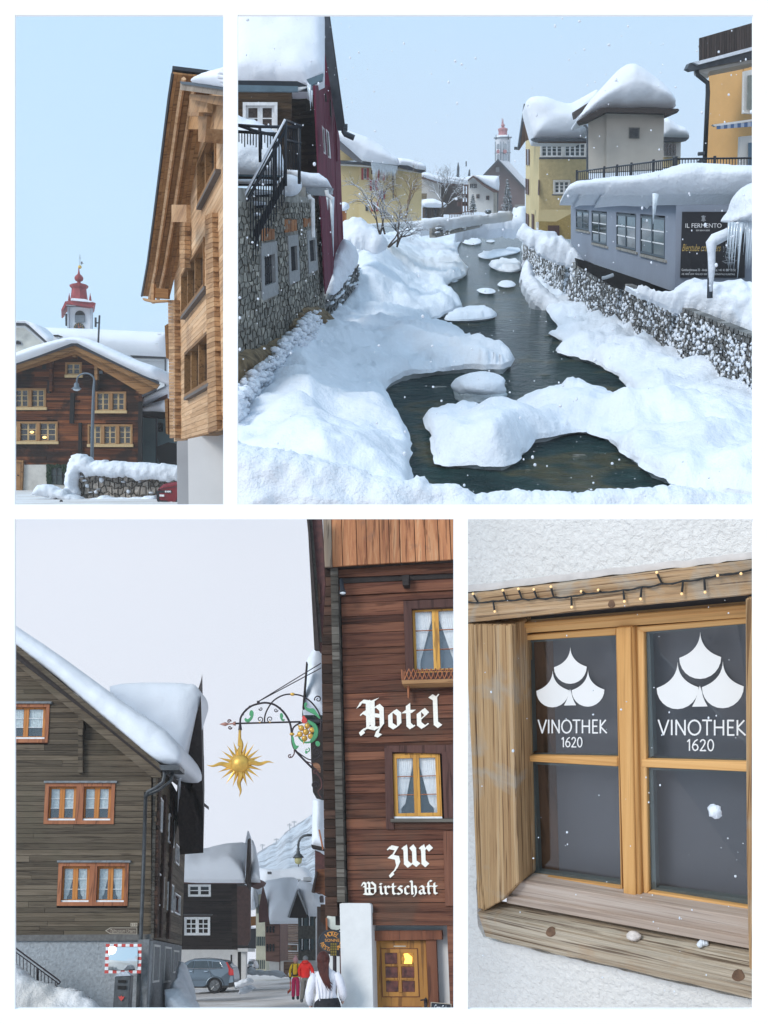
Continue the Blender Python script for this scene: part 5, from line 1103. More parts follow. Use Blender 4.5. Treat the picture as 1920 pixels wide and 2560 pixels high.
 q = [BL_.uv(*z(7,p)) for p in ((433,226),(540,234),(708,246),(870,258))]
 ws = [(w[0], w[1]+(0), w[2], w[3]) for w in ws]
 # walls built round the openings
 for (a, b2, c, d) in wallbits(ws, 0, 0, 1, 1): mb = MB(); mb.ub(BL_, a, b2, c, d, 0, .5); mb.build('river_wall', blue, B, rot=BL_.rot)
 for w in ws:
  window(BL_, B, 0, 0, 2, 3, 1, plain('blue_black_frame', (.035,.055,.075), .4), None, M['white'] if w is not ws[0] else None, plain('greenish_dark_glass', (.02,.035,.035), .05, nsc=1, namt=.9, spec=.8), cw=.08, sw=.09, bw=.05, recess=.05, proud=-.36, uvr=w)
  mb = MB(); mb.ub(BL_, w[0]-.003, w[1]-.09/BL_.H, w[2]+.003, w[1]+.02/BL_.H, .08, .4); mb.build('stone_sill', mortar, B, rot=BL_.rot)
 mb = MB(); mb.ub(BL_, 0, 0, 1, 1, -.55, .1); mb.build('inner_wall', M['dark'], B, rot=BL_.rot)
 mb = MB(); mb.ub(BR_, 0.001, 0, 1, 1, 0, .5); mb.build('street_wall', blue, B, rot=BR_.rot)
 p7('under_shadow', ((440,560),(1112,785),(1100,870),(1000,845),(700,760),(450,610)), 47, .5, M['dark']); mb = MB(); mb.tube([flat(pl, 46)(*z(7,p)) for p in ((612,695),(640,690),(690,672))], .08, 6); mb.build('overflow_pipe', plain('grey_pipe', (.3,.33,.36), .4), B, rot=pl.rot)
 F1 = Face(pl, z(7,(358,122)), z(7,(1082,118)), z(7,(1075,186)), z(7,(370,162)), 64, 41); F2 = Face(pl, z(7,(1078,118)), z(7,(1720,122)), z(7,(1720,178)), z(7,(1072,186)), 41, 40.5)
 for Fx in (F1, F2): mb = MB(); mb.ub(Fx, 0, 0, 1, 1, 0, .5); mb.build('fascia', bluef, B, rot=Fx.rot)
 snow_shape('roof_snow', z(6,(360,1212),(366,1180),(395,1145),(440,1122),(540,1112),(640,1098),(760,1092),(880,1078),(1000,1055),(1080,1028),(1140,1012),(1250,1005),(1400,1012),(1560,1020),(1760,1030),(1760,1210),(1560,1208),(1060,1212),(990,1216),(975,1240),(955,1222),(800,1216),(700,1222),(600,1232),(620,1212),(500,1214),(455,1232),(470,1214)), flat(pl, 39.6, .35), .75, 1.1, 6, snow, .22, .75, B, pl, 0, back=1.2)
 mb = MB(); X = flat(pl, 39.4)
 for x, y, l, rr in ((970,1210,1.1,.10),(980,1215,.8,.08),(990,1215,.4,.05)): icicle(mb, X(*z(6,(x,y))), U, l, rr, 7)
 mb.build('icicle', plain('thick_ice', (.66,.74,.80), .2), B, rot=pl.rot, smooth=True)
 for x in range(0): pass
 # sign board
 S = cur[0] = thing('beer_sign', 'black restaurant sign lettered Il Fermento with gold script and a drawn beer glass', 'sign', BR_.X(*z(7,(1365,690)), .1), BR_.rot)
 gold = plain('gold_print', (.52,.36,.10), .6); wt = plain('white_print', (.75,.75,.75), .6); gy = plain('grey_print', (.30,.31,.33), .6)
 mb = MB(); mb.plate(BR_, z(7,(1157,243),(1590,243),(1582,692),(1143,692)), .06, .05); mb.build('panel', plain('sign_black_panel', (.008,.008,.012), .4), S, rot=BR_.rot)
 text_mesh(BR_, 'IL FERMENTO', z(7,(1180,322)), z(7,(1425,352)), .066, wt, S); text_mesh(BR_, 'BIER BIRRA BIERE', z(7,(1252,365)), z(7,(1345,375)), .066, wt, S); text_mesh(BR_, 'Bierstube craft beers', z(7,(1162,462)), z(7,(1420,512)), .066, gold, S, italic=.04)
 text_mesh(BR_, 'Gotthardstrasse 53 - Andermatt  Tel. +41 41 887 70 50', z(7,(1153,630)), z(7,(1520,648)), .066, wt, S, extra=.01); text_mesh(BR_, 'AB 14:00 UHR TÄGLICH GEÖFFNET, SONNTAG RUHETAG', z(7,(1153,658)), z(7,(1515,676)), .066, wt, S, extra=.01)
 for a, b2 in (((1290,272),(1315,305)), ((1315,272),(1290,305)), ((1302,268),(1302,310)), ((1292,290),(1313,290))): mb = MB(); mb.tube([BR_.X(*z(7,a), .07), BR_.X(*z(7,b2), .07)], .03, 4); mb.build('crossed_emblem', gy, S, rot=BR_.rot)
 g = [(1425,450),(1450,360),(1470,340),(1475,440),(1440,480),(1450,540),(1460,575),(1430,580),(1450,590),(1510,590),(1525,575),(1490,565),(1500,530),(1525,480),(1530,450),(1520,340)]
 mb = MB(); mb.tube([BR_.X(*z(7,p), .07) for p in g], .025, 4); 
 for yy in (450, 480, 512, 545): mb.tube([BR_.X(*z(7,p), .07) for p in ((1436,yy),(1480,yy+14),(1520,yy))], .02, 4)
 mb.build('glass_drawing', gy, S, rot=BR_.rot)
 # handrail with snow and icicles, right
 S = thing('snow_wrapped_rail', 'bent metal handrail thickly wrapped in snow before the beer sign', 'handrail', G(*z(7,(1345,800)), 31), pl.rot); X = flat(pl, 31)
 mb = MB(); mb.tube([X(*z(7,p)) for p in ((1345,830),(1350,600),(1352,480),(1348,450),(1380,440),(1500,385),(1600,345))], .09, 8); mb.build('pipe', slate, S, rot=pl.rot, smooth=True)
 mb = MB(); mb.tube([X(*z(7,p))+U*.07-pl.Fw*.05 for p in ((1346,800),(1354,640),(1352,540),(1350,470),(1370,450),(1440,418),(1510,385))], [.05,.11,.12,.17,.19,.17,.16], 10); mb.build('snow_sleeve', snow, S, rot=pl.rot, smooth=True)
 o = snow_shape('snow_hood', z(7,(1475,320),(1490,285),(1530,240),(1545,175),(1580,120),(1640,62),(1760,20),(1760,330),(1640,325),(1560,310)), flat(pl, 30.5), .9, .8, 6, M['snow_rough'], .3, 1.5, None, pl, 1, back=.8); tag(o, 'fat hood of snow hung with icicles at the right edge before the beer sign', 'snow')
 S = thing('icicles', 'curtain of long icicles hanging under the hood of snow', 'icicles', X(*z(7,(1560,640))), pl.rot)
 icm = plain('blue_ice', (.55,.63,.70), .12, spec=.8)
 for i in range(24): x = 1478+i*8+r.uniform(-3,3); mb = MB(); icicle(mb, flat(pl, 30.2)(*z(7,(x,322))), U, r.choice((.3,.6,.9,1.3,1.2)) if x != 1560 else 1.6, r.uniform(.02,.045), 5); mb.build('icicle', icm, S, rot=pl.rot, smooth=True)
 mb = MB(); icicle(mb, flat(pl, 30.2)(*z(7,(1562,330))), U, 1.55, .05, 6); mb.build('icicle', icm, S, rot=pl.rot, smooth=True)
 mb = MB(); mb.tube([X(*z(7,p)) for p in ((1445,480),(1440,420),(1470,335),(1450,400),(1445,560))], .02, 4); mb.build('wire', M['black'], S, rot=pl.rot)
 # terrace railing on the restaurant
 Rr = thing('roof_terrace_railing', 'long black railing round the snowy roof terrace of the blue-grey restaurant', 'railing', G(*z(6,(1110,1060)), 44), pl.rot)
 def rp_(x): return (x, 1060-(x-440)*.132) if x < 1110 else (x, 972-(x-1110)*.012), (x, 1118-(x-440)*.075) if x < 1110 else (x, 1066-(x-1110)*.03)
 yy_ = lambda x: lerp(62, 44, min(1, (x-440)/670))
 def pt_(x, top): return G(*z(6, rp_(x)[0 if top else 1]), yy_(x))
 for tp in (True, False): mb = MB(); mb.tube([pt_(x, tp) for x in range(440, 1760, 40)], .04 if tp else .03, 6); mb.build('rail', iron, Rr, rot=pl.rot, smooth=True)
 for i, x in enumerate(list(range(450, 1110, 14))+list(range(1118, 1720, 20))): mb = MB(); mb.tube([pt_(x, True), pt_(x, False)], .022, 4); mb.build('baluster', iron, Rr, rot=pl.rot)
 for x in (440,628,715,812,962,1100,1116,1378): mb = MB(); mb.tube([pt_(x, True)+U*.1, pt_(x, False)-U*.3], .07, 5); mb.build('post', iron, Rr, rot=pl.rot)
 # ---- yellow shingled house with tower
 Y = 92; H = cur[0] = thing('yellow_shingled_house', 'yellow shingled house with white ribbon windows and deep snow roof, right bank', 'house', G(*z(6,(190,1500)), Y), pl.rot)
 FY = FR(pl, *z(6,(185,835)), *z(6,(520,1320)), Y); SY = Face(pl, z(6,(92,845)), z(6,(187,838)), z(6,(187,1500)), z(6,(95,1440)), 112, Y)
 sh = plain('yellow_shingle', (.57,.465,.25), .85, var=.08, nsc=3, namt=.12, bump=.4)
 mb = MB(); mb.ub(FY, 0, 0, 1, 1, -.1, 6); mb.build('wall', yel, H, rot=pl.rot)
 o = mb = MB(); n = 44; wf = [FY.rect(z(6,a), z(6,b)) for a, b in (((192,858),(350,965)),((350,858),(506,965)),((280,1115),(396,1215)))]
 for j in range(n):
  for i in range(26):
   a = (i+(.5 if j % 2 else 0))/26; b2 = a+.92/26; v = j/n
   if b2 > 1 or any(h[0]-.005 < (a+b2)/2 < h[2]+.005 and h[1] < v+.01 < h[3] for h in wf): continue
   mb.ub(FY, a, v, b2, v+.93/n, .02+.02*r.random(), .08)
 mb.build('shingles', sh, H, rot=pl.rot, kind='stuff')
 for k, w in enumerate(wf): window(FY, H, 0, 0, 4 if k < 2 else 3, 3, 1, cream, M['white'], M['white'], plain('curtain_glass', (.07,.09,.10), .15, nsc=2, namt=.7), cw=.14, sw=.07, bw=.05, recess=.06, proud=.1, uvr=w)
 p6('string_course', ((188,960),(508,960),(508,972),(188,972)), Y-.4, .4, slate); p6('window_sill', ((276,1212),(400,1212),(400,1220),(276,1220)), Y-.4, .4, slate)
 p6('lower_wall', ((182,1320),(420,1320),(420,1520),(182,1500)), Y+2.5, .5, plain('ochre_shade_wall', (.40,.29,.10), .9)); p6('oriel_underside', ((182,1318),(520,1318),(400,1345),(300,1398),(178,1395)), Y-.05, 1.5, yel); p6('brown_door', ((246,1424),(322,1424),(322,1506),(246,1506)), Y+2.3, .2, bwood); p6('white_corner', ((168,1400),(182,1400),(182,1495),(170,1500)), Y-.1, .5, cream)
 mb = MB(); mb.ub(SY, 0, 0, 1, 1, 0, .5); mb.build('side_wall', yel2, H, rot=SY.rot)
 for (x0, y0, x1, y1) in ((92,905,118,1015),(125,880,152,1000),(160,870,186,980),(88,1105,112,1215),(120,1098,150,1215),(158,1110,184,1218),(90,1340,112,1445),(130,1345,146,1470)):
  w = SY.rect(z(6,(x0+5,y0)), z(6,(x1-5,y1))); mb = MB(); mb.ub(SY, w[0], w[1], w[2], w[3], .06, .05); wn = mb.build('window', cream, H, rot=SY.rot); mb = MB(); mb.ub(SY, lerp(w[0],w[2],.2), w[1]+.005, lerp(w[0],w[2],.8), w[3]-.005, .09, .02); mb.build('pane', M['glass'], wn, rot=SY.rot)
  for a in (0, 1): mb = MB(); uu = w[2*a]; mb.ub(SY, uu-.035, w[1], uu+.035, w[3], .13, .05); mb.build('shutter', bwood, H, rot=SY.rot)
 p6('gable_shadow', ((90,600),(150,828),(92,850),(50,912)), Y+6, .6, wood('brown_gable_boards', [(.3,(.07,.04,.03)),(.7,(.16,.10,.07))], 'Z', .4, .1)); p6('verge', ((84,596),(96,600),(52,905),(40,900)), Y+4, .5, slate); p6('eave', ((145,828),(512,830),(512,850),(180,852),(150,840)), Y-1.6, 1.6, slate); p6('eave_underside', ((160,848),(512,846),(512,862),(190,860)), Y-1.0, .8, bwood)
 mb = MB(); mb.tube([G(*z(6,(15,898)), Y+4), G(*z(6,(50,902)), Y+4)], .15, 5); mb.build('gutter_end', slate, H, rot=pl.rot)
 snow_shape('roof_snow', z(6,(88,600),(105,568),(140,550),(190,548),(250,560),(320,588),(380,602),(440,575),(520,530),(590,490),(600,600),(520,700),(512,832),(290,832),(160,828),(148,822),(115,700)), flat(pl, Y-2, .3), 1.3, 1.8, 6, M['snow_far'], .2, .3, H, pl, 1, back=2)
 p6('right_wing_wall', ((1020,850),(1148,855),(1145,1020),(1020,1030)), Y+3, 3, yel); wn = p6('right_wing_window', ((1028,858),(1146,862),(1144,960),(1028,958)), Y+2.6, .3, cream)
 for i in range(4): p6('pane', ((1036+i*21,868),(1052+i*21,868),(1052+i*21,950),(1036+i*21,950)), Y+2.4, .1, M['glass'], wn)
 p6('right_eave', ((1020,820),(1205,824),(1200,836),(1180,852),(1020,852)), Y+1, 1.5, slate)
 snow_shape('roof_snow', z(6,(1010,700),(1060,690),(1130,740),(1180,758),(1202,795),(1206,826),(1010,824)), flat(pl, Y+1), 1.0, 1.2, 5, M['snow_far'], .2, .3, H, pl, 0, back=2)
 Tt = cur[0] = thing('round_beige_tower', 'plain beige stair tower under a tall pointed heap of snow, beside the yellow house', 'tower', G(*z(6,(780,1060)), Y-6), pl.rot); TY = Y-7
 p6('left_wall', ((518,700),(645,645),(645,1060),(520,1062)), TY+.3, 3, beige); p6('front_wall', ((642,645),(1036,640),(1026,1040),(642,1060)), TY, 3, beige)
 p6('vent_frame', ((796,756),(870,758),(868,834),(796,832)), TY-.1, .1, mortar)
 for i in range(8): p6('louvre', ((802,764+i*8.2),(864,765+i*8.2),(864,769+i*8.2),(802,768+i*8.2)), TY-.25, .12, slate)
 p6('eave', ((438,718),(470,700),(610,622),(1130,630),(1138,640),(1045,680),(1036,662),(640,652),(520,712),(450,730)), TY-1.5, 2.5, plain('dark_eave_wood', (.035,.025,.022), .8)); p6('tile_edge', ((424,650),(520,590),(530,600),(432,700),(424,665)), TY+1, 1, dkw); mb = MB(); mb.tube([G(*z(6,p), TY-1) for p in ((470,735),(500,745),(515,770),(514,1060))], .12, 6); mb.build('downpipe', slate, Tt, rot=pl.rot)
 snow_shape('roof_snow', z(6,(440,706),(480,650),(520,588),(580,520),(640,455),(700,388),(750,345),(800,324),(850,335),(910,375),(980,425),(1045,480),(1085,530),(1110,580),(1116,622),(1000,624),(900,618),(830,622),(760,632),(700,618),(640,630),(560,660),(480,700)), flat(pl, TY-2, .2), 1.8, 2.6, 6, M['snow_far'], .12, .4, Tt, pl, 1, back=3)
 # ---- orange house
 Y = 58; H = cur[0] = thing('orange_house', 'orange rendered house with dark slatted roof balcony and striped awning, upper right', 'house', G(*z(6,(1310,1000)), Y), pl.rot)
 OF = Face(pl, z(6,(1340,372)), z(6,(1760,270)), z(6,(1760,1030)), z(6,(1308,1008)), Y, Y-5); mb = MB(); mb.ub(OF, 0, 0, 1, 1, 0, 2); mb.build('wall', org, H, rot=OF.rot)
 p6('white_soffit', ((1235,372),(1760,270),(1760,292),(1342,375),(1330,395)), Y-2, 2, cream); p6('eave', ((1190,358),(1208,320),(1760,195),(1760,265),(1220,372)), Y-2.6, .6, slate); p6('eave_snow', ((1235,316),(1640,208),(1760,178),(1760,200),(1270,330)), Y-2.9, .4, snow)
 for i in range(28):
  x = 1275+i*17; y = 150-i*4.9; mb = MB(); Xc = flat(pl, Y-1); mb.prism([Xc(*z(6,p)) for p in ((x,y),(x+14,y-4),(x+14,300-i*4.2),(x,303-i*4.2))], pl.Fw*.1); mb.build('balcony_slat', dkw, H, rot=pl.rot)
 p6('balcony_rail', ((1272,200),(1750,75),(1750,85),(1272,212)), Y-.8, .1, dkw); p6('balcony_back', ((1282,165),(1750,40),(1750,170),(1282,290)), Y-.6, .05, plain('black_boards', (.02,.015,.013), .9))
 mb = MB(); Xc = flat(pl, Y-2); mb.tube([Xc(*z(6,p)) for p in ((1255,362),(1262,400),(1330,455),(1332,520),(1310,1010))], .12, 7); mb.build('downpipe', plain('dark_pipe', (.03,.035,.04), .4), H, rot=pl.rot, smooth=True)
 p6('window_surround', ((1580,375),(1760,340),(1760,670),(1575,662)), Y-3.2, .3, cream); p6('pane', ((1605,405),(1760,375),(1760,630),(1600,635)), Y-3.4, .1, plain('grey_curtain_glass', (.20,.22,.20), .2, nsc=2)); p6('window_surround', ((1552,820),(1760,800),(1760,1030),(1545,1020)), Y-3.3, .3, cream); p6('blue_door', ((1610,862),(1760,850),(1760,1030),(1608,1020)), Y-3.5, .1, plain('blue_glass_door', (.06,.12,.18), .2))
 p6('surround_shadow', ((1575,360),(1760,310),(1760,340),(1580,378)), Y-3.1, .2, org); p6('awning_rail', ((1366,738),(1760,684),(1760,696),(1380,752)), Y-3.6, .3, cream)
 for i in range(16): x = 1395+i*23; mb = MB(); mb.prism([flat(pl, Y-3.7)(*z(6,p)) for p in ((x,748-i*2.9),(x+23,745-i*2.9),(x+23,768-i*1.8),(x,770-i*1.8))], pl.Fw*.1); mb.build('awning_stripe', plain('awning_blue', (.07,.13,.26), .8) if i % 2 == 0 else plain('awning_grey', (.35,.40,.50), .8), H, rot=pl.rot)
 mb = MB(); mb.tube([G(*z(6,(1265,938)), 52), G(*z(6,(1308,935)), 52)], .1, 5); mb.tube([G(*z(6,(1268,995)), 52), G(*z(6,(1310,975)), 52)], .1, 5); mb.build('bracket', slate, H, rot=pl.rot)
 flakes('falling_snow', 'many small snowflakes falling in front of the river and its houses', 700, 590, 1890, 30, 1270, 7, 26, .004, .014, 8)
# ---------------------------------------------------------------- place 3: the village street with the hotel
PEN = math.radians(38)
BL = {  # blackletter strokes, x-height 1, drawn with a slanted broad pen
'o':(.86,[[(.2,.82),(.2,.2),(.44,.02)],[(.2,.8),(.44,1),(.66,.8),(.66,.2),(.44,.02)]]),
't':(.66,[[(.3,1.32),(.3,.18),(.46,0),(.62,.12)],[(.06,.93),(.58,.93)]]),
'e':(.78,[[(.2,.84),(.2,.2),(.42,0),(.68,.2)],[(.2,.8),(.42,1),(.62,.76),(.24,.42)]]),
'l':(.58,[[(.08,1.78),(.3,1.62),(.3,.2),(.5,.02)],[(.3,1.62),(.5,1.86)]]),
'z':(.84,[[(.08,.84),(.22,.98),(.6,.9),(.34,.52)],[(.2,.5),(.6,.42),(.66,.12),(.5,-.18),(.24,-.4),(.3,-.5)]]),
'u':(.98,[[(.06,.88),(.22,1),(.26,.82),(.26,.18),(.46,0),(.7,.2)],[(.6,1),(.74,.82),(.74,.18),(.94,.04)]]),
'r':(.76,[[(.06,.88),(.22,1),(.27,.82),(.27,.18),(.46,.02)],[(.3,.74),(.52,1),(.7,.82)]]),
'i':(.5,[[(.06,.88),(.22,1),(.27,.82),(.27,.18),(.46,.02)],[(.2,1.32),(.34,1.22)]]),
's':(.72,[[(.6,.92),(.36,1),(.2,.78),(.56,.42),(.56,.16),(.3,0),(.08,.12)]]),
'c':(.66,[[(.58,.84),(.42,1),(.2,.8),(.2,.2),(.42,0),(.62,.14)]]),
'h':(.84,[[(.1,1.6),(.26,1.5),(.26,.1),(.34,0)],[(.26,.8),(.5,1),(.66,.8),(.66,.1),(.5,-.2),(.36,-.3)]]),
'a':(.86,[[(.18,.8),(.4,1),(.62,.82),(.62,.18),(.8,.02)],[(.6,.56),(.22,.44),(.2,.18),(.4,0),(.6,.18)]]),
'f':(.6,[[(.62,1.52),(.44,1.62),(.28,1.4),(.28,.18),(.4,.0)],[(.08,.93),(.58,.93)]]),
'H':(1.5,[[(.02,1.3),(.2,1.62),(.6,1.55),(1.0,1.7)],[(.1,.8),(.3,1.0),(.5,.86)],[(.52,1.6),(.52,.16),(.3,-.06)],[(.2,-.3),(.12,-.12),(.3,.02),(.6,.1),(.95,.0),(1.1,.12)],
 [(.76,1.58),(.76,.12)],[(.76,1.12),(1.04,1.34),(1.24,1.12),(1.24,.2),(1.02,-.1),(.94,-.34),(1.1,-.42)],[(.8,.8),(1.2,.72)]]),
'W':(1.75,[[(.02,1.1),(.16,1.48),(.4,1.3),(.4,.2),(.62,0)],[(.2,1.0),(.4,.95)],[(.62,1.5),(.8,1.34),(.8,.2),(1.02,0)],[(.62,0),(.8,.14)],[(1.02,1.5),(1.24,1.3),(1.42,1.1),(1.42,.25),(1.2,.02),(.62,.0),(.2,.1)],[(.4,.75),(.8,.72),(1.42,.76)]]),
}
def blackletter(F, word, TL, BR, xh, out, mat, parent, pen=.27):
 """word inside the survey box, xh = x-height fraction of the box height, baseline so that descenders fit"""
 u0, v0, u1, v1 = F.rect(TL, BR); wid = sum(BL[c][0] for c in word)
 ku = (u1-u0)/wid; base, hh = xh; kv = (v1-v0)*hh; vb = v0+(v1-v0)*base; x = 0
 for c in word:
  w, sts = BL[c]; mb = MB(); q = 0
  for st in sts:
   for i in range(len(st)-1):
    a = Vector(st[i]); b = Vector(st[i+1]); pv = Vector((math.cos(PEN), math.sin(PEN)))*pen/2; q += 1
    d = (b-a).normalized(); a = a-d*.015; b = b+d*.015
    pts = [a-pv, b-pv, b+pv, a+pv]
    if abs(d.x*pv.y-d.y*pv.x)/pv.length < .25:
     nn = Vector((-d.y, d.x))*.035; pts = [a-nn, b-nn, b+nn, a+nn]
    mb.prism([F.P(u0+(x+p.x)*ku, vb+p.y*kv, out+.0006*q) for p in pts], -F.n*.004)
  mb.build('letter', mat, parent, rot=F.rot); x += w
def place3():
 pl = P3
 brownp = wood('olive_brown_boards', [(.25,(.030,.022,.015)),(.45,(.088,.066,.044)),(.7,(.16,.125,.088))], 'X', 1, .3, .8, .5, 12, patch=((.105,.088,.058), .45, .52, .55))
 hotelp = wood('aged_hotel_boards', [(.28,(.018,.009,.006)),(.46,(.085,.030,.018)),(.7,(.19,.078,.042))], 'X', 1, .38, .8, .6, 14, patch=((.075,.05,.035), .6, .52, .5))
 orangep = wood('new_larch_cladding', [(.30,(.09,.032,.018)),(.42,(.27,.095,.042)),(.56,(.44,.185,.08)),(.75,(.56,.34,.19))], 'Z', 1.2, .22, .7, .6, 9, patch=((.16,.09,.065), 1.8, .6, .5))
 logend = wood('dark_log_ends', [(.25,(.012,.007,.005)),(.5,(.045,.024,.016)),(.75,(.09,.045,.03))], 'X', 1, .45, .85, .7, 8)
 greylog = wood('grey_log_ends', [(.25,(.03,.026,.022)),(.5,(.085,.075,.062)),(.75,(.15,.135,.115))], 'X', 1, .3, .85, .7, 8)
 redcase = wood('red_brown_casing', [(.3,(.22,.07,.028)),(.6,(.36,.13,.055)),(.8,(.42,.17,.08))], 'Z', 1, .08, .55, .15, 8)
 orng = wood('orange_sash', [(.3,(.36,.12,.025)),(.6,(.50,.19,.04)),(.8,(.56,.25,.06))], 'Z', 1, .06, .45, .1, 8)
 yell = wood('honey_sash', [(.3,(.42,.19,.03)),(.6,(.60,.30,.055)),(.8,(.68,.38,.09))], 'Z', 1, .06, .4, .1, 8)
 darkw = plain('dark_stained_wood', (.022,.014,.012), .75, nsc=12, namt=.5, var=.3, bump=.3)
 maroon = plain('maroon_wood', (.075,.025,.022), .7, nsc=10, namt=.4)
 greyst = plain('rough_grey_render', (.34,.36,.38), .9, nsc=14, namt=.22, bump=.9, bd=.05)
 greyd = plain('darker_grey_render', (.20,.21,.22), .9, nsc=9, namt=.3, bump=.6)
 whitep = plain('white_render', (.64,.63,.615), .9, nsc=4, namt=.06, bump=.25)
 slate = plain('dark_grey_metal', (.07,.075,.08), .45, metal=.4, nsc=8, namt=.3)
 cloth = plain('lace_curtain', (.62,.68,.68), .9, nsc=18, namt=.25)
 clothw = plain('white_curtain', (.78,.79,.80), .9, nsc=14, namt=.1)
 gold = plain('gilded_metal', (.62,.36,.075), .38, metal=.55, nsc=7, namt=.3, bump=.1)
 iron = plain('wrought_iron', (.03,.022,.025), .5, metal=.4)
 green = plain('green_leaf_paint', (.06,.26,.11), .5)
 redp = plain('red_paint', (.55,.06,.05), .5)
 # ---- street: one trodden snow sheet
 mb = MB(); rows = []
 ys = [16,20,24,28,32,36,40,45,50,56,63,72,84,100,125,160,220,320,420]
 for y in ys:
  rows.append([pl.L(x*(1+y*.01), y, -pl.h + .06*noise.noise(Vector((x*.4, y*.35, 0)))+(.35*max(0, (-x-6.5)*.25) if y < 60 else 0)) for x in [-26+i*1.0 for i in range(53)]])
 mb.grid(rows); struct(mb.build('snowy_street', M['snow_road'], rot=pl.rot, smooth=True, fix=False))
 # ---- mountain
 rock, t, b, N, L = newmat('snowy_mountain_rock')
 mp, oi = coords(N, L, (1,1,1), rnd=False)
 n1 = noise_n(N, L, mp.outputs[0], .09, 9, .75, .4); rp = ramp(N, L, n1.outputs[0], [(.42, (.30,.31,.34)), (.50, (.70,.74,.80)), (.6, (.80,.84,.90))])
 L(rp.outputs[0], b.inputs['Base Color']); b.inputs['Roughness'].default_value = .9; bump_n(N, L, b, n1.outputs[0], .8, 6)
 ridge = z(11, (600,470), (700,430), (760,390), (850,335), (930,290), (1000,215), (1060,170), (1120,130), (1180,95), (1240,50), (1300,20), (1400,-20))
 rd = densify(ridge, 4, False); rows = []
 for j in range(16):
  t_ = j/15; row = []
  for i, (x, y) in enumerate(rd):
   yy = lerp(y, 2255, t_); Y = lerp(520, 260, t_)
   yy += 2*noise.noise(Vector((x*.12, t_*6, 0)))*(1 if 0 < j < 15 else .35)
   row.append(G(x, yy, Y*(1+.02*noise.noise(Vector((x*.05, t_*5, 3))))))
  rows.append(row)
 mb = MB(); mb.grid(rows); struct(mb.build('mountain', rock, rot=pl.rot, smooth=True, fix=False))
 pyl = plain('pylon_steel', (.35,.36,.38), .6)
 for k, (x, y0, y1) in enumerate(((1038,200,135),(1078,160,112),(798,365,318),(920,300,270))):
  a = G(*z(11,(x,y0+6)), 508); bb = G(*z(11,(x,y1)), 508); mb = MB(); mb.tube([a, bb], .25, 4)
  for q in (.7, .88): mb.tube([a.lerp(bb, q)-pl.R*1.3, a.lerp(bb, q)+pl.R*1.3], .15, 4)
  tag(mb.build('pylon', pyl, rot=pl.rot), ['tallest power pylon on the mountain ridge, left one of the close pair','power pylon on the mountain ridge, right one of the close pair','far left power pylon low on the mountain ridge','small power pylon midway along the mountain ridge'][k], 'pylon', 'pylons on the mountain ridge')
 # ---- left house
 Y0 = 28.0
 LF = Face(pl, (-10,1500), (398,1500), (366,2524), (-70,2524), Y0, Y0)
 H = thing('brown_timber_house', 'big olive-brown boarded house with orange window frames and snowy roof, left of the street', 'house', LF.X(300,2520), LF.rot)
 rakeT = (lambda x: lerp(1640, 1950, (x-37)/(385-37)))      # lower edge of the rake boards in the survey
 def urk(v):                                    # right end of a board: limited by the rake and the corner
  y = LF.px(.8, v)[1]; xr = 37+(y-1640+18)/(1950-1640)*(385-37)
  return min(LF.uv(xr, y)[0], LF.uv(378, y)[0])
 W1 = LF.rect(z(9,(-60,683)), z(9,(280,990))); W2 = LF.rect(z(9,(262,1305)), z(9,(795,1628))); W3 = LF.rect(z(10,(328,495)), z(10,(810,800)))
 v0 = LF.uv(200, 2338)[1]; v1 = LF.uv(0, 1560)[1]
 planks(LF, H, brownp, v0, v1, 62, lambda v: -.05, urk, [W1, W2, W3], seed=4, out=.03, th=.05, jit=.008, gap=.07)
 mb = MB(); mb.plate(LF, [(-80,1530),(20,1615),(378,1935),(372,2340),(-90,2340)], -.22, .1); mb.build('wall', darkw, H, rot=LF.rot)
 mb = MB(); mb.plate(LF, [(-90,2345),(378,2345),(366,2530),(366,2700),(-100,2700)], .06, .3); mb.build('base_wall', greyst, H, rot=LF.rot)
 mb = MB(); mb.plate(LF, [z(10,(-50,1005)), z(10,(985,1000)), z(10,(985,1045)), z(10,(-50,1048))], .14, .2); mb.build('base_ledge', plain('weathered_ledge', (.13,.125,.12), .8, nsc=10, namt=.3), H, rot=LF.rot)
 lace = dict(mat=cloth, shape=lambda t: .98, bottom=.32)
 sw = dict(mat=cloth, shape=lambda t: .98-.55*max(0, (t-.35))**.8*1.2 if t < .85 else .42, bottom=0)
 for uvr, cr in ((W1, lace), (W2, lace), (W3, sw)):
  u0, a0, u1, a1 = uvr
  ww = (u1-u0); halves = [(u0, u1)] if uvr is W1 else [(u0, u0+ww/2), (u0+ww/2, u1)]
  for k, (s0, s1) in enumerate(halves):
   w = window(LF, H, 0, 0, 2, 3, 1, redcase, orng, M['white'], M['glass_clear'], cw=.11, sw=.075, bw=.015, recess=.10, proud=.07, back=M['dark'], curtain=cr, uvr=(s0, a0, s1, a1))
   mb = MB(); mb.ub(LF, s0+.11/LF.W, a0+.11/LF.H, s1-.11/LF.W, a0+.16/LF.H, .02, .05); mb.build('sill', M['white'], w, rot=LF.rot)
  mb = MB(); mb.ub(LF, u0-.01, a1, u1+.01, a1+.06/LF.H, .14, .15); mb.build('drip_board', greyd, H, rot=LF.rot)
 # side face towards the street
 SF = Face(pl, (390,1900), (466,2032), (450,2494), (366,2524), Y0, 37.4)
 sb = LF.uv(0,0)
 vb = SF.uv(378, 2346)[1]
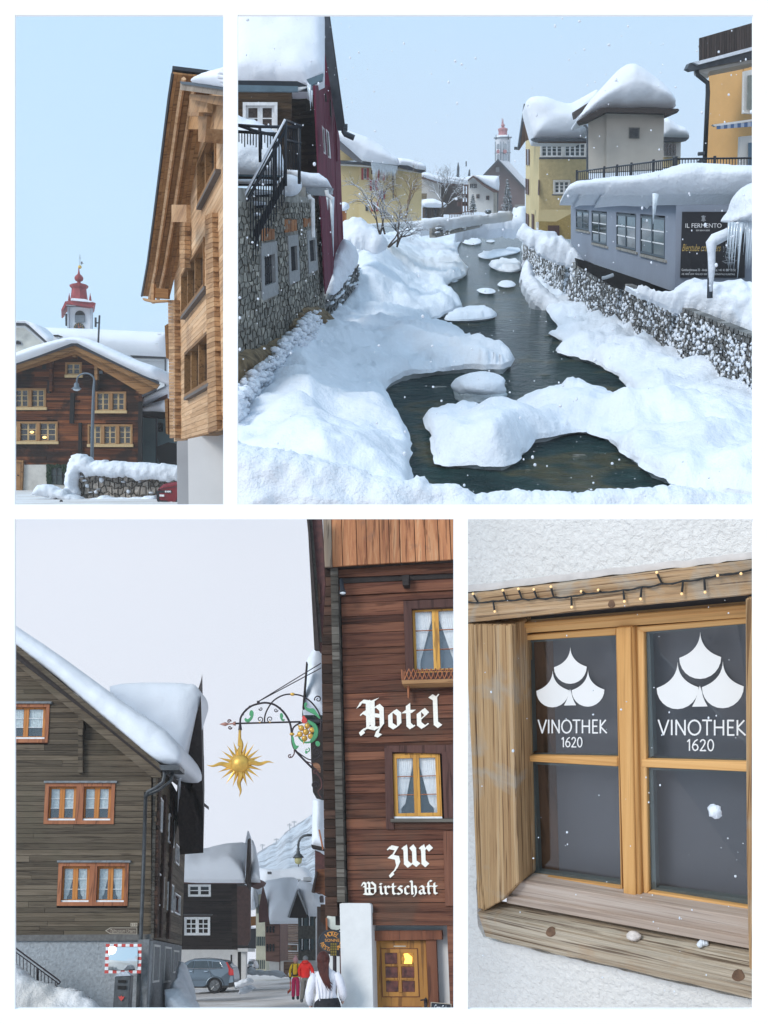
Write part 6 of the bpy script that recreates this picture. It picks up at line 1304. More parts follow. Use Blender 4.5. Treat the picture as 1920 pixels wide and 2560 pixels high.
 holes = [SF.rect(z(10,(1035,15)), z(10,(1058,285))), SF.rect(z(10,(1012,548)), z(10,(1068,815))), SF.rect(z(10,(1112,150)), z(10,(1142,395))), SF.rect(z(10,(1104,630)), z(10,(1134,850))), SF.rect(z(10,(1158,360)), z(10,(1176,520))), SF.rect(z(10,(1150,705)), z(10,(1184,870)))]
 planks(SF, H, darkw if False else brownp, vb, 1.02, 40, lambda v: .06, lambda v: 1.0, holes, seed=9, out=.02, th=.05, name='side_plank')
 mb = MB(); mb.ub(SF, 0, vb, 1, 1.02, -.10, .2); mb.build('side_wall', darkw, H, rot=SF.rot)
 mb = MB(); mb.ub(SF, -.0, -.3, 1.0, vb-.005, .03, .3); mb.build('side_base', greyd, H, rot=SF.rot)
 for k, h in enumerate(holes): window(SF, H, 0, 0, 2 if k in (1,2,5) else 1, 3, 1, M['white'], maroon, maroon, M['glass'], cw=.05, sw=.08, bw=.02, recess=.04, proud=.06, uvr=h, detail=False)
 for (a, b2, mt) in (((1002,1070),(1036,1335),maroon), ((1080,1085),(1115,1335),maroon), ((1140,1110),(1172,1270),darkw)):
  r = SF.rect(z(10,a), z(10,b2)); window(SF, H, 0, 0, 1, 2, 1, whitep, mt, mt, M['glass'], cw=.06, sw=.1, recess=.05, proud=.06, uvr=r)
 for (a, b2, mt) in (((930,0),(960,1030),logend), ((955,0),(992,850),greylog)):
  pass
 # corner posts of stacked log ends
 for (x0t, x1t, x0b, x1b, ya, yb, mt, out, n) in ((383,391,377,384,1945,2345,greylog,.16,34),(391,398,384,392,1945,2345,logend,.12,34)):
  for i in range(n):
   a = i/n; b2 = (i+.93)/n
   q = [(lerp(x0t,x0b,a), lerp(ya,yb,a)), (lerp(x1t,x1b,a), lerp(ya,yb,a)), (lerp(x1t,x1b,b2), lerp(ya,yb,b2)), (lerp(x0t,x0b,b2), lerp(ya,yb,b2))]
   mb = MB(); mb.plate(LF, q, out+random.uniform(-.02,.02), .3); mb.build('log_end', mt, H, rot=LF.rot)
 for (a, b2) in (((1085,20),(1112,1030)), ((1140,0),(1160,1040))):
  mb = MB(); um, va = SF.uv(*z(10,(a[0],a[1]))); vc = SF.uv(*z(10,(a[0],b2[1])))[1]; mb.ub(SF, um, vc, um+.04, va, .12, .12); mb.build('log_post', logend, H, rot=SF.rot)
 # bracket post under the rake
 for i in range(9):
  y0, y1 = lerp(785, 1228, i/9), lerp(785, 1228, (i+.95)/9)
  wx = 36 if i > 1 else 42
  mb = MB(); mb.plate(LF, [z(9,(516,y0)), z(9,(516+wx,y0+(20 if i==0 else 0))), z(9,(516+wx,y1)), z(9,(516,y1))], .32 if i < 3 else .2, .3); mb.build('bracket_log', brownp, H, rot=LF.rot)
 # rake boards, soffit
 bands = [((22,215),(1165,1165),(1165,1205),(22,268), .95, brownp), ((22,262),(1165,1200),(1160,1225),(22,300), .8, darkw), ((22,300),(1165,1220),(1165,1262),(1095,1262),(22,368), .7, brownp)]
 for q in bands:
  pts = [z(9,p) for p in q[:-2]]; pts[0] = (pts[0][0]-60, pts[0][1]-50); pts[-1] = (pts[-1][0]-60, pts[-1][1]-50)
  mb = MB(); mb.plate(LF, pts, q[-2], .12); mb.build('rake_board', q[-1], H, rot=LF.rot)
 mb = MB(); mb.prism([LF.X(-20,1590,.85), LF.X(402,1915,.85), LF.X(402,1925,.85), LF.X(-20,1600,.85)], -LF.n*9.0+pl.U*.0); mb.build('roof', darkw, H, rot=LF.rot)
 # far cross gable overhang: dark underside with real depth
 sil = z(9, (1478,640),(1466,700),(1345,1075),(1316,1200)) + z(10, (1158,0),(1180,440),(1345,428),(1342,0)) + [z(9,(1498,1690))]
 mb = MB(); mb.prism([G(x, y, 33.5) for x, y in sil], SF.n*(-.3)+Vector((-.113,1,0))*5); mb.build('cross_gable', darkw, H, rot=pl.rot)
 snow_shape('roof_snow', z(9, (-150,-60),(22,72),(330,275),(680,530),(950,730),(1180,870),(1290,990),(1335,1080),(1332,1160),(1215,1165),(1100,1130),(1000,1045),(600,700),(300,430),(22,245),(-150,100)),
   lambda x, y, o: LF.X(x, y, .75)+LF.n*o, .35, .5, 6, M['snow_far'], .25, .8, H, pl, 1, back=3.5)
 snow_shape('gable_snow', z(9, (720,560),(900,520),(1330,522),(1380,534),(1425,532),(1462,570),(1478,640),(1462,700),(1345,1072),(1325,1160),(1180,1100),(900,800)),
   flat(pl, 33.2), .35, .9, 7, M['snow_far'], .3, .6, H, pl, 1, back=1.5)
 mb = MB(); mb.plate(LF, z(9, (1150,1165),(1312,1168),(1312,1205),(1165,1205)), 1.0, .8); mb.build('gutter', slate, H, rot=LF.rot)
 mb = MB(); mb.tube([LF.X(*z(9,p), .8) for p in ((1192,1190),(1192,1250),(1180,1300),(1120,1345),(1062,1375),(1045,1420))]+[LF.X(*z(10,p), .35) for p in ((940,0),(925,500),(905,1040),(890,1400),(882,1545))], .055, 8); mb.build('downpipe', slate, H, rot=LF.rot, smooth=True)
 mb = MB(); mb.tube([LF.X(*z(9,p), .6) for p in ((1255,1215),(1245,1290),(1150,1360),(1060,1400))], .05, 8); mb.build('downpipe', slate, H, rot=LF.rot, smooth=True)
 mb = MB()
 for (x, y, l) in ((1322,1160,.7),(1312,1180,.9),(1330,1150,.35),(1300,1200,.4)): icicle(mb, G(*z(9,(x,y)), 32.6), pl.U, l*1.6, .03)
 mb.build('icicle', M['snow'], H, rot=pl.rot, smooth=True)
 # signs on the house
 rim = plain('sign_beige', (.42,.36,.28), .6); sbk = plain('sign_brown', (.10,.07,.05), .6)
 S = thing('direction_sign', 'brown arrow sign reading Talmuseum Ursern, pointing left, on the boards above the traffic mirror', 'sign', LF.X(*z(10,(770,1000)), .1), LF.rot)
 mb = MB(); mb.plate(LF, z(10,(655,975),(690,953),(880,953),(880,1000),(690,998)), .11, .03); mb.build('sign_board', sbk, S, rot=LF.rot)
 o = z(10,(655,975),(690,953),(880,953),(880,1000),(690,998)); ii = z(10,(663,975),(693,957),(876,957),(876,996),(693,994))
 mb = MB()
 for k in range(5): mb.plate(LF, [o[k], o[(k+1) % 5], ii[(k+1) % 5], ii[k]], .118, .004)
 mb.build('sign_border', rim, S, rot=LF.rot)
 text_mesh(LF, 'Talmuseum Ursern', z(10,(690,963)), z(10,(868,990)), .116, rim, S, italic=.02)
 S = thing('number_plate', 'small house number plate reading 119 above the arrow sign', 'sign', LF.X(*z(10,(857,945)), .1), LF.rot)
 mb = MB(); mb.plate(LF, z(10,(833,920),(881,920),(881,946),(833,946)), .1, .02); mb.build('plate', rim, S, rot=LF.rot)
 text_mesh(LF, '119', z(10,(839,924)), z(10,(875,942)), .106, sbk, S)
 # traffic mirror
 mir, t, b, N, L = newmat('convex_mirror'); b.inputs['Metallic'].default_value = 1; b.inputs['Roughness'].default_value = .03; b.inputs['Base Color'].default_value = (.85,.86,.84,1)
 S = thing('traffic_mirror', 'square convex traffic mirror with red and white border on the grey base wall', 'traffic mirror', LF.X(*z(10,(780,1280)), .5), LF.rot)
 MO = .75; cr = z(10,(660,1068),(910,1068),(905,1275),(650,1275)); 
 MF = Face(pl, cr[0], cr[1], cr[2], cr[3], Y0-.6, Y0-.6)
 mb = MB(); mb.ub(MF, 0, 0, 1, 1, -.03, .04); mb.build('back_plate', rim, S, rot=MF.rot)
 rows = []
 for j in range(11): rows.append([MF.P(lerp(.1,.9,i/10), lerp(.11,.89,j/10), .012+.09*(1-((i-5)/5)**2*.5-((j-5)/5)**2*.5)) for i in range(11)])
 mb = MB(); mb.grid(rows); mb.build('mirror_glass', mir, S, rot=MF.rot, smooth=True, fix=True)
 for k in range(9):
  for (e, horiz) in ((0,1),(1,1),(0,0),(1,0)):
   a, b2 = k/9, (k+1)/9
   if horiz: rr = (a, .9, b2, 1) if e else (a, 0, b2, .1)
   else:
    if k in (0, 8): continue
    rr = (.9, a, 1, b2) if e else (0, a, .1, b2)
   mb = MB(); mb.ub(MF, rr[0], rr[1], rr[2], rr[3], .012, .04); mb.build('border_block', redp if k % 2 == 0 else M['white'], S, rot=MF.rot)
 mb = MB(); mb.tube([MF.P(.5,.5,-.05), MF.P(.5,.4,-.5)], .03, 6); mb.build('bracket', slate, S, rot=MF.rot)
 # waste bin
 S = thing('waste_bin', 'dark grey street waste bin with red flame mark, below the traffic mirror', 'bin', LF.X(*z(10,(775,1530)), .9), pl.rot)
 bp = G(*z(10,(775,1600)), Y0-1.4); bw = 110/2.812/FL*(Y0-1.4)
 c = G(*z(10,(776,1530)), Y0-1.4)-pl.U*.35; s_ = (Y0-1.4)/FL/2.812
 mb = MB(); mb.box(pl.rot, c, 112*s_, .34, 215*s_+.35); mb.build('body', slate, S, rot=pl.rot, bevel=.02)
 mb = MB(); t0 = c+pl.U*(215*s_+.35)
 R, Fw, U = pl.R, pl.Fw, pl.U
 b4 = [t0+R*a*56*s_+Fw*d*.17 for a, d in ((-1,-1),(1,-1),(1,1),(-1,1))]; t4 = [t0+R*a*22*s_+Fw*d*.08+U*28*s_ for a, d in ((-1,-1),(1,-1),(1,1),(-1,1))]
 mb.hexa(b4, t4); mb.build('snowy_lid', plain('frosted_metal', (.42,.45,.5), .6, nsc=12, namt=.3), S, rot=pl.rot)
 BF = FR(pl, *z(10,(720,1315)), *z(10,(832,1530)), Y0-1.4-.18)
 for (a, b2) in (((745,1322),(802,1342)), ((742,1362),(802,1388))):
  mb = MB(); mb.plate(BF, [z(10,a), z(10,(b2[0],a[1])), z(10,b2), z(10,(a[0],b2[1]))], .012, .01); mb.build('slot', M['dark'], S, rot=pl.rot)
 mb = MB(); mb.plate(BF, z(10,(768,1470),(752,1450),(748,1436),(760,1440),(768,1430),(776,1440),(790,1436),(784,1452)), .012, .01); mb.build('flame_mark', redp, S, rot=pl.rot)
 # stair railing at the far left
 S = thing('stair_railing', 'black iron stair railing sloping down to the right at the grey wall', 'railing', LF.X(*z(10,(180,1370)), 1.2), pl.rot)
 X = lambda p, o=1.3: LF.X(*z(10,p), o)
 mb = MB(); mb.tube([X((-60,1060)), X((22,1095)), X((325,1320)), X((340,1335)), X((330,1350)), X((318,1345))], .022, 6); mb.build('handrail', iron, S, rot=pl.rot, smooth=True)
 mb = MB(); mb.tube([X((-60,1085)), X((22,1122)), X((318,1340)), X((315,1370))], .015, 6); mb.build('rail', iron, S, rot=pl.rot, smooth=True)
 for i in range(14):
  x = -20+i*25; y = 1122+(x-22)*.737
  mb = MB(); mb.tube([X((x, y)), X((x, y+240))], .011 if i != 8 else .035, 5); mb.build('baluster', iron, S, rot=pl.rot)
 # snow heaps
 o = snow_shape('snow_heap', z(10, (-160,1180),(22,1195),(90,1255),(180,1335),(250,1345),(330,1370),(450,1385),(540,1440),(600,1490),(660,1560),(660,1900),(-160,1900)), lambda x, y, o: LF.X(x, y, 2.0)+(LF.n+pl.U*.3)*o, .9, 1.2, 6, snowmat('grubby_snow', (.80,.80,.82), 6, .8, dirt=(.70,.67,.64)), .5, 1.1, None, pl, 0, back=1.0, rag=8)
 tag(o, 'big lumpy heap of cleared snow under the stair railing, lower left', 'snow heap')
 o = snow_shape('snow_heap', z(11, (60,1375),(110,1370),(150,1450),(145,1520),(128,1600),(150,1640),(190,1680),(150,1740),(60,1790),(-30,1800),(-30,1640),(30,1560)), flat(pl, 36, .5), .9, .9, 3, M['snow_rough'], .8, 1.3, None, pl, 0, back=1.5, rag=5)
 tag(o, 'tall ploughed snow heap at the house corner beside the grey car', 'snow heap')
 for k, (poly, Y, lb) in enumerate(((z(11,(545,1545),(600,1520),(660,1500),(700,1530),(660,1560),(600,1585),(548,1580)), 52, 'low snow heap beside the rear bumper of the grey car'),
       (z(11,(645,1430),(690,1400),(740,1430),(800,1435),(870,1440),(910,1425),(950,1445),(1000,1480),(960,1500),(860,1480),(740,1475),(650,1470)), 74, 'snow ridge along the foot of the pale and brown houses down the street'),
       (z(11,(600,1590),(680,1560),(720,1600),(640,1640),(590,1640)), 44, 'small scrap of piled snow at the street edge by the car'))):
  o = snow_shape('snow_heap', poly, flat(pl, Y), .5, .8, 4, M['snow_rough'], .6, 1.2, None, pl, 0, back=1.0, rag=4); tag(o, lb, 'snow heap')
 # ---- hotel
 HF = Face(pl, (841,1298), (1100,1282), (1150,2525), (868,2523), 16.5, 16.2)
 T = thing('timber_hotel', 'dark red-brown timber hotel lettered Hotel zur Wirtschaft, right side of the street', 'hotel', HF.X(1000,2520), HF.rot)
 V = lambda y, x=1000: HF.uv(x, y)[1]
 A1 = HF.rect(z(13,(1112,882)), z(13,(1800,1690))); A2 = HF.rect(z(14,(888,600)), z(14,(1580,1420)))
 door_v = HF.uv(*z(15,(1100,465)))[1]
 pil = HF.rect(z(15,(452,235)), z(15,(765,1500)))
 uL = lambda v: HF.uv(lerp(866, 849, v), 0)[0] if False else 0.0
 vt = V(1500)
 planks(HF, T, hotelp, door_v, V(1484), 31, lambda v: .03, lambda v: 1.12, [A1, A2, (-.1, -.2, pil[2], pil[3])], seed=21, out=.0, th=.08, jit=.016, gap=.05, splits=.7, vary=.45)
 mb = MB(); mb.ub(HF, -.09, door_v, 1.15, 1.02, -.26, .2); mb.build('wall', darkw, T, rot=HF.rot)
 # stacked log end posts
 def post(xt0, xt1, xb0, xb1, yt, yb, n, mt, out, th, nm='log_end', seed=2):
  r = random.Random(seed)
  for i in range(n):
   a, b2 = i/n, (i+.95)/n; o2 = out+r.uniform(-.02,.02)
   q = [(lerp(xt0,xb0,a), lerp(yt,yb,a)), (lerp(xt1,xb1,a), lerp(yt,yb,a)), (lerp(xt1,xb1,b2), lerp(yt,yb,b2)), (lerp(xt0,xb0,b2), lerp(yt,yb,b2))]
   mb = MB(); mb.plate(HF, q, o2, th); mb.build(nm, mt, T, rot=HF.rot)
 post(826, 844, 843, 862, 1420, 2256, 40, greylog, .16, .3)
 post(800, 826, 813, 843, 1370, 2290, 38, logend, .10, .6, seed=5)
 # upper cladding of upright boards
 UF_lo = lambda u: HF.uv(*plerp(z(13,(288,527)), z(13,(1632,447)), (u-HF.uv(*z(13,(288,527)))[0])/(HF.uv(*z(13,(1632,447)))[0]-HF.uv(*z(13,(288,527)))[0])))[1]
 ua = HF.uv(*z(13,(290,500)))[0]; ub_ = HF.uv(*z(13,(375,500)))[0]
 vplanks(HF, T, wood('pale_grey_board', [(.3,(.16,.11,.075)),(.6,(.30,.23,.17)),(.8,(.38,.30,.23))], 'Z', 1, .1, .8, .5, 9), ua, ub_, 1, UF_lo, lambda u: 1.06, out=.36, th=.05)
 vplanks(HF, T, orangep, ub_, 1.2, 11, UF_lo, lambda u: 1.06, out=.35, th=.05, jit=.008, seed=8)
 mb = MB(); mb.ub(HF, ua, UF_lo(.2)+.0, 1.2, 1.05, .29, .2); mb.build('cladding_back', darkw, T, rot=HF.rot)
 mb = MB(); mb.plate(HF, z(13, (425,560),(1660,470),(1660,585),(425,635)), .12, .2); mb.build('cornice_beam', hotelp, T, rot=HF.rot)
 mb = MB(); mb.plate(HF, z(13, (425,640),(1660,590),(1660,640),(425,700)), .07, .2); mb.build('cornice_beam', darkw, T, rot=HF.rot)
 mb = MB(); mb.plate(HF, z(13, (430,702),(1660,645),(1660,760),(430,820)), .04, .1); mb.build('cornice_beam', hotelp, T, rot=HF.rot)
 mb = MB(); mb.plate(HF, z(13, (1100,615),(1170,610),(1165,715),(1105,718)), .26, .2); mb.build('beam_end', darkw, T, rot=HF.rot)
 # roof edge seen from below along the left
 for (q, out, th, mt) in ((((100,-80),(150,-80),(262,1300),(240,1300)), .9, .08, greylog), (((150,-80),(262,-80),(300,700),(255,1420),(225,1380)), .8, .06, maroon), (((112,-80),(125,-80),(240,1385),(190,1385)), 1.0, .1, darkw)):
  mb = MB(); mb.plate(HF, z(13, *q), out, th); mb.build('roof_edge', mt, T, rot=HF.rot)
 mb = MB(); mb.plate(HF, z(13, (190,705),(245,705),(250,905),(196,905)), .86, .2); mb.build('purlin_end', hotelp, T, rot=HF.rot)
 # spotlight
 mb = MB(); a = HF.X(*z(13,(468,660)), .25); b2 = HF.X(*z(13,(485,800)), .45); mb.tube([a, a.lerp(b2,.6), b2], [.035,.04,.07], 10)
 S = thing('spotlight', 'small black spotlight with bright glass under the hotel cornice', 'spotlight', b2, pl.rot); mb.build('housing', M['black'], S, rot=pl.rot)
 mb = MB(); mb.ball(b2-(b2-a).normalized()*.005, .062, 10, 6, sq=(1,1,.5)); mb.build('lens', plain('lamp_glass', (.7,.72,.74), .2), S, rot=pl.rot, smooth=True)
 # windows
 csh = dict(mat=clothw, shape=lambda t: .98 if t < .15 else max(.22, .98-(t-.15)*1.05), bottom=0)
 case = wood('dark_red_casing', [(.3,(.05,.022,.018)),(.6,(.10,.045,.035)),(.8,(.15,.075,.06))], 'Z', 1, .1, .75, .4, 8)
 window(HF, T, 0, 0, 2, 3, 1, case, yell, redcase, M['glass_clear'], cw=.15, sw=.06, bw=.012, recess=.10, proud=.05, curtain=csh, back=plain('dim_room', (.10,.12,.15), .9), uvr=A1, gthick=.006)
 s2 = HF.rect(z(14,(962,662)), z(14,(1470,1300)))
 w = window(HF, T, 0, 0, 2, 3, 1, yell, yell, redcase, M['glass_clear'], cw=.03, sw=.055, bw=.012, recess=.04, proud=-.02, curtain=dict(mat=clothw, shape=lambda t: .98 if t < .1 else max(.3, 1.0-(t-.1)*.75) if t < .85 else .2, bottom=0), uvr=s2, gthick=.006)
 mb = MB(); mb.ring(HF, A2[0], A2[1]+.03, s2[2]+.10, A2[3], .0, .12/HF.H, .05, .12)
 for q in (((888,605),(965,605),(985,1420),(905,1420)), ((1465,640),(1640,640),(1650,1310),(1490,1310))):
  mb = MB(); mb.plate(HF, z(14, *q), .055, .14); mb.build('shutter' if q[0][0] > 1000 else 'casing_post', case, T, rot=HF.rot)
 mb = MB(); mb.plate(HF, z(14,(888,580),(1640,570),(1640,662),(888,640)), .05, .14); mb.build('casing_head', case, T, rot=HF.rot)
 mb = MB(); mb.plate(HF, z(14,(985,1293),(1470,1293),(1470,1312),(985,1312)), .02, .1); mb.build('sill', M['white'], T, rot=HF.rot)
 mb = MB(); mb.plate(HF, z(14,(950,1316),(1640,1313),(1640,1346),(950,1348)), .1, .15); mb.build('sill_board', greylog, T, rot=HF.rot)
 mb = MB(); mb.plate(HF, z(14,(985,1350),(1640,1350),(1640,1425),(985,1420)), .03, .1); mb.build('apron_board', hotelp, T, rot=HF.rot)
 mb = MB(); mb.plate(HF, z(14,(1478,1440),(1600,1440),(1620,2190),(1500,2190)), .04, .1); mb.build('upright_board', wood('red_upright', [(.3,(.09,.03,.018)),(.7,(.20,.08,.045))], 'Z', 1, .1, .7, .5), T, rot=HF.rot)
 # window box with lattice
 S = thing('window_box', 'empty rustic window box with criss-cross lattice below the upper hotel window', 'window box', HF.X(*z(13,(1400,1740)), .3), HF.rot)
 mb = MB(); mb.plate(HF, z(13,(1092,1700),(1800,1680),(1800,1722),(1100,1745)), .34, .34); mb.build('shelf', wood('honey_shelf', [(.3,(.25,.12,.05)),(.7,(.48,.27,.12))], 'X', 1, .1, .7, .4), S, rot=HF.rot, bevel=.01)
 for (x0, y0, x1, y1) in ((1110,1600,1800,1588), (1110,1690,1800,1672)):
  mb = MB(); mb.plate(HF, z(13,(x0,y0),(x1,y1),(x1,y1+12),(x0,y0+12)), .33, .03); mb.build('rail', maroon, S, rot=HF.rot)
 for i in range(15):
  x = 1125+i*46
  for (dx0, dx1) in ((0,46),(46,0)):
   if x > 1700: continue
   a = HF.X(*z(13,(x+dx0,1585-i*.8)), .345 if dx0 else .335); b2 = HF.X(*z(13,(x+dx1,1695-i*.8)), .345 if dx0 else .335); mb = MB(); mb.tube([a, b2], .011, 5); mb.build('lattice_slat', redcase, S, rot=HF.rot)
 mb = MB(); mb.plate(HF, z(13,(1088,1590),(1128,1605),(1128,1700),(1095,1700)), .33, .3); mb.build('side_board', redcase, S, rot=HF.rot)
 mb = MB(); mb.plate(HF, z(13,(1120,1660),(1800,1640),(1800,1680),(1120,1700)), .3, .02); mb.build('soil_tray', maroon, S, rot=HF.rot)
 mb = MB(); mb.plate(HF, z(13,(1150,1742),(1172,1742),(1168,1885),(1158,1885)), .2, .1); mb.build('bracket', redcase, S, rot=HF.rot)
 # lettering
 wl = plain('cream_lettering', (.78,.74,.66), .7, nsc=30, namt=.08)
 LT = thing('painted_lettering', 'white blackletter words Hotel zur Wirtschaft painted on the hotel boards', 'lettering', HF.X(1000,2200,.1), HF.rot)
 blackletter(HF, 'Hotel', z(14,(625,128)), z(14,(1465,470)), (.22,.47), .026, wl, LT, .30)
 blackletter(HF, 'zur', z(14,(905,1588)), z(14,(1375,1862)), (.27,.70), .026, wl, LT, .30)
 blackletter(HF, 'Wirtschaft', z(14,(660,1940)), z(14,(1430,2105)), (.2,.48), .026, wl, LT, .27)
 # white pillar, doorway
 mb = MB(); mb.plate(HF, z(15,(452,246),(480,238),(765,240),(778,260),(805,1500),(478,1500)), .16, .9); mb.build('pillar', whitep, T, rot=HF.rot, bevel=.005)
 mb = MB(); mb.plate(HF, z(15,(755,465),(1640,455),(1640,1500),(755,1500)), -.35, .1); mb.build('door_recess', whitep, T, rot=HF.rot)
 mb = MB(); mb.plate(HF, z(15,(760,340),(1640,340),(1640,470),(760,468)), .05, .3); mb.build('door_lintel', hotelp, T, rot=HF.rot)
 mb = MB(); mb.plate(HF, z(15,(1565,465),(1680,465),(1720,1500),(1605,1500)), .03, .3); mb.build('side_jamb', hotelp, T, rot=HF.rot)
 frm = wood('red_brown_door_frame', [(.3,(.11,.035,.018)),(.6,(.20,.07,.032)),(.8,(.26,.10,.05))], 'Z', 1, .1, .6, .3, 8)
 ocr = wood('ochre_door_boards', [(.3,(.26,.11,.022)),(.6,(.38,.17,.035)),(.8,(.43,.21,.05))], 'Z', 1, .06, .5, .15, 6)
 D = lambda pts, out, th, nm, mt, p=T: (lambda mb: (mb.plate(HF, z(15,*pts), out, th), mb.build(nm, mt, p, rot=HF.rot, bevel=.004))[1])(MB())
 D(((768,525),(1512,520),(1515,618),(768,630)), -.12, .15, 'door_header', frm)
 D(((768,630),(792,630),(805,1500),(782,1500)), -.2, .1, 'door_post', frm)
 D(((1345,622),(1452,618),(1488,1500),(1385,1500)), -.17, .12, 'door_post', frm)
 door = D(((792,630),(1345,625),(1385,1500),(808,1500)), -.24, .06, 'door', ocr)
 D(((875,708),(1262,708),(1282,1215),(892,1215)), -.228, .02, 'door_panel', frm, door)
 D(((884,716),(1254,716),(1274,1207),(900,1207)), -.222, .02, 'door_moulding', ocr, door)
 warm = glow('warm_lamp_light', (1.0,.55,.08), 1.6)
 for r in range(3):
  for c_ in range(2):
   x0 = 920+c_*170+r*6; y0 = 755+r*145; g = D(((x0,y0),(x0+128,y0),(x0+130,y0+115),(x0+3,y0+115)), -.214, .01, 'pane', plain('door_glass', (.10,.03,.02) if (r, c_) != (0,1) else (.45,.2,.03), .12, nsc=9, namt=.8), door)
 D(((1115,765),(1160,760),(1205,800),(1200,870),(1120,868),(1130,820)), -.205, .004, 'lamp_glow', warm, door)
 for r in range(2): D(((925,872+r*142),(1215,872+r*142),(1218,895+r*142),(927,895+r*142)), -.205, .02, 'glazing_bar', ocr, door)
 D(((1055,755),(1085,755),(1100,1165),(1070,1165)), -.204, .02, 'glazing_bar', ocr, door)
 D(((900,1312),(1300,1312),(1306,1500),(905,1500)), -.226, .02, 'door_panel', frm, door)
 D(((1012,680),(1140,680),(1140,694),(1012,694)), -.23, .01, 'name_plate', rim, door)
 mb = MB(); mb.tube([HF.X(*z(15,(1290,1248)), -.14), HF.X(*z(15,(1340,1240)), -.14), HF.X(*z(15,(1340,1240)), -.24)], .012, 6); mb.build('handle', iron, door, rot=HF.rot)
 D(((1325,1240),(1342,1215),(1360,1240),(1358,1330),(1340,1345),(1328,1330)), -.215, .01, 'lock_plate', iron, door)
 # drinks board
 S = thing('chalkboard_sign', 'black drinks board lettered Coca-Cola leaning beside the hotel door', 'sign', HF.X(*z(15,(1500,1400)), .2), HF.rot)
 CF = Face(pl, z(15,(1398,1265)), z(15,(1612,1285)), z(15,(1605,1600)), z(15,(1385,1580)), 16.0, 16.0)
 mb = MB(); mb.ub(CF, 0, 0, 1, 1, 0, .02); mb.build('board', M['black'], S, rot=CF.rot)
 mb = MB(); mb.ring(CF, 0, 0, 1, 1, .03, .02, .006, .02); mb.build('frame', rim, S, rot=CF.rot)
 text_mesh(CF, 'Coca-Cola', CF.px(.18,.93), CF.px(.8,.74), .008, M['white'], S, italic=.05)
 # ---- oval sign
 S = thing('oval_hotel_sign', 'round dark sign with golden words Hotel Sonne Restaurant, behind the white pillar', 'sign', G(*z(15,(370,900)), 18), pl.rot)
 OF = FR(pl, *z(15,(200,450)), *z(15,(560,850)), 18.0)
 oc, rx, ry = (372,632), 142, 120
 def ell(k, n=36): return [z(15,(oc[0]+rx*k*math.cos(2*math.pi*i/n), oc[1]+ry*k*math.sin(2*math.pi*i/n))) for i in range(n)]
 mb = MB(); mb.plate(OF, ell(1), 0, .05); mb.build('disc', plain('sign_black', (.03,.035,.045), .5), S, rot=pl.rot)
 e1, e2 = ell(1.0), ell(.93); mb = MB()
 for i in range(36): mb.plate(OF, [e1[i], e1[(i+1) % 36], e2[(i+1) % 36], e2[i]], .012, .012)
 mb.build('rim', slate, S, rot=pl.rot)
 og = plain('sign_gold', (.75,.33,.06), .5)
 def curved(word, k, a0, a1, size, flip=False):
  n = len(word)
  for i, ch in enumerate(word):
   a = math.radians(lerp(a0, a1, (i+.5)/n)); cx, cy = oc[0]+rx*k*math.cos(a), oc[1]-ry*k*math.sin(a)
   cu = bpy.data.curves.new('t', 'FONT'); cu.body = ch; ob = bpy.data.objects.new('t', cu); COL.objects.link(ob); bpy.context.view_layer.update()
   me = bpy.data.meshes.new_from_object(ob); bpy.data.objects.remove(ob)
   if not me.vertices: continue
   mx = max(v.co.x for v in me.vertices); rot_ = a-math.pi/2 if not flip else a+math.pi/2
   mb = MB(); vs = []
   for v in me.vertices:
    x, y = (v.co.x-mx/2)*size, (v.co.y-.35)*size
    X_, Y_ = x*math.cos(rot_)-y*math.sin(rot_), x*math.sin(rot_)+y*math.cos(rot_); vs.append(OF.X(*z(15,(cx+X_, cy-Y_)), .006))
   mb.add(vs, [tuple(p.vertices) for p in me.polygons]); mb.build('letter', og, S, rot=pl.rot, fix=False)
 curved('HOTEL', .62, 135, 40, 68); curved('RESTAURANT', .74, 192, 350, 58, True)
 text_mesh(OF, 'SONNE', z(15,(300,610)), z(15,(452,640)), .006, og, S)
 mb = MB(); mb.tube([OF.X(*z(15,(400,700)), -.1), OF.X(*z(15,(405,1360)), -.1)], .035, 8); mb.build('post', iron, S, rot=pl.rot)
 # small lantern-like menu boxes before the sign
 for k, (q, lb) in enumerate((((355,650,420,785),'yellow leaded glass lantern box hanging before the oval sign'), ((425,730,470,790),'little dark menu box beside the yellow lantern'))):
  LN = thing('lantern_box', lb, 'lantern', G(*z(15,(q[0],q[3])), 17.6), pl.rot)
  LFc = FR(pl, *z(15,(q[0],q[1])), *z(15,(q[2],q[3])), 17.6)
  mb = MB(); mb.ub(LFc, 0, 0, 1, 1, 0, .2); mb.build('glass_body', plain('ochre_glass', (.30,.22,.03) if k == 0 else (.05,.05,.05), .3), LN, rot=pl.rot)
  for i in range(4): mb = MB(); mb.ub(LFc, i/3-.03, 0, i/3+.03, 1, .01, .02); mb.build('bar', iron, LN, rot=pl.rot)
  for i in range(6): mb = MB(); mb.ub(LFc, 0, i/5-.02, 1, i/5+.02, .012, .02); mb.build('bar', iron, LN, rot=pl.rot)
 # round dial sign on timber behind pillar
 mb = MB(); c = G(*z(15,(410,418)), 18.4); mb.lathe(Matrix((pl.R, pl.U, -pl.Fw)).transposed(), c, [(.001,.02),(.17,.02),(.17,0)], 20)
 tag(mb.build('round_plaque', plain('pale_plaque', (.62,.66,.6), .5), rot=pl.rot), 'small round pale plaque on dark timber beside the pillar', 'plaque')
 # ---- gilded sun and bracket
 SY = 16.6; SX = flat(pl, SY)
 Z_ = lambda *p: [SX(*z(12,q)) for q in p]
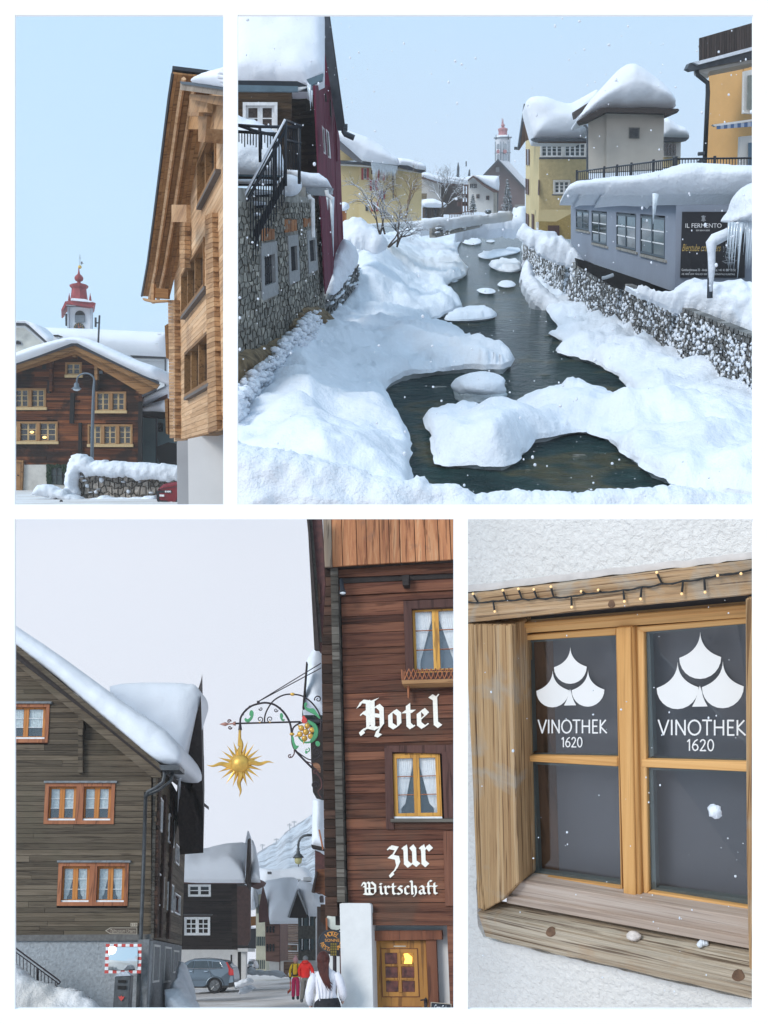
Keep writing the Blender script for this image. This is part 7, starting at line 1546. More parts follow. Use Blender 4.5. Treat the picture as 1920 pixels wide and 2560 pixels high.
 B = thing('wrought_iron_bracket', 'curly wrought iron sign bracket with green leaves and gilt rosette on the hotel corner', 'sign bracket', SX(*z(12,(1390,1400))), pl.rot)
 def curve(pts, r, mt, nm='scroll', k=6):
  q = pts; fine = []
  for i in range(len(q)-1):       # catmull rom
   p0, p1, p2, p3 = [Vector(q[max(0, min(len(q)-1, j))]) for j in (i-1, i, i+1, i+2)]
   for s in range(k):
    t = s/k; fine.append(.5*((2*p1)+(-p0+p2)*t+(2*p0-5*p1+4*p2-p3)*t*t+(-p0+3*p1-3*p2+p3)*t*t*t))
  fine.append(Vector(q[-1])); mb = MB(); rr = r if not isinstance(r, (list, tuple)) else [lerp(r[0], r[1], i/(len(fine)-1)) for i in range(len(fine))]
  mb.tube([SX(*z(12, (p.x, p.y))) for p in fine], rr, 6); return mb.build(nm, mt, B, rot=pl.rot, smooth=True)
 curve([(462,880),(470,800),(520,725),(600,665),(700,637),(770,632),(860,655),(940,715),(1000,790),(1040,880),(1058,1000),(1065,1100),(1100,1180),(1180,1270),(1290,1380)], .017, iron, 'arch')
 curve([(410,870),(1160,850)], .015, iron, 'bar', 2)
 curve([(745,870),(745,800),(770,720),(830,625),(900,570),(980,538),(1065,533),(1170,550),(1260,605),(1330,680),(1375,760),(1392,850),(1385,950),(1365,1000)], .013, iron, 'arch')
 for q in (((1395,175)), ((1395,230))):
  mb = MB(); mb.tube([SX(*z(12,(670,618))), SX(*z(12,q))], .009, 5); mb.build('stay_rod', iron, B, rot=pl.rot)
 mb = MB(); mb.plate(FR(pl,0,0,10,10,SY), z(12,(655,608),(685,608),(685,640),(655,640)), .02, .04); mb.build('clamp', iron, B, rot=pl.rot)
 def spiral(cx, cy, r, a0, turns, rad, mt, sg=1, nm='scroll'):
  pts = [(cx+r*(1-.8*i/14)*math.cos(math.radians(a0+sg*360*turns*i/14)), cy-r*(1-.8*i/14)*math.sin(math.radians(a0+sg*360*turns*i/14))) for i in range(15)]
  curve(pts, (rad, rad*.6), mt, nm, 2)
 spiral(690,822,38,-90,1.2,.010,iron); spiral(808,820,38,-90,1.2,.010,iron,-1); spiral(700,700,22,180,1.2,.009,iron); spiral(875,715,24,0,1.2,.009,iron,-1)
 spiral(1360,590,42,200,1.3,.012,iron,-1); spiral(335,845,22,0,1.1,.012,maroon); spiral(345,915,22,0,1.1,.012,maroon,-1); spiral(1345,1195,50,90,1.5,.012,iron); spiral(1325,1580,44,0,1.4,.014,iron)
 spiral(1035,1250,22,60,1.1,.010,maroon); spiral(1235,1175,30,60,1.1,.010,green,-1); spiral(1330,795,30,-20,1.2,.010,iron); spiral(1330,1430,30,0,1.2,.010,maroon)
 curve([(1085,1175),(1085,1215),(1060,1255),(1030,1262)], .010, maroon); curve([(1100,1180),(1180,1240),(1260,1285),(1340,1275),(1385,1230),(1395,1190)], .010, iron)
 curve([(1120,1200),(1200,1290),(1290,1330),(1350,1340)], .009, maroon); curve([(1340,1440),(1390,1510),(1400,1600),(1360,1660),(1395,1725)], (.014,.008), maroon)
 curve([(1060,985),(1075,920),(1130,875),(1200,855)], .014, iron)
 curve([(1135,960),(1140,1030),(1190,1080),(1240,1088),(1300,1070),(1345,1010),(1350,940),(1320,880),(1260,850)], (.012,.02), green, 'ring')
 for i in range(8):
  a = 200-i*20; x = 770+285*math.cos(math.radians(a))*1.0; y = 900-265*math.sin(math.radians(a)) if False else 0
 for (x, y) in ((500,765),(535,715),(575,680),(930,700),(970,740),(1000,790)): spiral(x, y, 16, 90, .9, .006, iron)
 def leaf(pts, mt, nm='leaf', out=.02):
  mb = MB(); LFF = FR(pl, 0, 0, 10, 10, SY); mb.plate(LFF, smooth_poly(z(12, *pts), 2), out, .04); mb.build(nm, mt, B, rot=pl.rot)
 leaf([(575,720),(600,712),(618,740),(605,800),(580,830),(560,850),(520,845),(508,820),(525,800),(545,825),(575,800),(590,780),(565,775)], green)
 leaf([(920,755),(945,745),(960,775),(945,800),(960,825),(975,810),(968,838),(935,830),(920,800)], green)
 leaf([(1200,630),(1230,625),(1235,650),(1210,665),(1250,700),(1310,690),(1340,735),(1385,800),(1375,815),(1320,760),(1240,725),(1200,690)], green)
 leaf([(1240,820),(1300,860),(1345,920),(1345,1000),(1300,1060),(1255,1080),(1300,1020),(1320,950),(1295,890),(1240,860)], green)
 leaf([(1050,1010),(1075,1010),(1085,1080),(1110,1130),(1140,1120),(1125,1145),(1100,1165),(1080,1160),(1058,1080)], green)
 leaf([(1325,1080),(1360,1068),(1385,1095),(1370,1130),(1335,1125)], green); leaf([(1205,1190),(1230,1180),(1240,1205),(1215,1215)], green)
 leaf([(1165,840),(1180,815),(1175,785),(1200,775),(1212,800),(1235,820),(1225,860),(1190,865)], redp, out=.03)
 leaf([(1300,1325),(1350,1318),(1390,1360),(1385,1450),(1350,1390),(1305,1365)], wood('copper_leaf', [(.3,(.2,.09,.05)),(.7,(.35,.18,.10))], 'X', 1, .1), out=.03)
 rc = SX(*z(12,(1222,972))); mb = MB()
 mb.ball(rc-pl.Fw*.03, .055, 10, 8)
 for k in range(6):
  a = 2*math.pi*k/6+.3; d = pl.R*math.cos(a)+pl.U*math.sin(a); mb.ball(rc+d*.105-pl.Fw*.02, .05, 8, 6); mb.tube([rc+d*.13, rc+d*.2], [.025,.004], 5)
 mb.build('rosette', gold, B, rot=pl.rot, smooth=True)
 for p in ((1065,533),(1060,992),(690,858),(805,856)): mb = MB(); mb.ball(SX(*z(12,p)), .028 if p[1]<600 or p[1]>900 else .016, 8, 6, sq=(1.5,1,1)); mb.build('gilt_knob', gold, B, rot=pl.rot, smooth=True)
 mb = MB(); mb.tube(Z_((410,870),(380,872)), [.04,.025], 6); mb.tube(Z_((330,875),(290,850+27),(225,878)), [.012,.035,.003], 6); mb.tube(Z_((410,870),(300,877)), .012, 6); mb.build('spear_tip', plain('copper_tip', (.35,.17,.13), .4, metal=.3), B, rot=pl.rot, smooth=True)
 S = thing('gilded_sun', 'golden sun with wavy and straight rays hanging from the iron bracket against the sky', 'sun sign', SX(*z(12,(462,1335))), pl.rot)
 c = SX(*z(12,(463,1335))); k_ = SY/FL/4.608
 mb = MB(); mb.ball(c, 108*k_, 24, 16, sq=(1,.75,1), rot=pl.rot); mb.build('sun_disc', gold, S, rot=pl.rot, smooth=True)
 for i in range(20):
  a = math.radians(90+18*i); wavy = i % 5 == 0; ln = (375 if wavy else 265)*k_; d = pl.R*math.cos(a)+pl.U*math.sin(a); n_ = pl.R*-math.sin(a)+pl.U*math.cos(a)
  ln *= {0:1.0, 5:1.02, 10:.98, 15:1.02}.get(i, 1.0); r0 = (38 if wavy else 25)*k_
  mb = MB(); pts = []; rs = []; m_ = 12
  for j in range(m_+1):
   t = j/m_; dist = lerp(80*k_, ln, t); pts.append(c+d*dist+n_*(math.sin(t*math.pi*3.2)*11*k_ if wavy else 0)); rs.append(max(.0015, r0*(1-t)**(.8 if wavy else 1)))
  mb.tube(pts, rs, 6); mb.build('ray', gold, S, rot=pl.rot, smooth=False)
 mb = MB(); mb.tube(Z_((462,880),(462,945)), [.02,.034], 8); mb.build('hanger', iron, S, rot=pl.rot)
 mb = MB(); mb.tube(Z_((458,945),(456,1130)), [.02,.034], 6); mb.build('top_ray', gold, S, rot=pl.rot)
 # ---- neighbour behind the hotel (narrow view)
 Nb = thing('neighbour_house', 'dark timber house with snowy roof squeezed behind the hotel corner', 'house', G(820, 2330, 24), pl.rot)
 pb = lambda nm, pts, Y, th, mt, n_=12, pr=Nb: (lambda mb: (mb.prism([flat(pl, Y)(*z(n_, p)) for p in pts], pl.Fw*th), mb.build(nm, mt, pr, rot=pl.rot))[1])(MB())
 snow_shape('roof_snow', z(12,(1225,160),(1310,10),(1420,20),(1420,690),(1180,690)), flat(pl, 22, .5, z(12,(1300,690))), .3, .4, 5, M['snow_far'], .3, 1.5, Nb, pl, 0, back=.25)
 pb('fascia', ((1222,160),(1236,160),(1196,690),(1178,690)), 21.8, .2, darkw); pb('green_fascia', ((1180,685),(1420,690),(1420,800),(1175,790)), 22.3, .5, plain('green_black_trim', (.03,.05,.04), .7)); pb('eave', ((1175,785),(1420,790),(1420,850),(1270,850)), 22.4, .5, slate)
 pb('shadowed_wall', ((1268,850),(1420,850),(1420,1690),(1300,1660),(1280,1300)), 22.6, 1, darkw)
 snow_shape('roof_snow', z(11,(1240,-60),(1345,-60),(1345,370),(1300,345),(1232,325)), flat(pl, 26, .5, z(11,(1290,345))), .3, .4, 4, M['snow_far'], .3, 1.5, Nb, pl, 0, back=.25)
 pb('eave', ((1228,322),(1340,345),(1340,375),(1232,348)), 25.8, 1, darkw, 11); pb('wall', ((1262,350),(1360,370),(1360,780),(1330,745),(1262,740)), 26.2, 1, maroon, 11)
 pb('rake_board', ((1268,560),(1282,560),(1248,745),(1230,742)), 25.9, .4, darkw, 11); pb('soffit', ((1285,540),(1360,540),(1360,780),(1290,740),(1240,742)), 26.1, .4, wood('brown_soffit', [(.3,(.09,.03,.015)),(.7,(.18,.07,.03))], 'X', 1, .1), 11)
 pb('brace', ((1292,190),(1303,190),(1335,350),(1325,370)), 25.5, .15, redcase, 11)
 pb('bell', ((1300,790),(1310,772),(1330,772),(1335,800),(1335,830),(1305,832)), 25.5, .3, iron, 11)
 pb('post_boards', ((1310,850),(1480,850),(1480,1080),(1400,1090),(1310,1000)), 20, .3, logend, 11); pb('pale_sign_board', ((1405,850),(1478,862),(1475,945),(1410,930)), 19.6, .05, wood('ochre_board', [(.3,(.20,.11,.04)),(.7,(.36,.22,.09))], 'X', 1, .1), 11)
 pb('brown_brace', ((1355,970),(1370,970),(1372,1080),(1358,1075)), 19.8, .1, redcase, 11)
 pb('lower_wall', ((1380,1290),(1500,1300),(1500,1800),(1440,1800),(1380,1500)), 24, .5, whitep, 11); pb('lower_dark_wall', ((1280,870),(1420,870),(1420,1330),(1280,1330)), 30, .5, darkw, 11)
 pb('red_pole', ((1478,1270),(1490,1270),(1492,1480),(1482,1480)), 19, .05, maroon, 11)
 # wall street lamp
 S = thing('wall_street_lamp', 'old iron street lamp with yellowed glass globe on a curved arm, before the mountain', 'street lamp', G(*z(11,(1115,510)), 24), pl.rot)
 Xl = flat(pl, 24); P_ = lambda *p: [Xl(*z(11,q)) for q in p]
 mb = MB(); mb.tube(P_((1235,240),(1200,240),(1165,245),(1135,265),(1118,300),(1115,340)), .03, 6); mb.tube(P_((1190,230),(1200,240)), .02, 5); mb.build('arm', slate, S, rot=pl.rot, smooth=True)
 kk = 24/FL/3.53; base = Xl(*z(11,(1115,520)))
 mb = MB(); mb.lathe(pl.rot, base, [(2*kk,18*kk),(26*kk,30*kk),(33*kk,58*kk),(30*kk,72*kk)], 14); mb.build('globe', plain('yellowed_glass', (.36,.33,.16), .2), S, rot=pl.rot, smooth=True)
 mb = MB(); mb.lathe(pl.rot, base, [(2*kk,0),(5*kk,8*kk),(3*kk,18*kk)], 8); mb.lathe(pl.rot, base, [(47*kk,72*kk),(46*kk,78*kk),(28*kk,98*kk),(14*kk,110*kk),(18*kk,118*kk),(10*kk,130*kk),(15*kk,142*kk),(8*kk,158*kk),(12*kk,178*kk),(5*kk,190*kk),(4*kk,205*kk)], 12); mb.build('cap', slate, S, rot=pl.rot, smooth=True)
 # ---- black timber house
 BH = thing('black_timber_house', 'black timber house with white windows, white base and lettered board, behind the grey car', 'house', G(*z(11,(350,1500)), 62), pl.rot)
 BF2 = Face(pl, z(11,(60,620)), z(11,(575,620)), z(11,(575,1600)), z(11,(60,1600)), 62, 62)
 blk = wood('black_boards', [(.3,(.010,.008,.008)),(.6,(.028,.021,.019)),(.8,(.05,.036,.03))], 'X', 1, .35, .8, .4, 6)
 q1, q2 = BF2.rect(z(11,(142,675)), z(11,(342,782))), BF2.rect(z(11,(108,962)), z(11,(336,1124)))
 planks(BF2, BH, blk, BF2.uv(*z(11,(300,1250)))[1], .97, 34, lambda v: 0, lambda v: 1.0, [q1, q2], seed=3, out=.02, jit=.03, gap=.08)
 mb = MB(); mb.plate(BF2, z(11,(60,640),(575,640),(575,1255),(60,1255)), -.06, 6); mb.build('wall', blk, BH, rot=pl.rot)
 mb = MB(); mb.plate(BF2, z(11,(60,1250),(548,1250),(552,1600),(60,1600)), .05, 5.8); mb.build('base_wall', whitep, BH, rot=pl.rot)
 window(BF2, BH, 0, 0, 2, 2, 1, M['white'], M['white'], M['white'], M['glass'], cw=.05, sw=.08, bw=.05, recess=.06, proud=.06, uvr=q1)
 window(BF2, BH, 0, 0, 2, 3, 2, M['white'], M['white'], M['white'], plain('amber_dark_glass', (.07,.03,.012), .1, nsc=2, namt=.9), cw=.05, sw=.10, bw=.06, recess=.06, proud=.06, uvr=q2)
 pb2 = lambda nm, pts, Y, th, mt: pb(nm, pts, Y, th, mt, 11, BH)
 pb2('window_surround', ((100,938),(352,938),(352,946),(100,946)), 61.7, .2, slate)
 pb2('fascia', ((60,632),(645,632),(645,668),(60,664)), 60.6, .3, maroon)
 pb2('gable_board', ((668,280),(684,265),(690,600),(684,725),(664,690),(645,655)), 60.2, .6, darkw)
 pb2('far_fascia', ((684,630),(775,630),(760,662),(700,690),(684,690)), 60.8, 3, maroon)
 pb2('corner_boards', ((525,690),(575,690),(578,1250),(530,1250)), 61.4, .4, blk)
 sbd = pb2('sign_board', ((573,690),(690,690),(690,1150),(665,1215),(580,1210)), 60.5, .3, plain('dark_brown_panel', (.055,.028,.025), .7, nsc=6, namt=.3))
 SFc = FR(pl, *z(11,(573,690)), *z(11,(690,1215)), 60.45)
 word = 'SCHWARZER BÄREN'
 for i, ch in enumerate(word):
  if ch == ' ': continue
  y = 722+i*30.6 - (0 if i < 9 else 6); text_mesh(SFc, ch, z(11,(597+i*.3, y)), z(11,(622+i*.3, y+(22 if ch != 'Ä' else 26))), .03, M['white'], BH, 'letter', extra=.02)
 pb2('porch_wall', ((548,1250),(580,1250),(580,1560),(550,1560)), 62, .3, whitep); pb2('porch_slab', ((580,1238),(670,1238),(670,1268),(580,1268)), 60.6, 3, whitep)
 pb2('porch_pier', ((610,1265),(655,1262),(650,1500),(610,1530)), 61, .5, whitep); pb2('dark_doorway', ((580,1265),(612,1265),(610,1530),(580,1530)), 62, .3, M['dark'])
 pb2('window_slot', ((516,1295),(530,1295),(530,1430),(518,1430)), 61.9, .05, M['dark'])
 snow_shape('roof_snow', z(11,(30,395),(110,400),(330,385),(560,340),(640,330),(662,215),(680,210),(700,265),(672,300),(655,420),(642,560),(645,632),(30,630)), flat(pl, 60.4, 1.0, z(11,(300,630))), .9, 1.4, 5, M['snow_far'], .3, .45, BH, pl, 0, back=.25)
 snow_shape('roof_snow', z(11,(690,270),(718,290),(740,350),(765,490),(778,632),(686,630)), flat(pl, 60.6, .8, z(11,(730,632))), .5, 1.0, 4, M['snow_far'], .3, .45, BH, pl, 0, back=.25)
 # brewery signs on the street
 for k, (cx, cy, r, rect, lb) in enumerate(((703,1118,26,(676,950,738,1240),'dark hanging sign with white round emblem at the black house corner'),)):
  S = thing('hanging_sign', lb, 'sign', G(*z(11,(705,1240)), 66), pl.rot)
  pb('board', ((rect[0],1060),(rect[2],1060),(rect[2],rect[3]),(rect[0],rect[3])), 66, .2, M['black'], 11, S)
  mb = MB(); FRs = FR(pl, *z(11,(676,1060)), *z(11,(738,1240)), 65.95)
  mb.plate(FRs, [z(11,(cx+r*math.cos(i*math.pi/10), cy+r*math.sin(i*math.pi/10))) for i in range(20)], .02, .03); mb.build('emblem_disc', M['white'], S, rot=pl.rot)
  mb = MB(); mb.plate(FRs, z(11,(680,1148),(728,1148),(728,1162),(680,1162)), .02, .03); mb.plate(FRs, z(11,(668,1190),(735,1190),(735,1208),(668,1208)), .02, .03); mb.build('white_bar', M['white'], S, rot=pl.rot)
  mb = MB(); mb.plate(FRs, z(11,(698,1105),(712,1118),(708,1135),(700,1130)), .03, .02); mb.build('mark', M['black'], S, rot=pl.rot)
  pb('snow_cap', ((674,1050),(690,1040),(730,1058),(738,1064),(676,1066)), 65.9, .4, M['snow'], 11, S)
  pb('golden_panel', ((685,960),(735,955),(735,1035),(690,1040)), 68, .3, wood('autumn_panel', [(.3,(.12,.05,.02)),(.7,(.40,.2,.06))], 'Z', 1, .1), 11, S)
 # ---- far houses
 def fh(name, label, Y, parts):
  t_ = thing(name, label, 'house', G(*z(11,parts[0][1][-1]), Y), pl.rot)
  for nm, pts, dY, th, mt in parts: pb(nm, pts, Y+dY, th, mt, 11, t_)
  return t_
 cream = plain('cream_render', (.62,.60,.46), .85, nsc=3, namt=.08); tan = wood('tan_boards', [(.3,(.14,.08,.05)),(.6,(.23,.14,.09)),(.8,(.30,.19,.13))], 'X', .6, .2, .8, .4, 5)
 redb = wood('reddish_boards', [(.3,(.10,.05,.04)),(.7,(.19,.10,.075))], 'X', .6, .2, .8, .4, 5); shg = plain('grey_shingle', (.10,.095,.08), .9, nsc=5, namt=.45, bump=.5); dgreen = plain('dark_green_shutter', (.05,.085,.09), .6)
 c_ = fh('cream_house', 'tall pale cream house with dark shutters down the street', 105, [('wall', ((738,760),(830,760),(830,1440),(742,1440)), 0, 8, cream), ('eave_board', ((720,680),(750,760),(752,860),(735,880),(722,720)), -1, 1, greyst), ('base', ((738,1330),(830,1330),(830,1460),(742,1460)), -.05, 1, cream)])
 for r in range(3):
  for k in range(5): pb('window', ((745+k*16,[850,1135,1340][r]),(753+k*16,[850,1135,1340][r]),(753+k*16,[930,1215,1420][r]),(745+k*16,[930,1215,1420][r])), 104.9, .1, dgreen, 11, c_)
 snow_shape('roof_snow', z(11,(690,690),(745,660),(830,670),(870,770),(790,760),(760,765),(735,880),(690,890)), flat(pl, 104, .8, z(11,(740,880))), 1.5, 2, 5, M['snow_far'], .2, .3, c_, pl, 0, back=.25)
 b_ = fh('brown_street_house', 'brown boarded house with steep snowy roof and wooden garage door', 88, [('side_wall', ((820,1000),(955,1000),(955,1360),(828,1350)), 0, 6, redb), ('base', ((860,1350),(1115,1350),(1115,1485),(860,1465)), .1, 6, whitep), ('barge_board', ((800,690),(830,800),(862,990),(850,1000),(765,1010),(765,900)), -1, .5, maroon), ('gable_wall', ((800,790),(850,1000),(775,1010)), -.5, .5, wood('gable_brown', [(.3,(.08,.045,.03)),(.7,(.16,.10,.06))], 'Z', 1, .1)),
  ('garage_surround', ((985,1355),(1100,1355),(1100,1490),(985,1490)), -.1, .3, redb)])
 TFb = Face(pl, z(11,(955,1000)), z(11,(1115,1010)), z(11,(1115,1355)), z(11,(955,1355)), 87.5, 87.5)
 planks(TFb, b_, tan, 0, 1, 22, lambda v: 0, lambda v: 1, [TFb.rect(z(11,(985,1195)), z(11,(1115,1270)))], seed=5, jit=.03)
 window(TFb, b_, 0, 0, 2, 1, 2, M['white'], tan, tan, plain('curtained_glass', (.16,.17,.13), .2, nsc=3, namt=.8), cw=.1, sw=.15, recess=.1, uvr=TFb.rect(z(11,(985,1195)), z(11,(1115,1270))))
 for i in range(9): pb('garage_slat', ((992,1362+i*14),(1092,1362+i*14),(1092,1374+i*14),(992,1374+i*14)), 87.6, .1, tan, 11, b_)
 for r in range(2):
  for k in range(3): pb('window', ((832+k*28,[1045,1200][r]),(846+k*28,[1045,1200][r]),(846+k*28,[1100,1265][r]),(832+k*28,[1045+220,1200+65][r] if r else 1100)), 87.9, .15, M['glass'], 11, b_)
 pb('downpipe', ((947,1020),(954,1020),(954,1490),(947,1490)), 87, .2, maroon, 11, b_)
 snow_shape('roof_snow', z(11,(796,690),(812,672),(1000,650),(1130,660),(1130,1000),(862,1003),(840,870),(815,760)), flat(pl, 86.5, 1.0, z(11,(950,1000))), 1.2, 1.6, 5, M['snow_far'], .25, .35, b_, pl, 0, back=.25)
 g_ = fh('grey_shingled_house', 'grey shingled house with pointed snowy gable and blue-black shutters', 76, [('wall', ((1112,930),(1275,930),(1275,1345),(1115,1345)), 0, 6, shg), ('side_wall', ((1275,930),(1335,960),(1340,1345),(1275,1345)), .2, 6, darkw), ('base', ((1112,1340),(1300,1345),(1300,1440),(1112,1440)), .05, 6, whitep),
  ('gable_shadow', ((1105,730),(1190,930),(1190,970),(1110,970),(1035,968)), -.3, .4, darkw), ('barge_board', ((1100,728),(1112,722),(1195,925),(1188,940)), -1, .4, greyst), ('barge_board', ((1100,728),(1112,722),(1030,968),(1018,962)), -1, .4, greyst)])
 for (x0, y0) in ((1130,945),(1195,945),(1130,1155),(1195,1155)):
  w = pb('window', ((x0,y0),(x0+38,y0),(x0+38,y0+(92 if y0<1000 else 105)),(x0,y0+(92 if y0<1000 else 105))), 75.9, .1, M['glass'], 11, g_)
  pb('shutter', ((x0-12,y0),(x0+2,y0),(x0+2,y0+95),(x0-12,y0+95)), 75.8, .08, dgreen, 11, g_); pb('shutter', ((x0+34,y0),(x0+54,y0),(x0+54,y0+95),(x0+34,y0+95)), 75.8, .08, dgreen, 11, g_)
  pb('window_frame', ((x0+14,y0),(x0+22,y0),(x0+22,y0+95),(x0+14,y0+95)), 75.75, .05, M['white'], 11, g_)
 pb('downpipe', ((1290,935),(1300,938),(1280,985),(1278,1360),(1268,1360),(1266,980)), 75.2, .15, M['white'], 11, g_)
 snow_shape('roof_snow', z(11,(1098,725),(1112,685),(1130,678),(1200,690),(1345,730),(1345,900),(1290,935),(1205,932),(1160,850),(1118,735)), flat(pl, 75, 1.0, z(11,(1250,935))), 1.0, 1.3, 4, M['snow_far'], .25, .4, g_, pl, 0, back=.25)
 snow_shape('rake_snow', z(11,(1098,725),(1108,700),(1085,760),(1040,890),(1018,960),(1012,950),(1050,840)), flat(pl, 74.8), .3, .5, 3, M['snow_far'], .2, .5, g_, pl, 0, back=2)
 f_ = thing('far_snowy_roofs', 'cluster of snow-covered roofs with two small black chimneys below the mountain', 'roof', G(*z(11,(1000,680)), 150), pl.rot)
 snow_shape('roof_snow', z(11,(745,560),(830,575),(1000,575),(1150,545),(1210,560),(1245,590),(1250,700),(1000,700),(870,760),(760,770)), flat(pl, 150, .9, z(11,(1000,700))), 2.5, 4, 6, M['snow_far'], .25, .15, f_, pl, 1, back=.25)
 pb('roof_edge', ((1065,640),(1220,640),(1225,648),(1065,650)), 147, 1, darkw, 11, f_); pb('dormer_wall', ((1085,625),(1130,625),(1130,640),(1085,640)), 146.5, 1, greyst, 11, f_); pb('dormer_wall', ((1160,612),(1215,606),(1235,615),(1225,640),(1160,640)), 146.3, 1, greyst, 11, f_)
 for x in (842,860): pb('chimney', ((x,562),(x+14,562),(x+14,582),(x,582)), 145, .8, M['black'], 11, f_)
 # ---- cars
 car_grey(pl, G(*z(11,(320,1600)), 54.5))
 small_car(pl, z(11,(660,1340)), z(11,(732,1432)), 92, plain('pale_car_paint', (.30,.36,.42), .3, metal=.3), 'small pale parked car covered in snow far down the street', True)
 small_car(pl, z(11,(1030,1425)), z(11,(1115,1500)), 72, plain('silver_car_paint', (.45,.46,.48), .3, metal=.4), 'silver car half hidden behind the two people in ski clothes', False)
 # ---- people
 people3(pl)
 o = snow_shape('snow_heap', z(11,(-60,1600),(60,1600),(110,1660),(170,1720),(200,1790),(180,1850),(-60,1850)), flat(pl, 32), .7, .9, 5, M['snow_rough'], .5, 1.1, None, pl, 0, back=1, rag=5)
 tag(o, 'snow heap in front at the corner of the grey base wall', 'snow heap')
 o = snow_shape('roadside_snow', z(11,(1465,1640),(1490,1600),(1510,1650),(1520,1860),(1470,1860)), flat(pl, 19), .2, .3, 4, M['snow_rough'], .5, 2, None, pl, 0, back=.5, rag=3)
 tag(o, 'strip of old snow between the woman and the white pillar', 'snow heap')
def car_grey(pl, base):
 paint = plain('grey_blue_car_paint', (.15,.19,.23), .28, metal=.55, nsc=2, namt=.05, spec=.7); trim = plain('black_trim', (.02,.02,.022), .5); tyre = plain('tyre_rubber', (.018,.018,.02), .85)
 rim = plain('dark_alloy', (.16,.165,.17), .35, metal=.8); gls = plain('car_glass', (.03,.04,.045), .05, spec=1); red = plain('red_light', (.5,.03,.03), .25); chrome = plain('chrome_line', (.6,.62,.65), .2, metal=.9)
 Y = base.length; k = 54.5/FL/3.53
 X = flat(pl, 54.5)
 T = thing('grey_estate_car', 'grey-blue estate car parked beside the black timber house, seen from its rear right side', 'car', X(*z(11,(330,1625))), pl.rot)
 Wd = 1.9
 prof = [(-150,1570),(-150,1450),(-60,1420),(10,1405),(55,1390),(150,1340),(200,1330),(330,1328),(440,1340),(475,1350),(500,1385),(530,1400),(545,1460),(548,1530),(535,1570),(510,1582),(445,1582),(432,1535),(405,1508),(375,1502),(345,1508),(322,1535),(312,1580),(130,1582)]
 mb = MB(); pts = smooth_poly(z(11, *prof), 1)
 def loft(pts, th, inset):     # body with side tumblehome
  cx = sum(p[0] for p in pts)/len(pts); n = len(pts); rings = []
  for d, ins in ((0, inset), (.12, .15*inset), (.35, 0), (th-.35, 0), (th-.12, .15*inset), (th, inset)):
   rg = []
   for x, y in pts:
    hh = max(0, min(1, (z(11,(0,1460))[1]-y)/40)); rg.append(X(x, y)+pl.Fw*(d+hh*.22*(1 if d < th/2 else -1)))
   rings.append(rg)
  vs = [p for r in rings for p in r]; fs = [tuple(range(n))]+[tuple(range(6*n-1, 5*n-1, -1))]
  for i in range(5):
   for j in range(n): fs.append((i*n+j, (i+1)*n+j, (i+1)*n+(j+1) % n, i*n+(j+1) % n))
  return vs, fs
 vs, fs = loft(pts, Wd, 0); mb.add(vs, fs); body = mb.build('body', paint, T, rot=pl.rot, bevel=.03)
 XX = lambda x, y, o: X(*z(11,(x,y)))+pl.Fw*(o+.22*max(0, min(1, (1460-y)/141.0)))
 for q in (((105,1410),(165,1355),(190,1352),(182,1412)), ((196,1352),(306,1350),(322,1412),(190,1414)), ((314,1350),(345,1352),(352,1412),(328,1412)), ((352,1352),(415,1362),(446,1408),(358,1412))):
  mb = MB(); mb.prism([XX(x, y, -.012) for x, y in q], pl.Fw*.03); mb.build('side_window', gls, T, rot=pl.rot)
 mb = MB(); mb.tube([XX(x, y, -.02) for x, y in ((100,1414),(200,1418),(350,1418),(450,1412),(418,1358),(300,1345),(180,1345))], .012, 5); mb.build('window_trim', chrome, T, rot=pl.rot)
 mb = MB(); mb.prism([XX(x, y, -.03) for x, y in ((472,1362),(484,1360),(512,1405),(540,1430),(545,1475),(515,1478),(500,1470),(498,1418))], pl.Fw*.1); mb.build('tail_light', red, T, rot=pl.rot)
 mb = MB(); mb.prism([XX(x, y, .05) for x, y in ((485,1358),(500,1372),(530,1405),(520,1410))], pl.Fw*1.3); mb.build('rear_window', gls, T, rot=pl.rot)
 mb = MB(); mb.prism([XX(x, y, -.02) for x, y in ((500,1545),(548,1535),(548,1555),(535,1572),(510,1584),(445,1586),(440,1570),(500,1565))], pl.Fw*1.9); mb.build('bumper', trim, T, rot=pl.rot)
 mb = MB(); mb.prism([XX(x, y, -.02) for x, y in ((-150,1572),(312,1575),(312,1588),(-150,1588))], pl.Fw*1.9); mb.build('side_skirt', trim, T, rot=pl.rot)
 mb = MB(); ring = [XX(378+76*math.cos(math.radians(a)), 1566-76*math.sin(math.radians(a)), -.025) for a in range(0, 181, 15)]; mb.tube(ring, .035, 6); mb.build('wheel_arch', paint, T, rot=pl.rot, smooth=True)
 for x, y in ((300,1442),(165,1442)): mb = MB(); mb.prism([XX(x-16, y-3, -.03), XX(x+16, y-5, -.03), XX(x+16, y+2, -.03), XX(x-16, y+4, -.03)], pl.Fw*.03); mb.build('door_handle', chrome, T, rot=pl.rot)
 mb = MB(); mb.tube([XX(322,1412,-.012), XX(345,1480,-.005), XX(345,1510,0)], .008, 4); mb.tube([XX(186,1414,-.012), XX(190,1580,0)], .008, 4); mb.tube([XX(100,1520,-.008), XX(310,1518,-.008)], .008, 4); mb.build('door_seam', trim, T, rot=pl.rot)
 mb = MB(); mb.tube([XX(180,1330,.2), XX(320,1322,.2), XX(430,1334,.2)], .018, 5); mb.build('roof_rail', chrome, T, rot=pl.rot)
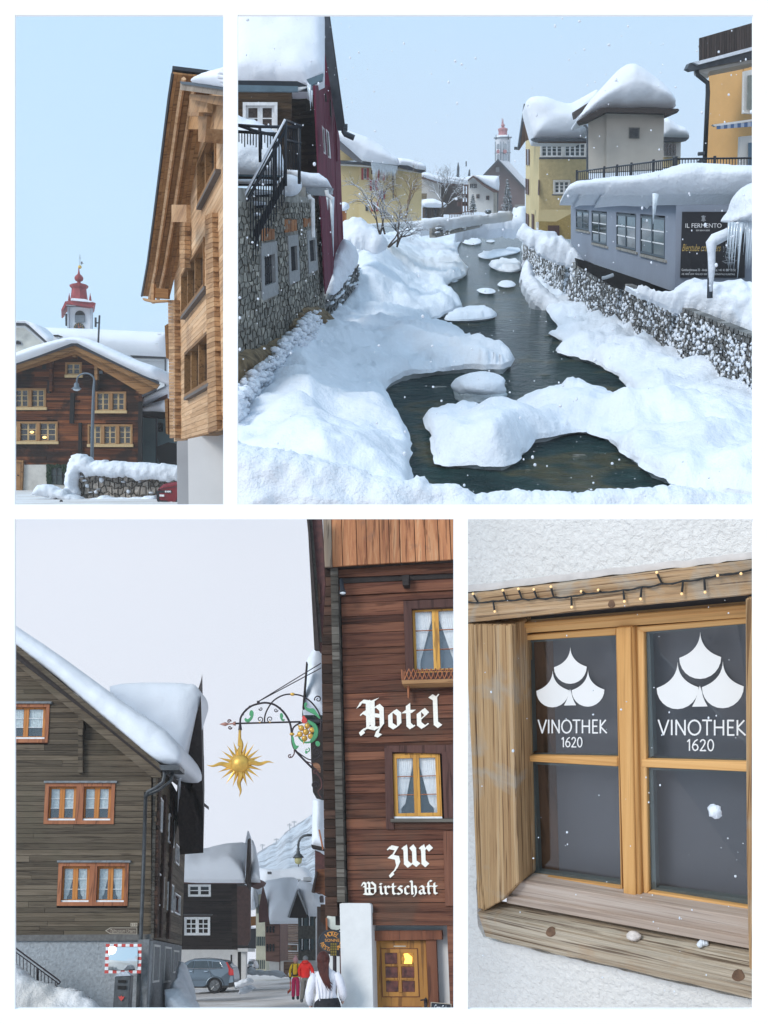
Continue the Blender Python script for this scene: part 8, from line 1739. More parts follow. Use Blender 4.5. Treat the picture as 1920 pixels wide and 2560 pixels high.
 for cx in (378, -60):
  for side in (0, 1):
   c = X(*z(11,(cx,1566)))+pl.Fw*(.0 if not side else Wd-.25); rt = Matrix((pl.R, pl.U, -pl.Fw)).transposed()
   r = 60*k
   mb = MB(); mb.lathe(rt, c-pl.Fw*-.02, [(r*.62,.02),(r*.9,.03),(r,.0),(r,-.2),(r*.6,-.22)], 28); w = mb.build('wheel', tyre, T, rot=pl.rot, smooth=False)
   if side: continue
   mb = MB(); mb.lathe(rt, c, [(r*.70,.034),(r*.66,.045),(r*.62,.03)], 24); mb.lathe(rt, c, [(r*.12,.05),(r*.12,.0)], 10)
   for i in range(5):
    for dd in (-.13, .13):
     a = 2*math.pi*i/5+.3; p0 = c+pl.R*r*.1*math.cos(a)+pl.U*r*.1*math.sin(a); p1 = c+pl.R*r*.64*math.cos(a+dd)+pl.U*r*.64*math.sin(a+dd)
     mb.tube([p0-pl.Fw*.045, p1-pl.Fw*.035], .014, 4)
   mb.build('rim', rim, w, rot=pl.rot)
def small_car(pl, a, b, Y, paint, label, snowy):
 X = flat(pl, Y); w, h = b[0]-a[0], b[1]-a[1]; S = lambda x, y: X(a[0]+x*w, a[1]+y*h)
 T = thing('parked_car', label, 'car', S(.5, 1), pl.rot, None)
 prof = [(0,.85),(0,.5),(.08,.42),(.22,.12),(.35,.03),(.65,.03),(.8,.12),(.92,.42),(1,.5),(1,.85)]
 mb = MB(); mb.prism([S(x, y) for x, y in prof], pl.Fw*2.4); mb.build('body', paint, T, rot=pl.rot, bevel=.05)
 mb = MB(); mb.prism([S(x, y)-pl.Fw*.02 for x, y in ((.2,.4),(.28,.14),(.72,.14),(.8,.4))], pl.Fw*.1); mb.build('windscreen', M['glass'], T, rot=pl.rot)
 for x in (.14, .86):
  mb = MB(); mb.lathe(Matrix((pl.R, pl.U, -pl.Fw)).transposed(), S(x, .85), [(.001,.02),(h*.15*Y/FL,.02),(h*.15*Y/FL,-.2)], 14); mb.build('wheel', M['black'], T, rot=pl.rot)
  mb = MB(); mb.ball(S(x, .55)-pl.Fw*.02, .14, 8, 6); mb.build('headlight', plain('headlight', (.7,.7,.72), .2), T, rot=pl.rot, smooth=True)
 mb = MB(); mb.prism([S(x, y)-pl.Fw*.04 for x, y in ((.35,.6),(.65,.6),(.65,.75),(.35,.75))], pl.Fw*.05); mb.build('grille', M['black'], T, rot=pl.rot)
 if snowy:
  snow_shape('snow_cover', [(a[0]+x*w, a[1]+y*h) for x, y in ((.2,.12),(.3,-.06),(.7,-.06),(.82,.1),(.75,.16),(.25,.16))], X, .2, .4, 3, M['snow'], .3, 1, T, pl, 1, back=1.5)
def head(pl, T, c, r, skin, hair, hat=None, rot=None, face=1):
 mb = MB(); mb.ball(c, r, 16, 12, sq=(.82,.92,1.12), rot=rot); h = mb.build('head', skin, T, rot=rot, smooth=True)
 f = rot.col[1]*face
 mb = MB(); mb.tube([c+f*r*.85, c+f*r*1.08-rot.col[2]*r*.18], [r*.1, r*.16], 6); mb.build('nose', skin, h, rot=rot, smooth=True)
 for s in (-1, 1):
  mb = MB(); mb.ball(c+rot.col[0]*s*r*.82-rot.col[2]*r*.05, r*.2, 8, 6, sq=(.4,.8,1.2), rot=rot); mb.build('ear', skin, h, rot=rot, smooth=True)
  mb = MB(); mb.ball(c+rot.col[0]*s*r*.32+f*r*.8+rot.col[2]*r*.08, r*.11, 8, 6); mb.build('eye', M['black'], h, rot=rot, smooth=True)
 return h
def hand(T, p, d, size, skin, rot, name='hand'):
 mb = MB(); mb.ball(p+d*size*.3, size*.3, 8, 6, sq=(.6,.9,1.2), rot=rot)
 side = rot.col[1]
 for i in range(4):
  o = p+d*size*.5+side*(i-1.5)*size*.16; mb.tube([o, o+d*size*(.28+.05*(i in (1,2)))+rot.col[0]*.0, o+d*size*(.45+.06*(i in (1,2)))-side*size*.02], [size*.09, size*.08, size*.06], 6)
 mb.tube([p+d*size*.15+side*size*.25, p+d*size*.4+side*size*.42, p+d*size*.55+side*size*.42], [size*.1,size*.08,size*.06], 6)
 mb.build(name, skin, T, rot=rot, smooth=True)
def body_parts(pl, T, base, H, cols, pose, rot):
 """continuous skinned figure: trousers/legs and jacket/torso+arms; base at the feet"""
 s = H/1.75; leg_m, top_m, boot_m = cols
 fx = pose.get('feet', ((-.11,0),(.11,.0))); 
 V = [(0,0,.95),(-.09,0,.88),(-.10,.0,.5),(fx[0][0],fx[0][1],.1),(.09,0,.88),(.10,0,.5),(fx[1][0],fx[1][1],.1),(0,0,1.02)]
 E = [(0,1),(1,2),(2,3),(0,4),(4,5),(5,6),(0,7)]
 lr = pose.get('leg_r', 1.0)
 Rr = [.15,.105*lr,.085*lr,.075*lr,.105*lr,.085*lr,.075*lr,.15]
 skin_body('trousers', leg_m, base, rot, [tuple(c*s for c in v) for v in V], E, [r*s for r in Rr], T, 2)
 for f in fx:
  mb = MB(); c = base+rot.col[0]*f[0]*s+rot.col[1]*(f[1]+.05)*s+rot.col[2]*.055*s; mb.ball(c, .15*s, 10, 8, sq=(.42,1.0,.38), rot=rot); mb.tube([c-rot.col[1]*.05*s, c-rot.col[1]*.05*s+rot.col[2]*.15*s], [.065*s,.06*s], 8); mb.build('boot', boot_m, T, rot=rot, smooth=True)
 L_, R_ = pose['l'], pose['r']
 V = [(0,0,.92),(0,0,1.1),(0,-.01,1.32),(0,0,1.47),(-.17,0,1.42),L_[0],L_[1],(.17,0,1.42),R_[0],R_[1]]
 E = [(0,1),(1,2),(2,3),(2,4),(4,5),(5,6),(2,7),(7,8),(8,9)]
 jr = pose.get('jr', 1.0)
 Rr = [(.17*jr,.13*jr),(.16*jr,.125*jr),(.17*jr,.12*jr),.07,.075*jr,.062*jr,.05*jr,.075*jr,.062*jr,.05*jr]
 Rr = [tuple(q*s for q in r) if isinstance(r, tuple) else r*s for r in Rr]
 skin_body('jacket', top_m, base, rot, [tuple(c*s for c in v) for v in V], E, Rr, T, 2, 1)
 return s
def people3(pl):
 skin = plain('skin', (.55,.33,.25), .6); rot = pl.rot
 def at(px, py, Y): return flat(pl, Y)(px, py)
 P = lambda base, s, v: base+rot.col[0]*v[0]*s+rot.col[1]*v[1]*s+rot.col[2]*v[2]*s
 # yellow jacket
 Y = 35.5
 b = at(*z(11,(1092,1692)), Y); T = thing('person', 'person in yellow jacket, magenta trousers and pink hat, carrying an orange shovel', 'person', b, rot, 'people walking away down the street')
 H = (1692-1385)/3.53/FL*Y
 pose = dict(l=((-.26,.03,1.18),(-.25,.05,.93)), r=((.24,.03,1.18),(.2,.08,.98)), jr=1.08, leg_r=1.12, feet=((-.12,.05),(.1,-.06)))
 s = body_parts(pl, T, b, H, (plain('magenta_cloth', (.50,.02,.10), .8, bump=.4), plain('yellow_cloth', (.72,.50,.03), .8, bump=.4), plain('boot_black', (.03,.03,.035), .6)), pose, rot)
 head(pl, T, P(b, s, (0,0,1.6)), .115*s, skin, None, rot=rot)
 mb = MB(); mb.ball(P(b, s, (0,0,1.64)), .135*s, 12, 8, sq=(.9,.95,.95), rot=rot); mb.ball(P(b, s, (0,0,1.8)), .05*s, 8, 6); mb.build('hat', plain('pink_wool', (.5,.28,.30), .9, bump=.6), T, rot=rot, smooth=True)
 mb = MB(); mb.ball(P(b, s, (0,-.2,1.24)), .2*s, 12, 10, sq=(.75,.55,1.1), rot=rot); bp_ = mb.build('rucksack', plain('rucksack_yellow', (.66,.43,.03), .8), T, rot=rot, smooth=True)
 blk = M['black']
 for x in (-.11, .11): mb = MB(); mb.tube([P(b, s, (x,-.16,1.46)), P(b, s, (x*1.2,-.32,1.25)), P(b, s, (x,-.2,1.0))], .02*s, 5); mb.build('strap', blk, bp_, rot=rot)
 mb = MB(); mb.tube([P(b, s, (-.18,-.15,1.02)), P(b, s, (0,-.2,1.0)), P(b, s, (.18,-.15,1.02))], .03*s, 6); mb.build('strap', blk, bp_, rot=rot)
 for v in (pose['l'][1], pose['r'][1]): hand(T, P(b, s, v), -rot.col[2], .17*s, blk, rot, 'glove')
 SV = thing('snow_shovel', 'small bright orange snow shovel held by the person in the yellow jacket', 'shovel', at(*z(11,(1035,1640)), Y), rot)
 orr = plain('orange_plastic', (.75,.10,.03), .5); mb = MB(); mb.tube([P(b, s, (-.25,.05,.92)), at(*z(11,(1045,1610)), Y)], .015, 6); mb.build('handle', orr, SV, rot=rot)
 Ff = FR(pl, *z(11,(1010,1590)), *z(11,(1055,1650)), Y); mb = MB(); mb.plate(Ff, z(11,(1018,1618),(1045,1592),(1053,1610),(1020,1645)), .02, .05); mb.build('blade', orr, SV, rot=rot)
 # red jacket
 b = at(*z(11,(1180,1715)), 35); T = thing('person', 'tall person in bright red jacket and grey trousers walking away beside a child', 'person', b, rot, 'people walking away down the street')
 H = (1715-1378)/3.53/FL*35
 pose = dict(l=((-.27,.02,1.2),(-.22,.0,.95)), r=((.29,.0,1.2),(.33,-.02,.92)), jr=1.25, leg_r=1.2, feet=((-.17,.03),(.13,-.05)))
 s = body_parts(pl, T, b, H, (plain('grey_ski_cloth', (.20,.185,.165), .85, bump=.5), plain('red_cloth', (.72,.02,.015), .75, bump=.4), plain('boot_grey', (.12,.12,.12), .7)), pose, rot)
 head(pl, T, P(b, s, (0,0,1.6)), .11*s, skin, None, rot=rot)
 mb = MB(); mb.ball(P(b, s, (0,0,1.65)), .13*s, 12, 8, sq=(.9,.95,.9), rot=rot); mb.build('hat', plain('grey_wool', (.18,.19,.2), .9, bump=.6), T, rot=rot, smooth=True)
 mb = MB(); mb.ball(P(b, s, (0,-.03,1.5)), .16*s, 12, 8, sq=(1,.9,.55), rot=rot); mb.build('hood', plain('red_hood', (.66,.02,.015), .75), T, rot=rot, smooth=True)
 for v in (pose['l'][1], pose['r'][1]): hand(T, P(b, s, v), -rot.col[2], .17*s, skin, rot)
 # child
 b = at(*z(11,(1225,1690)), 36); T = thing('person', 'small child in turquoise jacket beside the person in red', 'person', b, rot, 'people walking away down the street')
 H = (1690-1540)/3.53/FL*36
 pose = dict(l=((-.3,0,1.2),(-.3,.0,1.0)), r=((.3,.0,1.2),(.28,.05,.95)), jr=1.5, leg_r=1.4)
 s = body_parts(pl, T, b, H, (plain('navy_cloth', (.03,.05,.09), .8), plain('turquoise_cloth', (.03,.28,.42), .8), plain('boot_red', (.45,.04,.06), .7)), pose, rot)
 head(pl, T, P(b, s, (0,0,1.62)), .15*s, skin, None, rot=rot)
 mb = MB(); mb.ball(P(b, s, (0,0,1.7)), .17*s, 10, 8, rot=rot); mb.build('hat', plain('blond_wool', (.55,.42,.25), .9), T, rot=rot, smooth=True)
 for v in (pose['l'][1], pose['r'][1]): hand(T, P(b, s, v), -rot.col[2], .2*s, M['black'], rot, 'glove')
 # woman in white blouse, from behind
 Y = 17.8; top = at(*z(11,(1335,1268)), Y); H = 1.68; b = top-pl.U*H
 T = thing('person', 'woman with long dark red hair in a white blouse and black skirt, seen from behind', 'person', b, rot)
 bl = plain('white_blouse', (.74,.72,.76), .8, nsc=6, namt=.07, bump=.8, bd=.03); sk = plain('black_skirt', (.012,.012,.015), .8)
 s = H/1.75; off = rot.col[0]*.10
 V = {6:(-.235,.1,.93), 9:(.30,.12,1.0)}
 mb = MB(); mb.lathe(rot, b+rot.col[0]*.035*s, [(.185*s,.97*s),(.19*s,1.02*s),(.165*s,1.12*s),(.185*s,1.25*s),(.20*s,1.36*s),(.17*s,1.43*s),(.08*s,1.48*s),(.055*s,1.53*s)], 26, sy=.62)
 for q, rr_ in ((((-.14,0,1.40),(-.20,-.01,1.30),(-.245,-.02,1.14),(-.245,.06,1.02),(-.235,.1,.94)), (.07,.075,.07,.068,.045)), (((.20,0,1.40),(.265,-.01,1.30),(.31,-.02,1.16),(.315,.06,1.06),(.30,.12,1.0)), (.07,.075,.07,.068,.045))):
  mb.tube([P(b, s, v) for v in q], [x*s for x in rr_], 12)
 for i in range(5): mb.tube([P(b, s, (.03+(i-2)*.07, -.115+abs(i-2)*.012, 1.34)), P(b, s, (.04+(i-2)*.05, -.112, 1.0))], [.004,.012], 4)
 mb.build('blouse', bl, T, rot=rot, smooth=True)
 mb = MB(); mb.lathe(rot, b+rot.col[0]*.055*s, [(.23*s,.45*s),(.235*s,.6*s),(.24*s,.8*s),(.22*s,.95*s),(.185*s,1.03*s)], 24, sy=.75); mb.build('skirt', sk, T, rot=rot, smooth=True)
 skin_body('legs', sk, b, rot, [tuple(c*s for c in v) for v in [(.05,0,.9),(-.04,0,.85),(-.05,0,.5),(-.06,0,.08),(.14,0,.85),(.15,0,.5),(.16,0,.08)]], [(0,1),(1,2),(2,3),(0,4),(4,5),(5,6)], [r*s for r in (.12,.09,.06,.04,.09,.06,.04)], T, 2)
 for x in (-.06, .16): mb = MB(); mb.ball(P(b, s, (x,.05,.04)), .12*s, 10, 8, sq=(.38,1,.35), rot=rot); mb.build('shoe', M['black'], T, rot=rot, smooth=True)
 hc = P(b, s, (.0,0,1.62)); head(pl, T, hc, .105*s, skin, None, rot=rot)
 hair = wood('dark_red_hair', [(.3,(.03,.008,.006)),(.6,(.09,.022,.016)),(.8,(.15,.045,.03))], 'Z', 2.0, .1, .5, .9, 30)
 mb = MB(); mb.ball(hc-rot.col[1]*.01+rot.col[2]*.01, .125*s, 18, 12, sq=(.9,1.0,1.08), rot=rot)
 for i in range(15):
  f = i/14-.5; q = [(f*.15,-.09+.05*abs(f),1.66),(f*.15,-.12+.04*abs(f),1.52),(f*.12+.02,-.15,1.40),(f*.09+.06+.012*math.sin(i*3),-.16,1.28),(f*.06+.12+.02*math.sin(i*2),-.16,1.19-.05*math.cos(i*1.7))]
  mb.tube([P(b, s, v) for v in q], [.026*s,.028*s,.022*s,.016*s,.003*s], 6)
 mb.build('hair', hair, T, rot=rot, smooth=True)
 for v in (V[6], V[9]): hand(T, P(b, s, v), (rot.col[1]-rot.col[2]*.3).normalized(), .17*s, skin, rot)
# ---------------------------------------------------------------- place 4: the wine shop window in a rough plastered wall
def place4():
 pl = P4
 F = Face(pl, (1170,1486), (1882,1402), (1882,2506), (1170,2337), 5.3, 4.2)
 plas, t, b, N, L = newmat('rough_white_plaster')
 mp, oi = coords(N, L, (1,1,1), rnd=False)
 n1 = noise_n(N, L, mp.outputs[0], 34, 6, .62, .3); n2 = noise_n(N, L, mp.outputs[0], 2.2, 4, .6)
 rp = ramp(N, L, n2.outputs[0], [(.3, (.72,.705,.675)), (.65, (.80,.79,.765))]); L(rp.outputs[0], b.inputs['Base Color']); b.inputs['Roughness'].default_value = .9
 bump_n(N, L, b, n1.outputs[0], 1.0, .022)
 smooth = plain('smooth_plaster_edge', (.62,.59,.57), .9, nsc=9, namt=.12, bump=.4)
 beamst = [(.30,(.07,.04,.022)),(.40,(.30,.17,.085)),(.52,(.48,.31,.17)),(.66,(.58,.42,.27)),(.8,(.60,.50,.38))]
 beam = wood('weathered_larch_beam', beamst, 'X', 1.3, .08, .8, 1.0, 34, patch=((.40,.38,.33), 4.0, .52, .6), crack=1)
 post = wood('weathered_larch_post', [(.28,(.10,.055,.025)),(.42,(.36,.21,.10)),(.55,(.54,.35,.18)),(.75,(.58,.46,.33))], 'Z', 1.3, .08, .8, .9, 34, patch=((.40,.36,.30), 3.0, .54, .6), crack=1)
 pine = wood('varnished_pine', [(.3,(.40,.19,.06)),(.5,(.62,.33,.115)),(.7,(.74,.44,.18))], 'X', 1.3, .06, .45, .15, 30, crack=.25)
 pinev = wood('varnished_pine_upright', [(.3,(.40,.19,.06)),(.5,(.62,.33,.115)),(.7,(.74,.44,.18))], 'Z', 1.3, .06, .45, .15, 30, crack=.25)
 grey = wood('greyed_sill_board', [(.3,(.24,.17,.125)),(.5,(.42,.33,.27)),(.7,(.53,.45,.39))], 'X', 1.2, .06, .7, .35, 30, crack=.4)
 oldb = wood('old_split_beam', [(.30,(.05,.035,.025)),(.41,(.28,.20,.13)),(.55,(.50,.42,.32)),(.75,(.62,.55,.45))], 'X', 1.3, .05, .85, 1.0, 36, patch=((.40,.25,.14), 4.0, .57, .5), crack=1)
 gask = plain('grey_window_seal', (.10,.125,.125), .5)
 sheet, t, b, N, L = newmat('dark_blind'); b.inputs['Base Color'].default_value = (.095,.095,.11,1); b.inputs['Roughness'].default_value = .35
 film = plain('white_window_film', (.80,.80,.79), .5, namt=.02)
 glass = thinglass('shop_window_glass', (.93,.95,.96), .015)
 # plastered wall with the opening left free (upper, lower, left pieces), wavy edge against the timber
 def wall_piece(name, pts, out, th, mat):
  mb = MB(); mb.plate(F, pts, out, th); return struct(mb.build(name, mat, rot=F.rot))
 up = []
 for i in range(41):
  s = i/40; x = lerp(1120, 1990, s); y = 1481+(x-1170)*(-.118)+3*noise.noise(Vector((x*.02, 0, 0)))+2*noise.noise(Vector((x*.07, 3, 0)))
  up.append((x, y))
 wallth = .012
 mb = MB(); mb.plate(F, [(1110,1180),(1990,1180)]+up[::-1], .035, .04); wall = struct(mb.build('plaster_wall', plas, rot=F.rot))
 mb = MB()
 mb.plate(F, [(p[0], p[1]-17) for p in up]+[p for p in up[::-1]], .043, .03); mb.build('smooth_edge', smooth, wall, rot=F.rot)
 lo = []
 for i in range(41):
  s = i/40; x = lerp(1211, 1990, s); y = 2346+(x-1211)*(.231)+5*noise.noise(Vector((x*.018, 7, 0)))+3*noise.noise(Vector((x*.06, 9, 0)))
  lo.append((x, y))
 mb = MB(); mb.plate(F, lo+[(1990,2720),(1110,2700),(1110,2320)], .036, .04); mb.build('lower_wall', plas, wall, rot=F.rot)
 lf = [(1110,1470),(1170,1490)]+[(1172+ (y-1490)*.027+3*noise.noise(Vector((0,y*.03,2))), y) for y in range(1500, 2340, 24)]+[(1211,2346),(1110,2320)]
 mb = MB(); mb.plate(F, lf, .034, .04); mb.build('side_wall', plas, wall, rot=F.rot)
 # window: Empty with all its timbers
 T = thing('shop_window', 'pine window in old weathered timbers, with white fan emblems on two dark panes', 'window', F.X(1560,2300,0), F.rot)
 def tim(name, pts, out, th, mat, rot=None, bev=.006, sub=0):
  rot = rot or (F.rotV if mat in (post, pinev) else F.rotT if mat in (beam, pine) and pts[0][1] < 1700 else F.rot)
  mb = MB(); mb.plate(F, pts, out, th); return mb.build(name, mat, T, rot=rot, bevel=bev)
 # lintel with uneven edge, under side visible
 top = [(x, 1486+(x-1170)*(-.118)+2.5*noise.noise(Vector((x*.03,5,0)))) for x in range(1140, 1990, 20)]
 bot = [(x, 1557-(x-1170)*.098+2*noise.noise(Vector((x*.03,8,0)))) for x in range(1140, 1990, 20)]
 lint = tim('lintel', top+bot[::-1], .075, .20, beam)
 jl = [z(16,(22,612)), z(16,(262,620)), z(17,(305,800)), z(17,(225,905)), z(17,(118,968)), z(17,(75,960)), z(17,(45,560)), z(17,(30,0))]
 tim('jamb', [(1160,1560),(1181,1560),(1190,1900),(1200,2200),(1211,2275),(1193,2272),(1178,1900)], .07, .2, post)
 tim('jamb', [(1181,1560),z(16,(268,618)),z(17,(308,815)),z(17,(242,888)),z(17,(222,912)),z(17,(118,970)),(1205,2280)], .062, .17, post)
 # frame set back in the opening
 def fr(name, pts, out, th, mat): return tim(name, pts, out, th, mat, bev=.004)
 fr('frame_head', [z(16,(262,632)),z(16,(1640,520)),z(16,(1640,575)),z(16,(262,672))], -.06, .07, pine)
 fr('frame_head', [z(16,(262,615)),z(16,(1640,500)),z(16,(1640,528)),z(16,(262,642))], -.045, .07, pine)
 fr('frame_side', [z(16,(262,640)),z(16,(300,645)),z(17,(340,800)),z(17,(305,800))], -.057, .07, pinev)
 def sash(name, outer, inner):
  # four rails between outer quad and inner quad
  o, i = outer, inner
  for k, nm, mt in ((0,'rail',pine),(1,'stile',pinev),(2,'rail',pine),(3,'stile',pinev)):
   a, b2 = o[k], o[(k+1) % 4]; c, d = i[(k+1) % 4], i[k]
   fr(nm, [a, b2, c, d], -.066-(k % 2)*.001, .05, mt if k != 2 else pine)
 oL = [z(16,(300,682)), z(16,(862,640)), z(17,(893,880)), z(17,(345,800))]
 iL = [z(16,(345,708)), z(16,(862,678)), z(17,(890,838)), z(17,(375,765))]
 oL[1] = z(16,(866,634)); oL[2] = z(17,(898,884))
 sash('sash', oL, iL)
 oR = [z(16,(968,632)), z(16,(1660,575)), z(17,(1660,1012)), z(17,(1018,895))]
 iR = [z(16,(1020,660)), z(16,(1660,608)), z(17,(1660,960)), z(17,(1048,862))]
 sash('sash', oR, iR)
 fr('mullion', [z(16,(862,636)), z(16,(945,630)), z(17,(975,893)), z(17,(905,885))], -.035, .08, pinev)
 fr('mullion', [z(16,(945,632)), z(16,(968,632)), z(17,(1005,897)), z(17,(975,892))], -.045, .08, pinev)
 # glazing bars
 fr('glazing_bar', [z(17,(340,90)), z(17,(872,100)), z(17,(872,152)), z(17,(338,122))], -.062, .03, pine)
 fr('glazing_bar', [z(17,(1005,112)), z(17,(1660,130)), z(17,(1660,184)), z(17,(1005,155))], -.062, .03, pine)
 # rubber seals and panes
 panes = [([z(16,(345,708)), z(16,(862,678)), z(17,(872,100)), z(17,(356,92))]),
   ([z(17,(366,125)), z(17,(874,150)), z(17,(890,838)), z(17,(385,765))]),
   ([z(16,(1020,660)), z(16,(1660,608)), z(17,(1660,132)), z(17,(1034,112))]),
   ([z(17,(1038,158)), z(17,(1660,182)), z(17,(1660,960)), z(17,(1048,862))])]
 sealw = [42, 42, 46, 46]
 for k, q in enumerate(panes):
  mb = MB(); mb.plate(F, q, -.082, .006); p = mb.build('pane', glass, T, rot=F.rot)
  s = sealw[k]/2.27*.95
  mb = MB(); mb.plate(F, [q[0], (q[0][0]+s*.8, q[0][1]), (q[3][0]+s, q[3][1]-10), q[3]], -.092, .03); mb.build('seal', gask, p, rot=F.rot)
  mb = MB(); mb.plate(F, [(q[3][0], q[3][1]-(12 if k % 2 else 4)), (q[2][0], q[2][1]-(22 if k == 3 else 14 if k == 1 else 5)), q[2], q[3]], -.093, .03); mb.build('seal', gask, p, rot=F.rot)
  mb = MB(); mb.plate(F, [q[0], q[1], (q[1][0], q[1][1]+5), (q[0][0], q[0][1]+5)], -.094, .03); mb.build('seal', gask, p, rot=F.rot)
 # sill board, lower old beam with ledge
 fr('sill_board', [z(17,(310,800)), z(17,(345,803)), z(17,(905,898)), z(17,(1660,1020)), z(17,(1660,1195)), z(17,(240,920)), z(17,(240,880)), z(17,(285,838))], .01, .1, grey)
 fr('sill_nosing', [z(17,(240,884)), z(17,(1660,1138)), z(17,(1660,1196)), z(17,(240,928))], .028, .12, grey)
 # ledge (top of the old beam) as real depth: front edge nearer than back edge
 fz = [(x, 2283+(x-1193)*.213+2*noise.noise(Vector((x*.04,1,0)))) for x in range(1193, 1990, 22)]
 fb = [(x, 2344+(x-1213)*.232+4*noise.noise(Vector((x*.022,7.7,0)))+2*noise.noise(Vector((x*.09,3,0)))) for x in range(1213, 1990, 22)]
 mb = MB(); mb.plate(F, fz+fb[::-1], .085, .1); mb.build('lower_beam', oldb, T, rot=F.rot, bevel=.006)
 mb = MB(); a = z(17,(225,922)); 
 rows = []
 for j in range(5):
  tt = j/4; row = []
  for i in range(30):
   s = i/29; f = plerp(fz[0], fz[-1], s); bk = plerp(z(17,(150,905)), (1990, 2370), s)
   o = lerp(.085, -.04, tt); p = plerp(f, bk, tt)
   row.append(F.X(p[0], p[1]+.4*noise.noise(Vector((i*.9, j, 0))), o))
  rows.append(row)
 mb.grid(rows); mb.build('ledge', oldb, T, rot=F.rot, fix=False)
 # knots and iron mark in the beams (real discs of darker end grain)
 knot = plain('dark_knot', (.15,.085,.05), .8, nsc=22, namt=.5)
 for (n_, c, r) in ((17,(492,1092),(27,27)), (17,(1558,1338),(36,34)), (16,(838,500),(20,22))):
  cx, cy = z(n_, c); mb = MB()
  mb.plate(F, [(cx+r[0]/2.27*math.cos(a)*(1+.1*math.sin(3*a)), cy+r[1]/2.27*math.sin(a)) for a in [i*math.pi/9 for i in range(18)]], .0865 if n_ == 17 else .0765, .01)
  mb.build('knot', knot, T, rot=F.rot)
 # right-hand post at the frame edge
 tim('post', [z(16,(1597,468)), (1990,1490), (1990,2500), z(17,(1618,1300)), z(17,(1603,700))], .09, .2, post)
 # pebble on the ledge
 c = F.X(*z(17,(965,1112)), .05); mb = MB(); mb.ball(c, .034, 14, 10, sq=(1,.8,.55), bump=.25, rot=F.rot)
 tag(mb.build('pebble', plain('pale_pebble', (.62,.56,.52), .8, nsc=40, namt=.2), rot=F.rot, smooth=True), 'small round pale pebble lying on the old timber ledge of the shop window', 'pebble')
 c = F.X(*z(17,(1350,1160)), .03); mb = MB()
 for k in range(5): mb.ball(c+Vector((random.uniform(-.02,.02), 0, random.uniform(-.004,.006))), .012, 8, 6, bump=.5)
 # a scrap of snow on the ledge
 tag(mb.build('snow_scrap', M['snow'], rot=F.rot, smooth=True), 'little scrap of snow on the timber ledge at the right', 'snow')
 # blind behind the panes, curtain/wall inside at the left
 mb = MB(); mb.plate(F, [(1290,1500),(1960,1430),(1960,2420),(1290,2300)], -.19, .02); mb.build('blind', sheet, T, rot=F.rot)
 brn = wood('inner_reveal_board', [(.3,(.05,.022,.012)),(.6,(.12,.055,.028))], 'Z', 1, .1, .6, .2)
 mb = MB(); mb.prism([F.X(1333,1585,-.13), F.X(1382,1580,-.188), F.X(1400,2260,-.188), F.X(1348,2200,-.13)], Vector((-.06,.01,0))); mb.build('inner_reveal', brn, T, rot=F.rot)
 # emblem: three fan scales and a small triangle, on the glass
 def emblem(cx, cy, s, sk):
  def scale(ox, oy, r):
   pts = []
   for i in range(13):                       # lower arc
    a = math.radians(180+180*i/12); pts.append((ox+r*math.cos(a), oy-r*math.sin(a)*1.02))
   for i in range(1, 9):                     # right side sweeps to the tip
    t = i/9; x = r*(1-t)**1.9*(1-.0)+0; y = -r*1.1*t**.85*(.35+.65*t)*1.12
    pts.append((ox+x, oy+y))
   pts.append((ox, oy-r*1.22))
   for i in range(8, 0, -1):
    t = i/9; x = r*(1-t)**1.9; y = -r*1.1*t**.85*(.35+.65*t)*1.12
    pts.append((ox-x, oy+y))
   return pts
  r = s
  tri = [(cx-.02*s, cy+.30*s)]+[(cx-.02*s+.07*s+.30*s*t*t, cy+.30*s+1.0*s*t) for t in (.25,.5,.75,1)]+[(cx-.02*s-.07*s-.30*s*t*t, cy+.30*s+1.0*s*t) for t in (1,.75,.5,.25)]
  for nm, pts in (('emblem_scale', scale(cx, cy-r*1.04, r)), ('emblem_scale', scale(cx-r*1.08, cy+.38*r, r)), ('emblem_scale', scale(cx+r*1.08, cy+.38*r, r)), ('emblem_wedge', tri)):
   mb = MB(); mb.plate(F, [(x, y+(x-cx)*sk) for x, y in pts], -.0795, .001); mb.build(nm, film, T, rot=F.rot)
 cx, cy = z(16,(604,955)); emblem(cx, cy, 93/2.2726, -.02)
 cx, cy = z(16,(1342,928)); emblem(cx, cy, 119/2.2726, -.02)
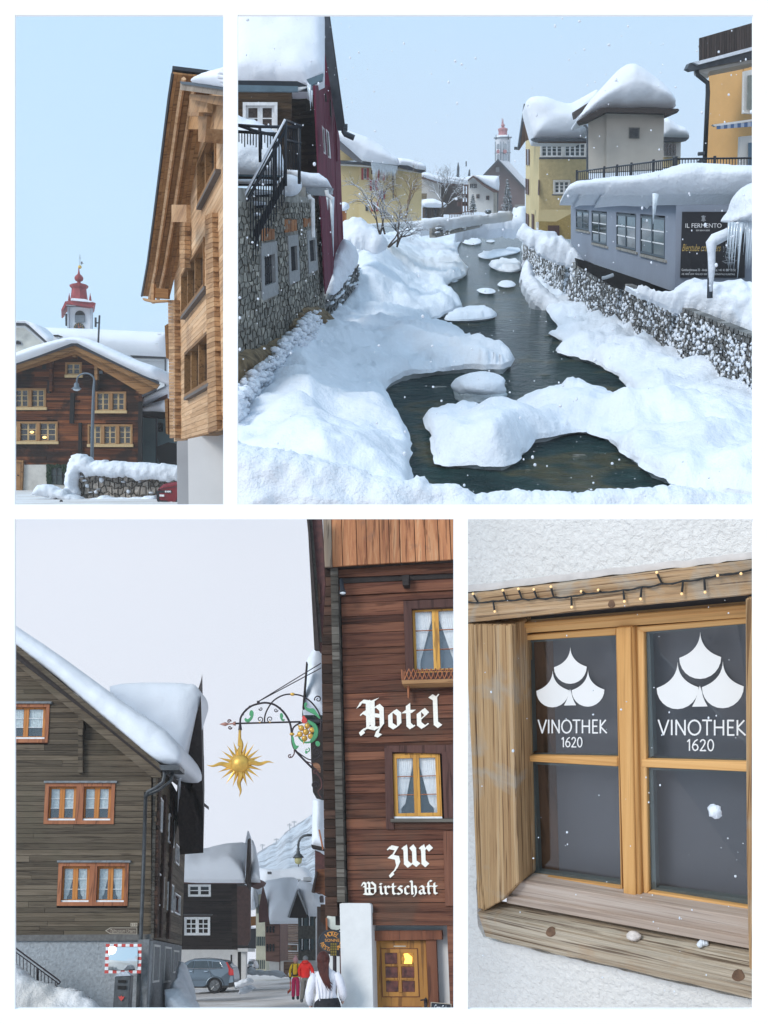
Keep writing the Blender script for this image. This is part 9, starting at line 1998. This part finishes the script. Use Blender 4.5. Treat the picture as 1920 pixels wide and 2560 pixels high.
 # words VINOTHEK / 1620 as thin strokes
 def strokes(chars, x0, y0, x1, y1, sk):
  G_ = {'V':([[(0,1),(.4,0)],[(.4,0),(.8,1)]],.8),'I':([[(.1,1),(.1,0)]],.2),'N':([[(.1,0),(.1,1)],[(.1,1),(.8,0)],[(.8,0),(.8,1)]],.9),
   'O':([[(.5+.48*math.cos(a*math.pi/10), .5+.5*math.sin(a*math.pi/10)) for a in range(21)]],1.0),
   'T':([[(0,1),(.7,1)],[(.35,1),(.35,0)]],.7),'H':([[(.1,0),(.1,1)],[(.8,0),(.8,1)],[(.1,.52),(.8,.52)]],.9),
   'E':([[(.1,0),(.1,1)],[(.1,1),(.55,1)],[(.1,.52),(.5,.52)],[(.1,0),(.58,0)]],.6),'K':([[(.1,0),(.1,1)],[(.62,1),(.1,.5)],[(.1,.5),(.72,0)]],.7),
   '1':([[(.0,.82),(.2,1)],[(.2,1),(.2,0)]],.3),'6':([[(.55,1),(.3,.85),(.1,.55),(.05,.3),(.15,.08),(.33,0),(.55,.1),(.62,.3),(.52,.5),(.33,.57),(.12,.48)]],.66),
   '2':([[(.05,.8),(.15,.95),(.32,1),(.5,.9),(.52,.7),(.35,.4),(.03,0)],[(.03,0),(.6,0)]],.62),
   '0':([[(.32+.29*math.cos(a*math.pi/9), .5+.5*math.sin(a*math.pi/9)) for a in range(19)]],.66)}
  wid = sum(G_[c][1]+.16 for c in chars)-.16; X = 0; lw = .05*(y1-y0)*1.15; q = 0
  for c in chars:
   st, w = G_[c]; mb = MB()
   for s in st:
    for k in range(len(s)-1):
     a = Vector((x0+(X+s[k][0])/wid*(x1-x0), y1-s[k][1]*(y1-y0))); b2 = Vector((x0+(X+s[k+1][0])/wid*(x1-x0), y1-s[k+1][1]*(y1-y0)))
     a.y += (a.x-x0)*sk; b2.y += (b2.x-x0)*sk
     d = (b2-a).normalized(); nn = Vector((-d.y, d.x))*lw; a2 = a-d*lw*.6; b3 = b2+d*lw*.6; q += 1
     mb.plate(F, [(a2+nn)[:], (b3+nn)[:], (b3-nn)[:], (a2-nn)[:]], -.0792-.00006*(q % 9), .0005)
   mb.build('letter', film, T, rot=F.rot); X += w+.16
 a = z(16,(422,1160)); b_ = z(16,(808,1232)); strokes('VINOTHEK', a[0], a[1], b_[0], b_[1], .0)
 a = z(16,(556,1258)); b_ = z(16,(672,1312)); strokes('1620', a[0], a[1], b_[0], b_[1], .0)
 a = z(16,(1105,1160)); b_ = z(16,(1596,1242)); strokes('VINOTHEK', a[0], a[1], b_[0], b_[1], .005)
 a = z(16,(1270,1270)); b_ = z(16,(1420,1332)); strokes('1620', a[0], a[1], b_[0], b_[1], .01)
 # light string along the lintel
 FLt = thing('light_string', 'black fairy light cable with tiny warm bulbs pinned along the lintel', 'string lights', F.X(1500,1500,.09), F.rot)
 cab = plain('black_cable', (.02,.02,.02), .5); bulb = glow('warm_bulb', (1.0,.66,.30), .4)
 path = [(10,485),(80,492),(165,482),(240,478),(330,472),(415,468),(510,462),(610,455),(690,440),(780,432),(905,420),(1010,403),(1125,385),(1245,370),(1365,352),(1440,335),(1575,318),(1700,280)]
 pts = [F.X(*z(16, p), .085+.004*math.sin(i*2.1)) for i, p in enumerate(path)]; fine = []
 for i in range(len(pts)-1):
  for k in range(6):
   t = k/6; fine.append(pts[i].lerp(pts[i+1], t)-pl.U*.004*math.sin(math.pi*t)+F.n*.002*math.sin(i+k))
 fine.append(pts[-1]); mb = MB(); mb.tube(fine, .0038, 6)
 mb.tube([p+pl.U*.004*math.sin(i*.9)+F.n*.004*math.cos(i*.9) for i, p in enumerate(fine)], .0022, 5); mb.build('cable', cab, FLt, rot=F.rot, smooth=True)
 br = [((80,492),(50,440)),((165,482),(175,545)),((240,478),(220,420)),((330,472),(308,412)),((415,468),(396,415)),((510,462),(493,400)),((610,455),(612,520)),((690,440),(665,428)),((780,432),(762,420)),
  ((905,420),(912,488)),((1010,403),(1003,474)),((1125,385),(1094,318)),((1245,370),(1237,445)),((1365,352),(1370,436)),((1440,335),(1441,338)),((1575,318),(1574,328))]
 for a, b2 in br:
  A = F.X(*z(16, a), .088); B = F.X(*z(16, b2), .098); mb = MB(); C_ = A.lerp(B, .82)
  mb.tube([A, A.lerp(B, .3), C_], [.0035, .0045, .0055], 6); h = mb.build('bulb_holder', cab, FLt, rot=F.rot)
  mb = MB(); mb.ball(C_.lerp(B, .8), .006, 8, 6); mb.build('bulb', bulb, FLt, rot=F.rot, smooth=True)
 flakes('falling_snow', 'single white snowflakes drifting in front of the wine shop window', 75, 1180, 1880, 1500, 2500, 3.7, 4.1, .0018, .0042, 5)
 mb = MB(); mb.ball(G(*z(17,(1425,408)), 3.75), .026, 12, 8, bump=.5)
 tag(mb.build('snowflake', M['snow'], smooth=True), 'big fluffy snowflake before the lower right pane', 'snowflake')
def run_all():
 b = names(); place1(); mark(1, b)
 b = names(); place2(); mark(2, b)
 b = names(); place3(); mark(3, b)
 b = names(); place4(); mark(4, b)
 clip_all()
run_all()
def haze():
 m = bpy.data.materials.new('cold_air'); m.use_nodes = True; t = m.node_tree; t.nodes.clear()
 o = t.nodes.new('ShaderNodeOutputMaterial'); v = t.nodes.new('ShaderNodeVolumePrincipled'); v.inputs['Density'].default_value = .0005; v.inputs['Color'].default_value = (1,1,1,1); v.inputs['Anisotropy'].default_value = .2
 t.links.new(v.outputs[0], o.inputs['Volume'])
 mb = MB(); mb.box(Matrix.Identity(3), Vector((0, 265, -300)), 380, 590, 480); h = mb.build('haze', m, kind='stuff'); h['label'] = 'thin cold snowy air fading the far houses, church and mountain'
haze()
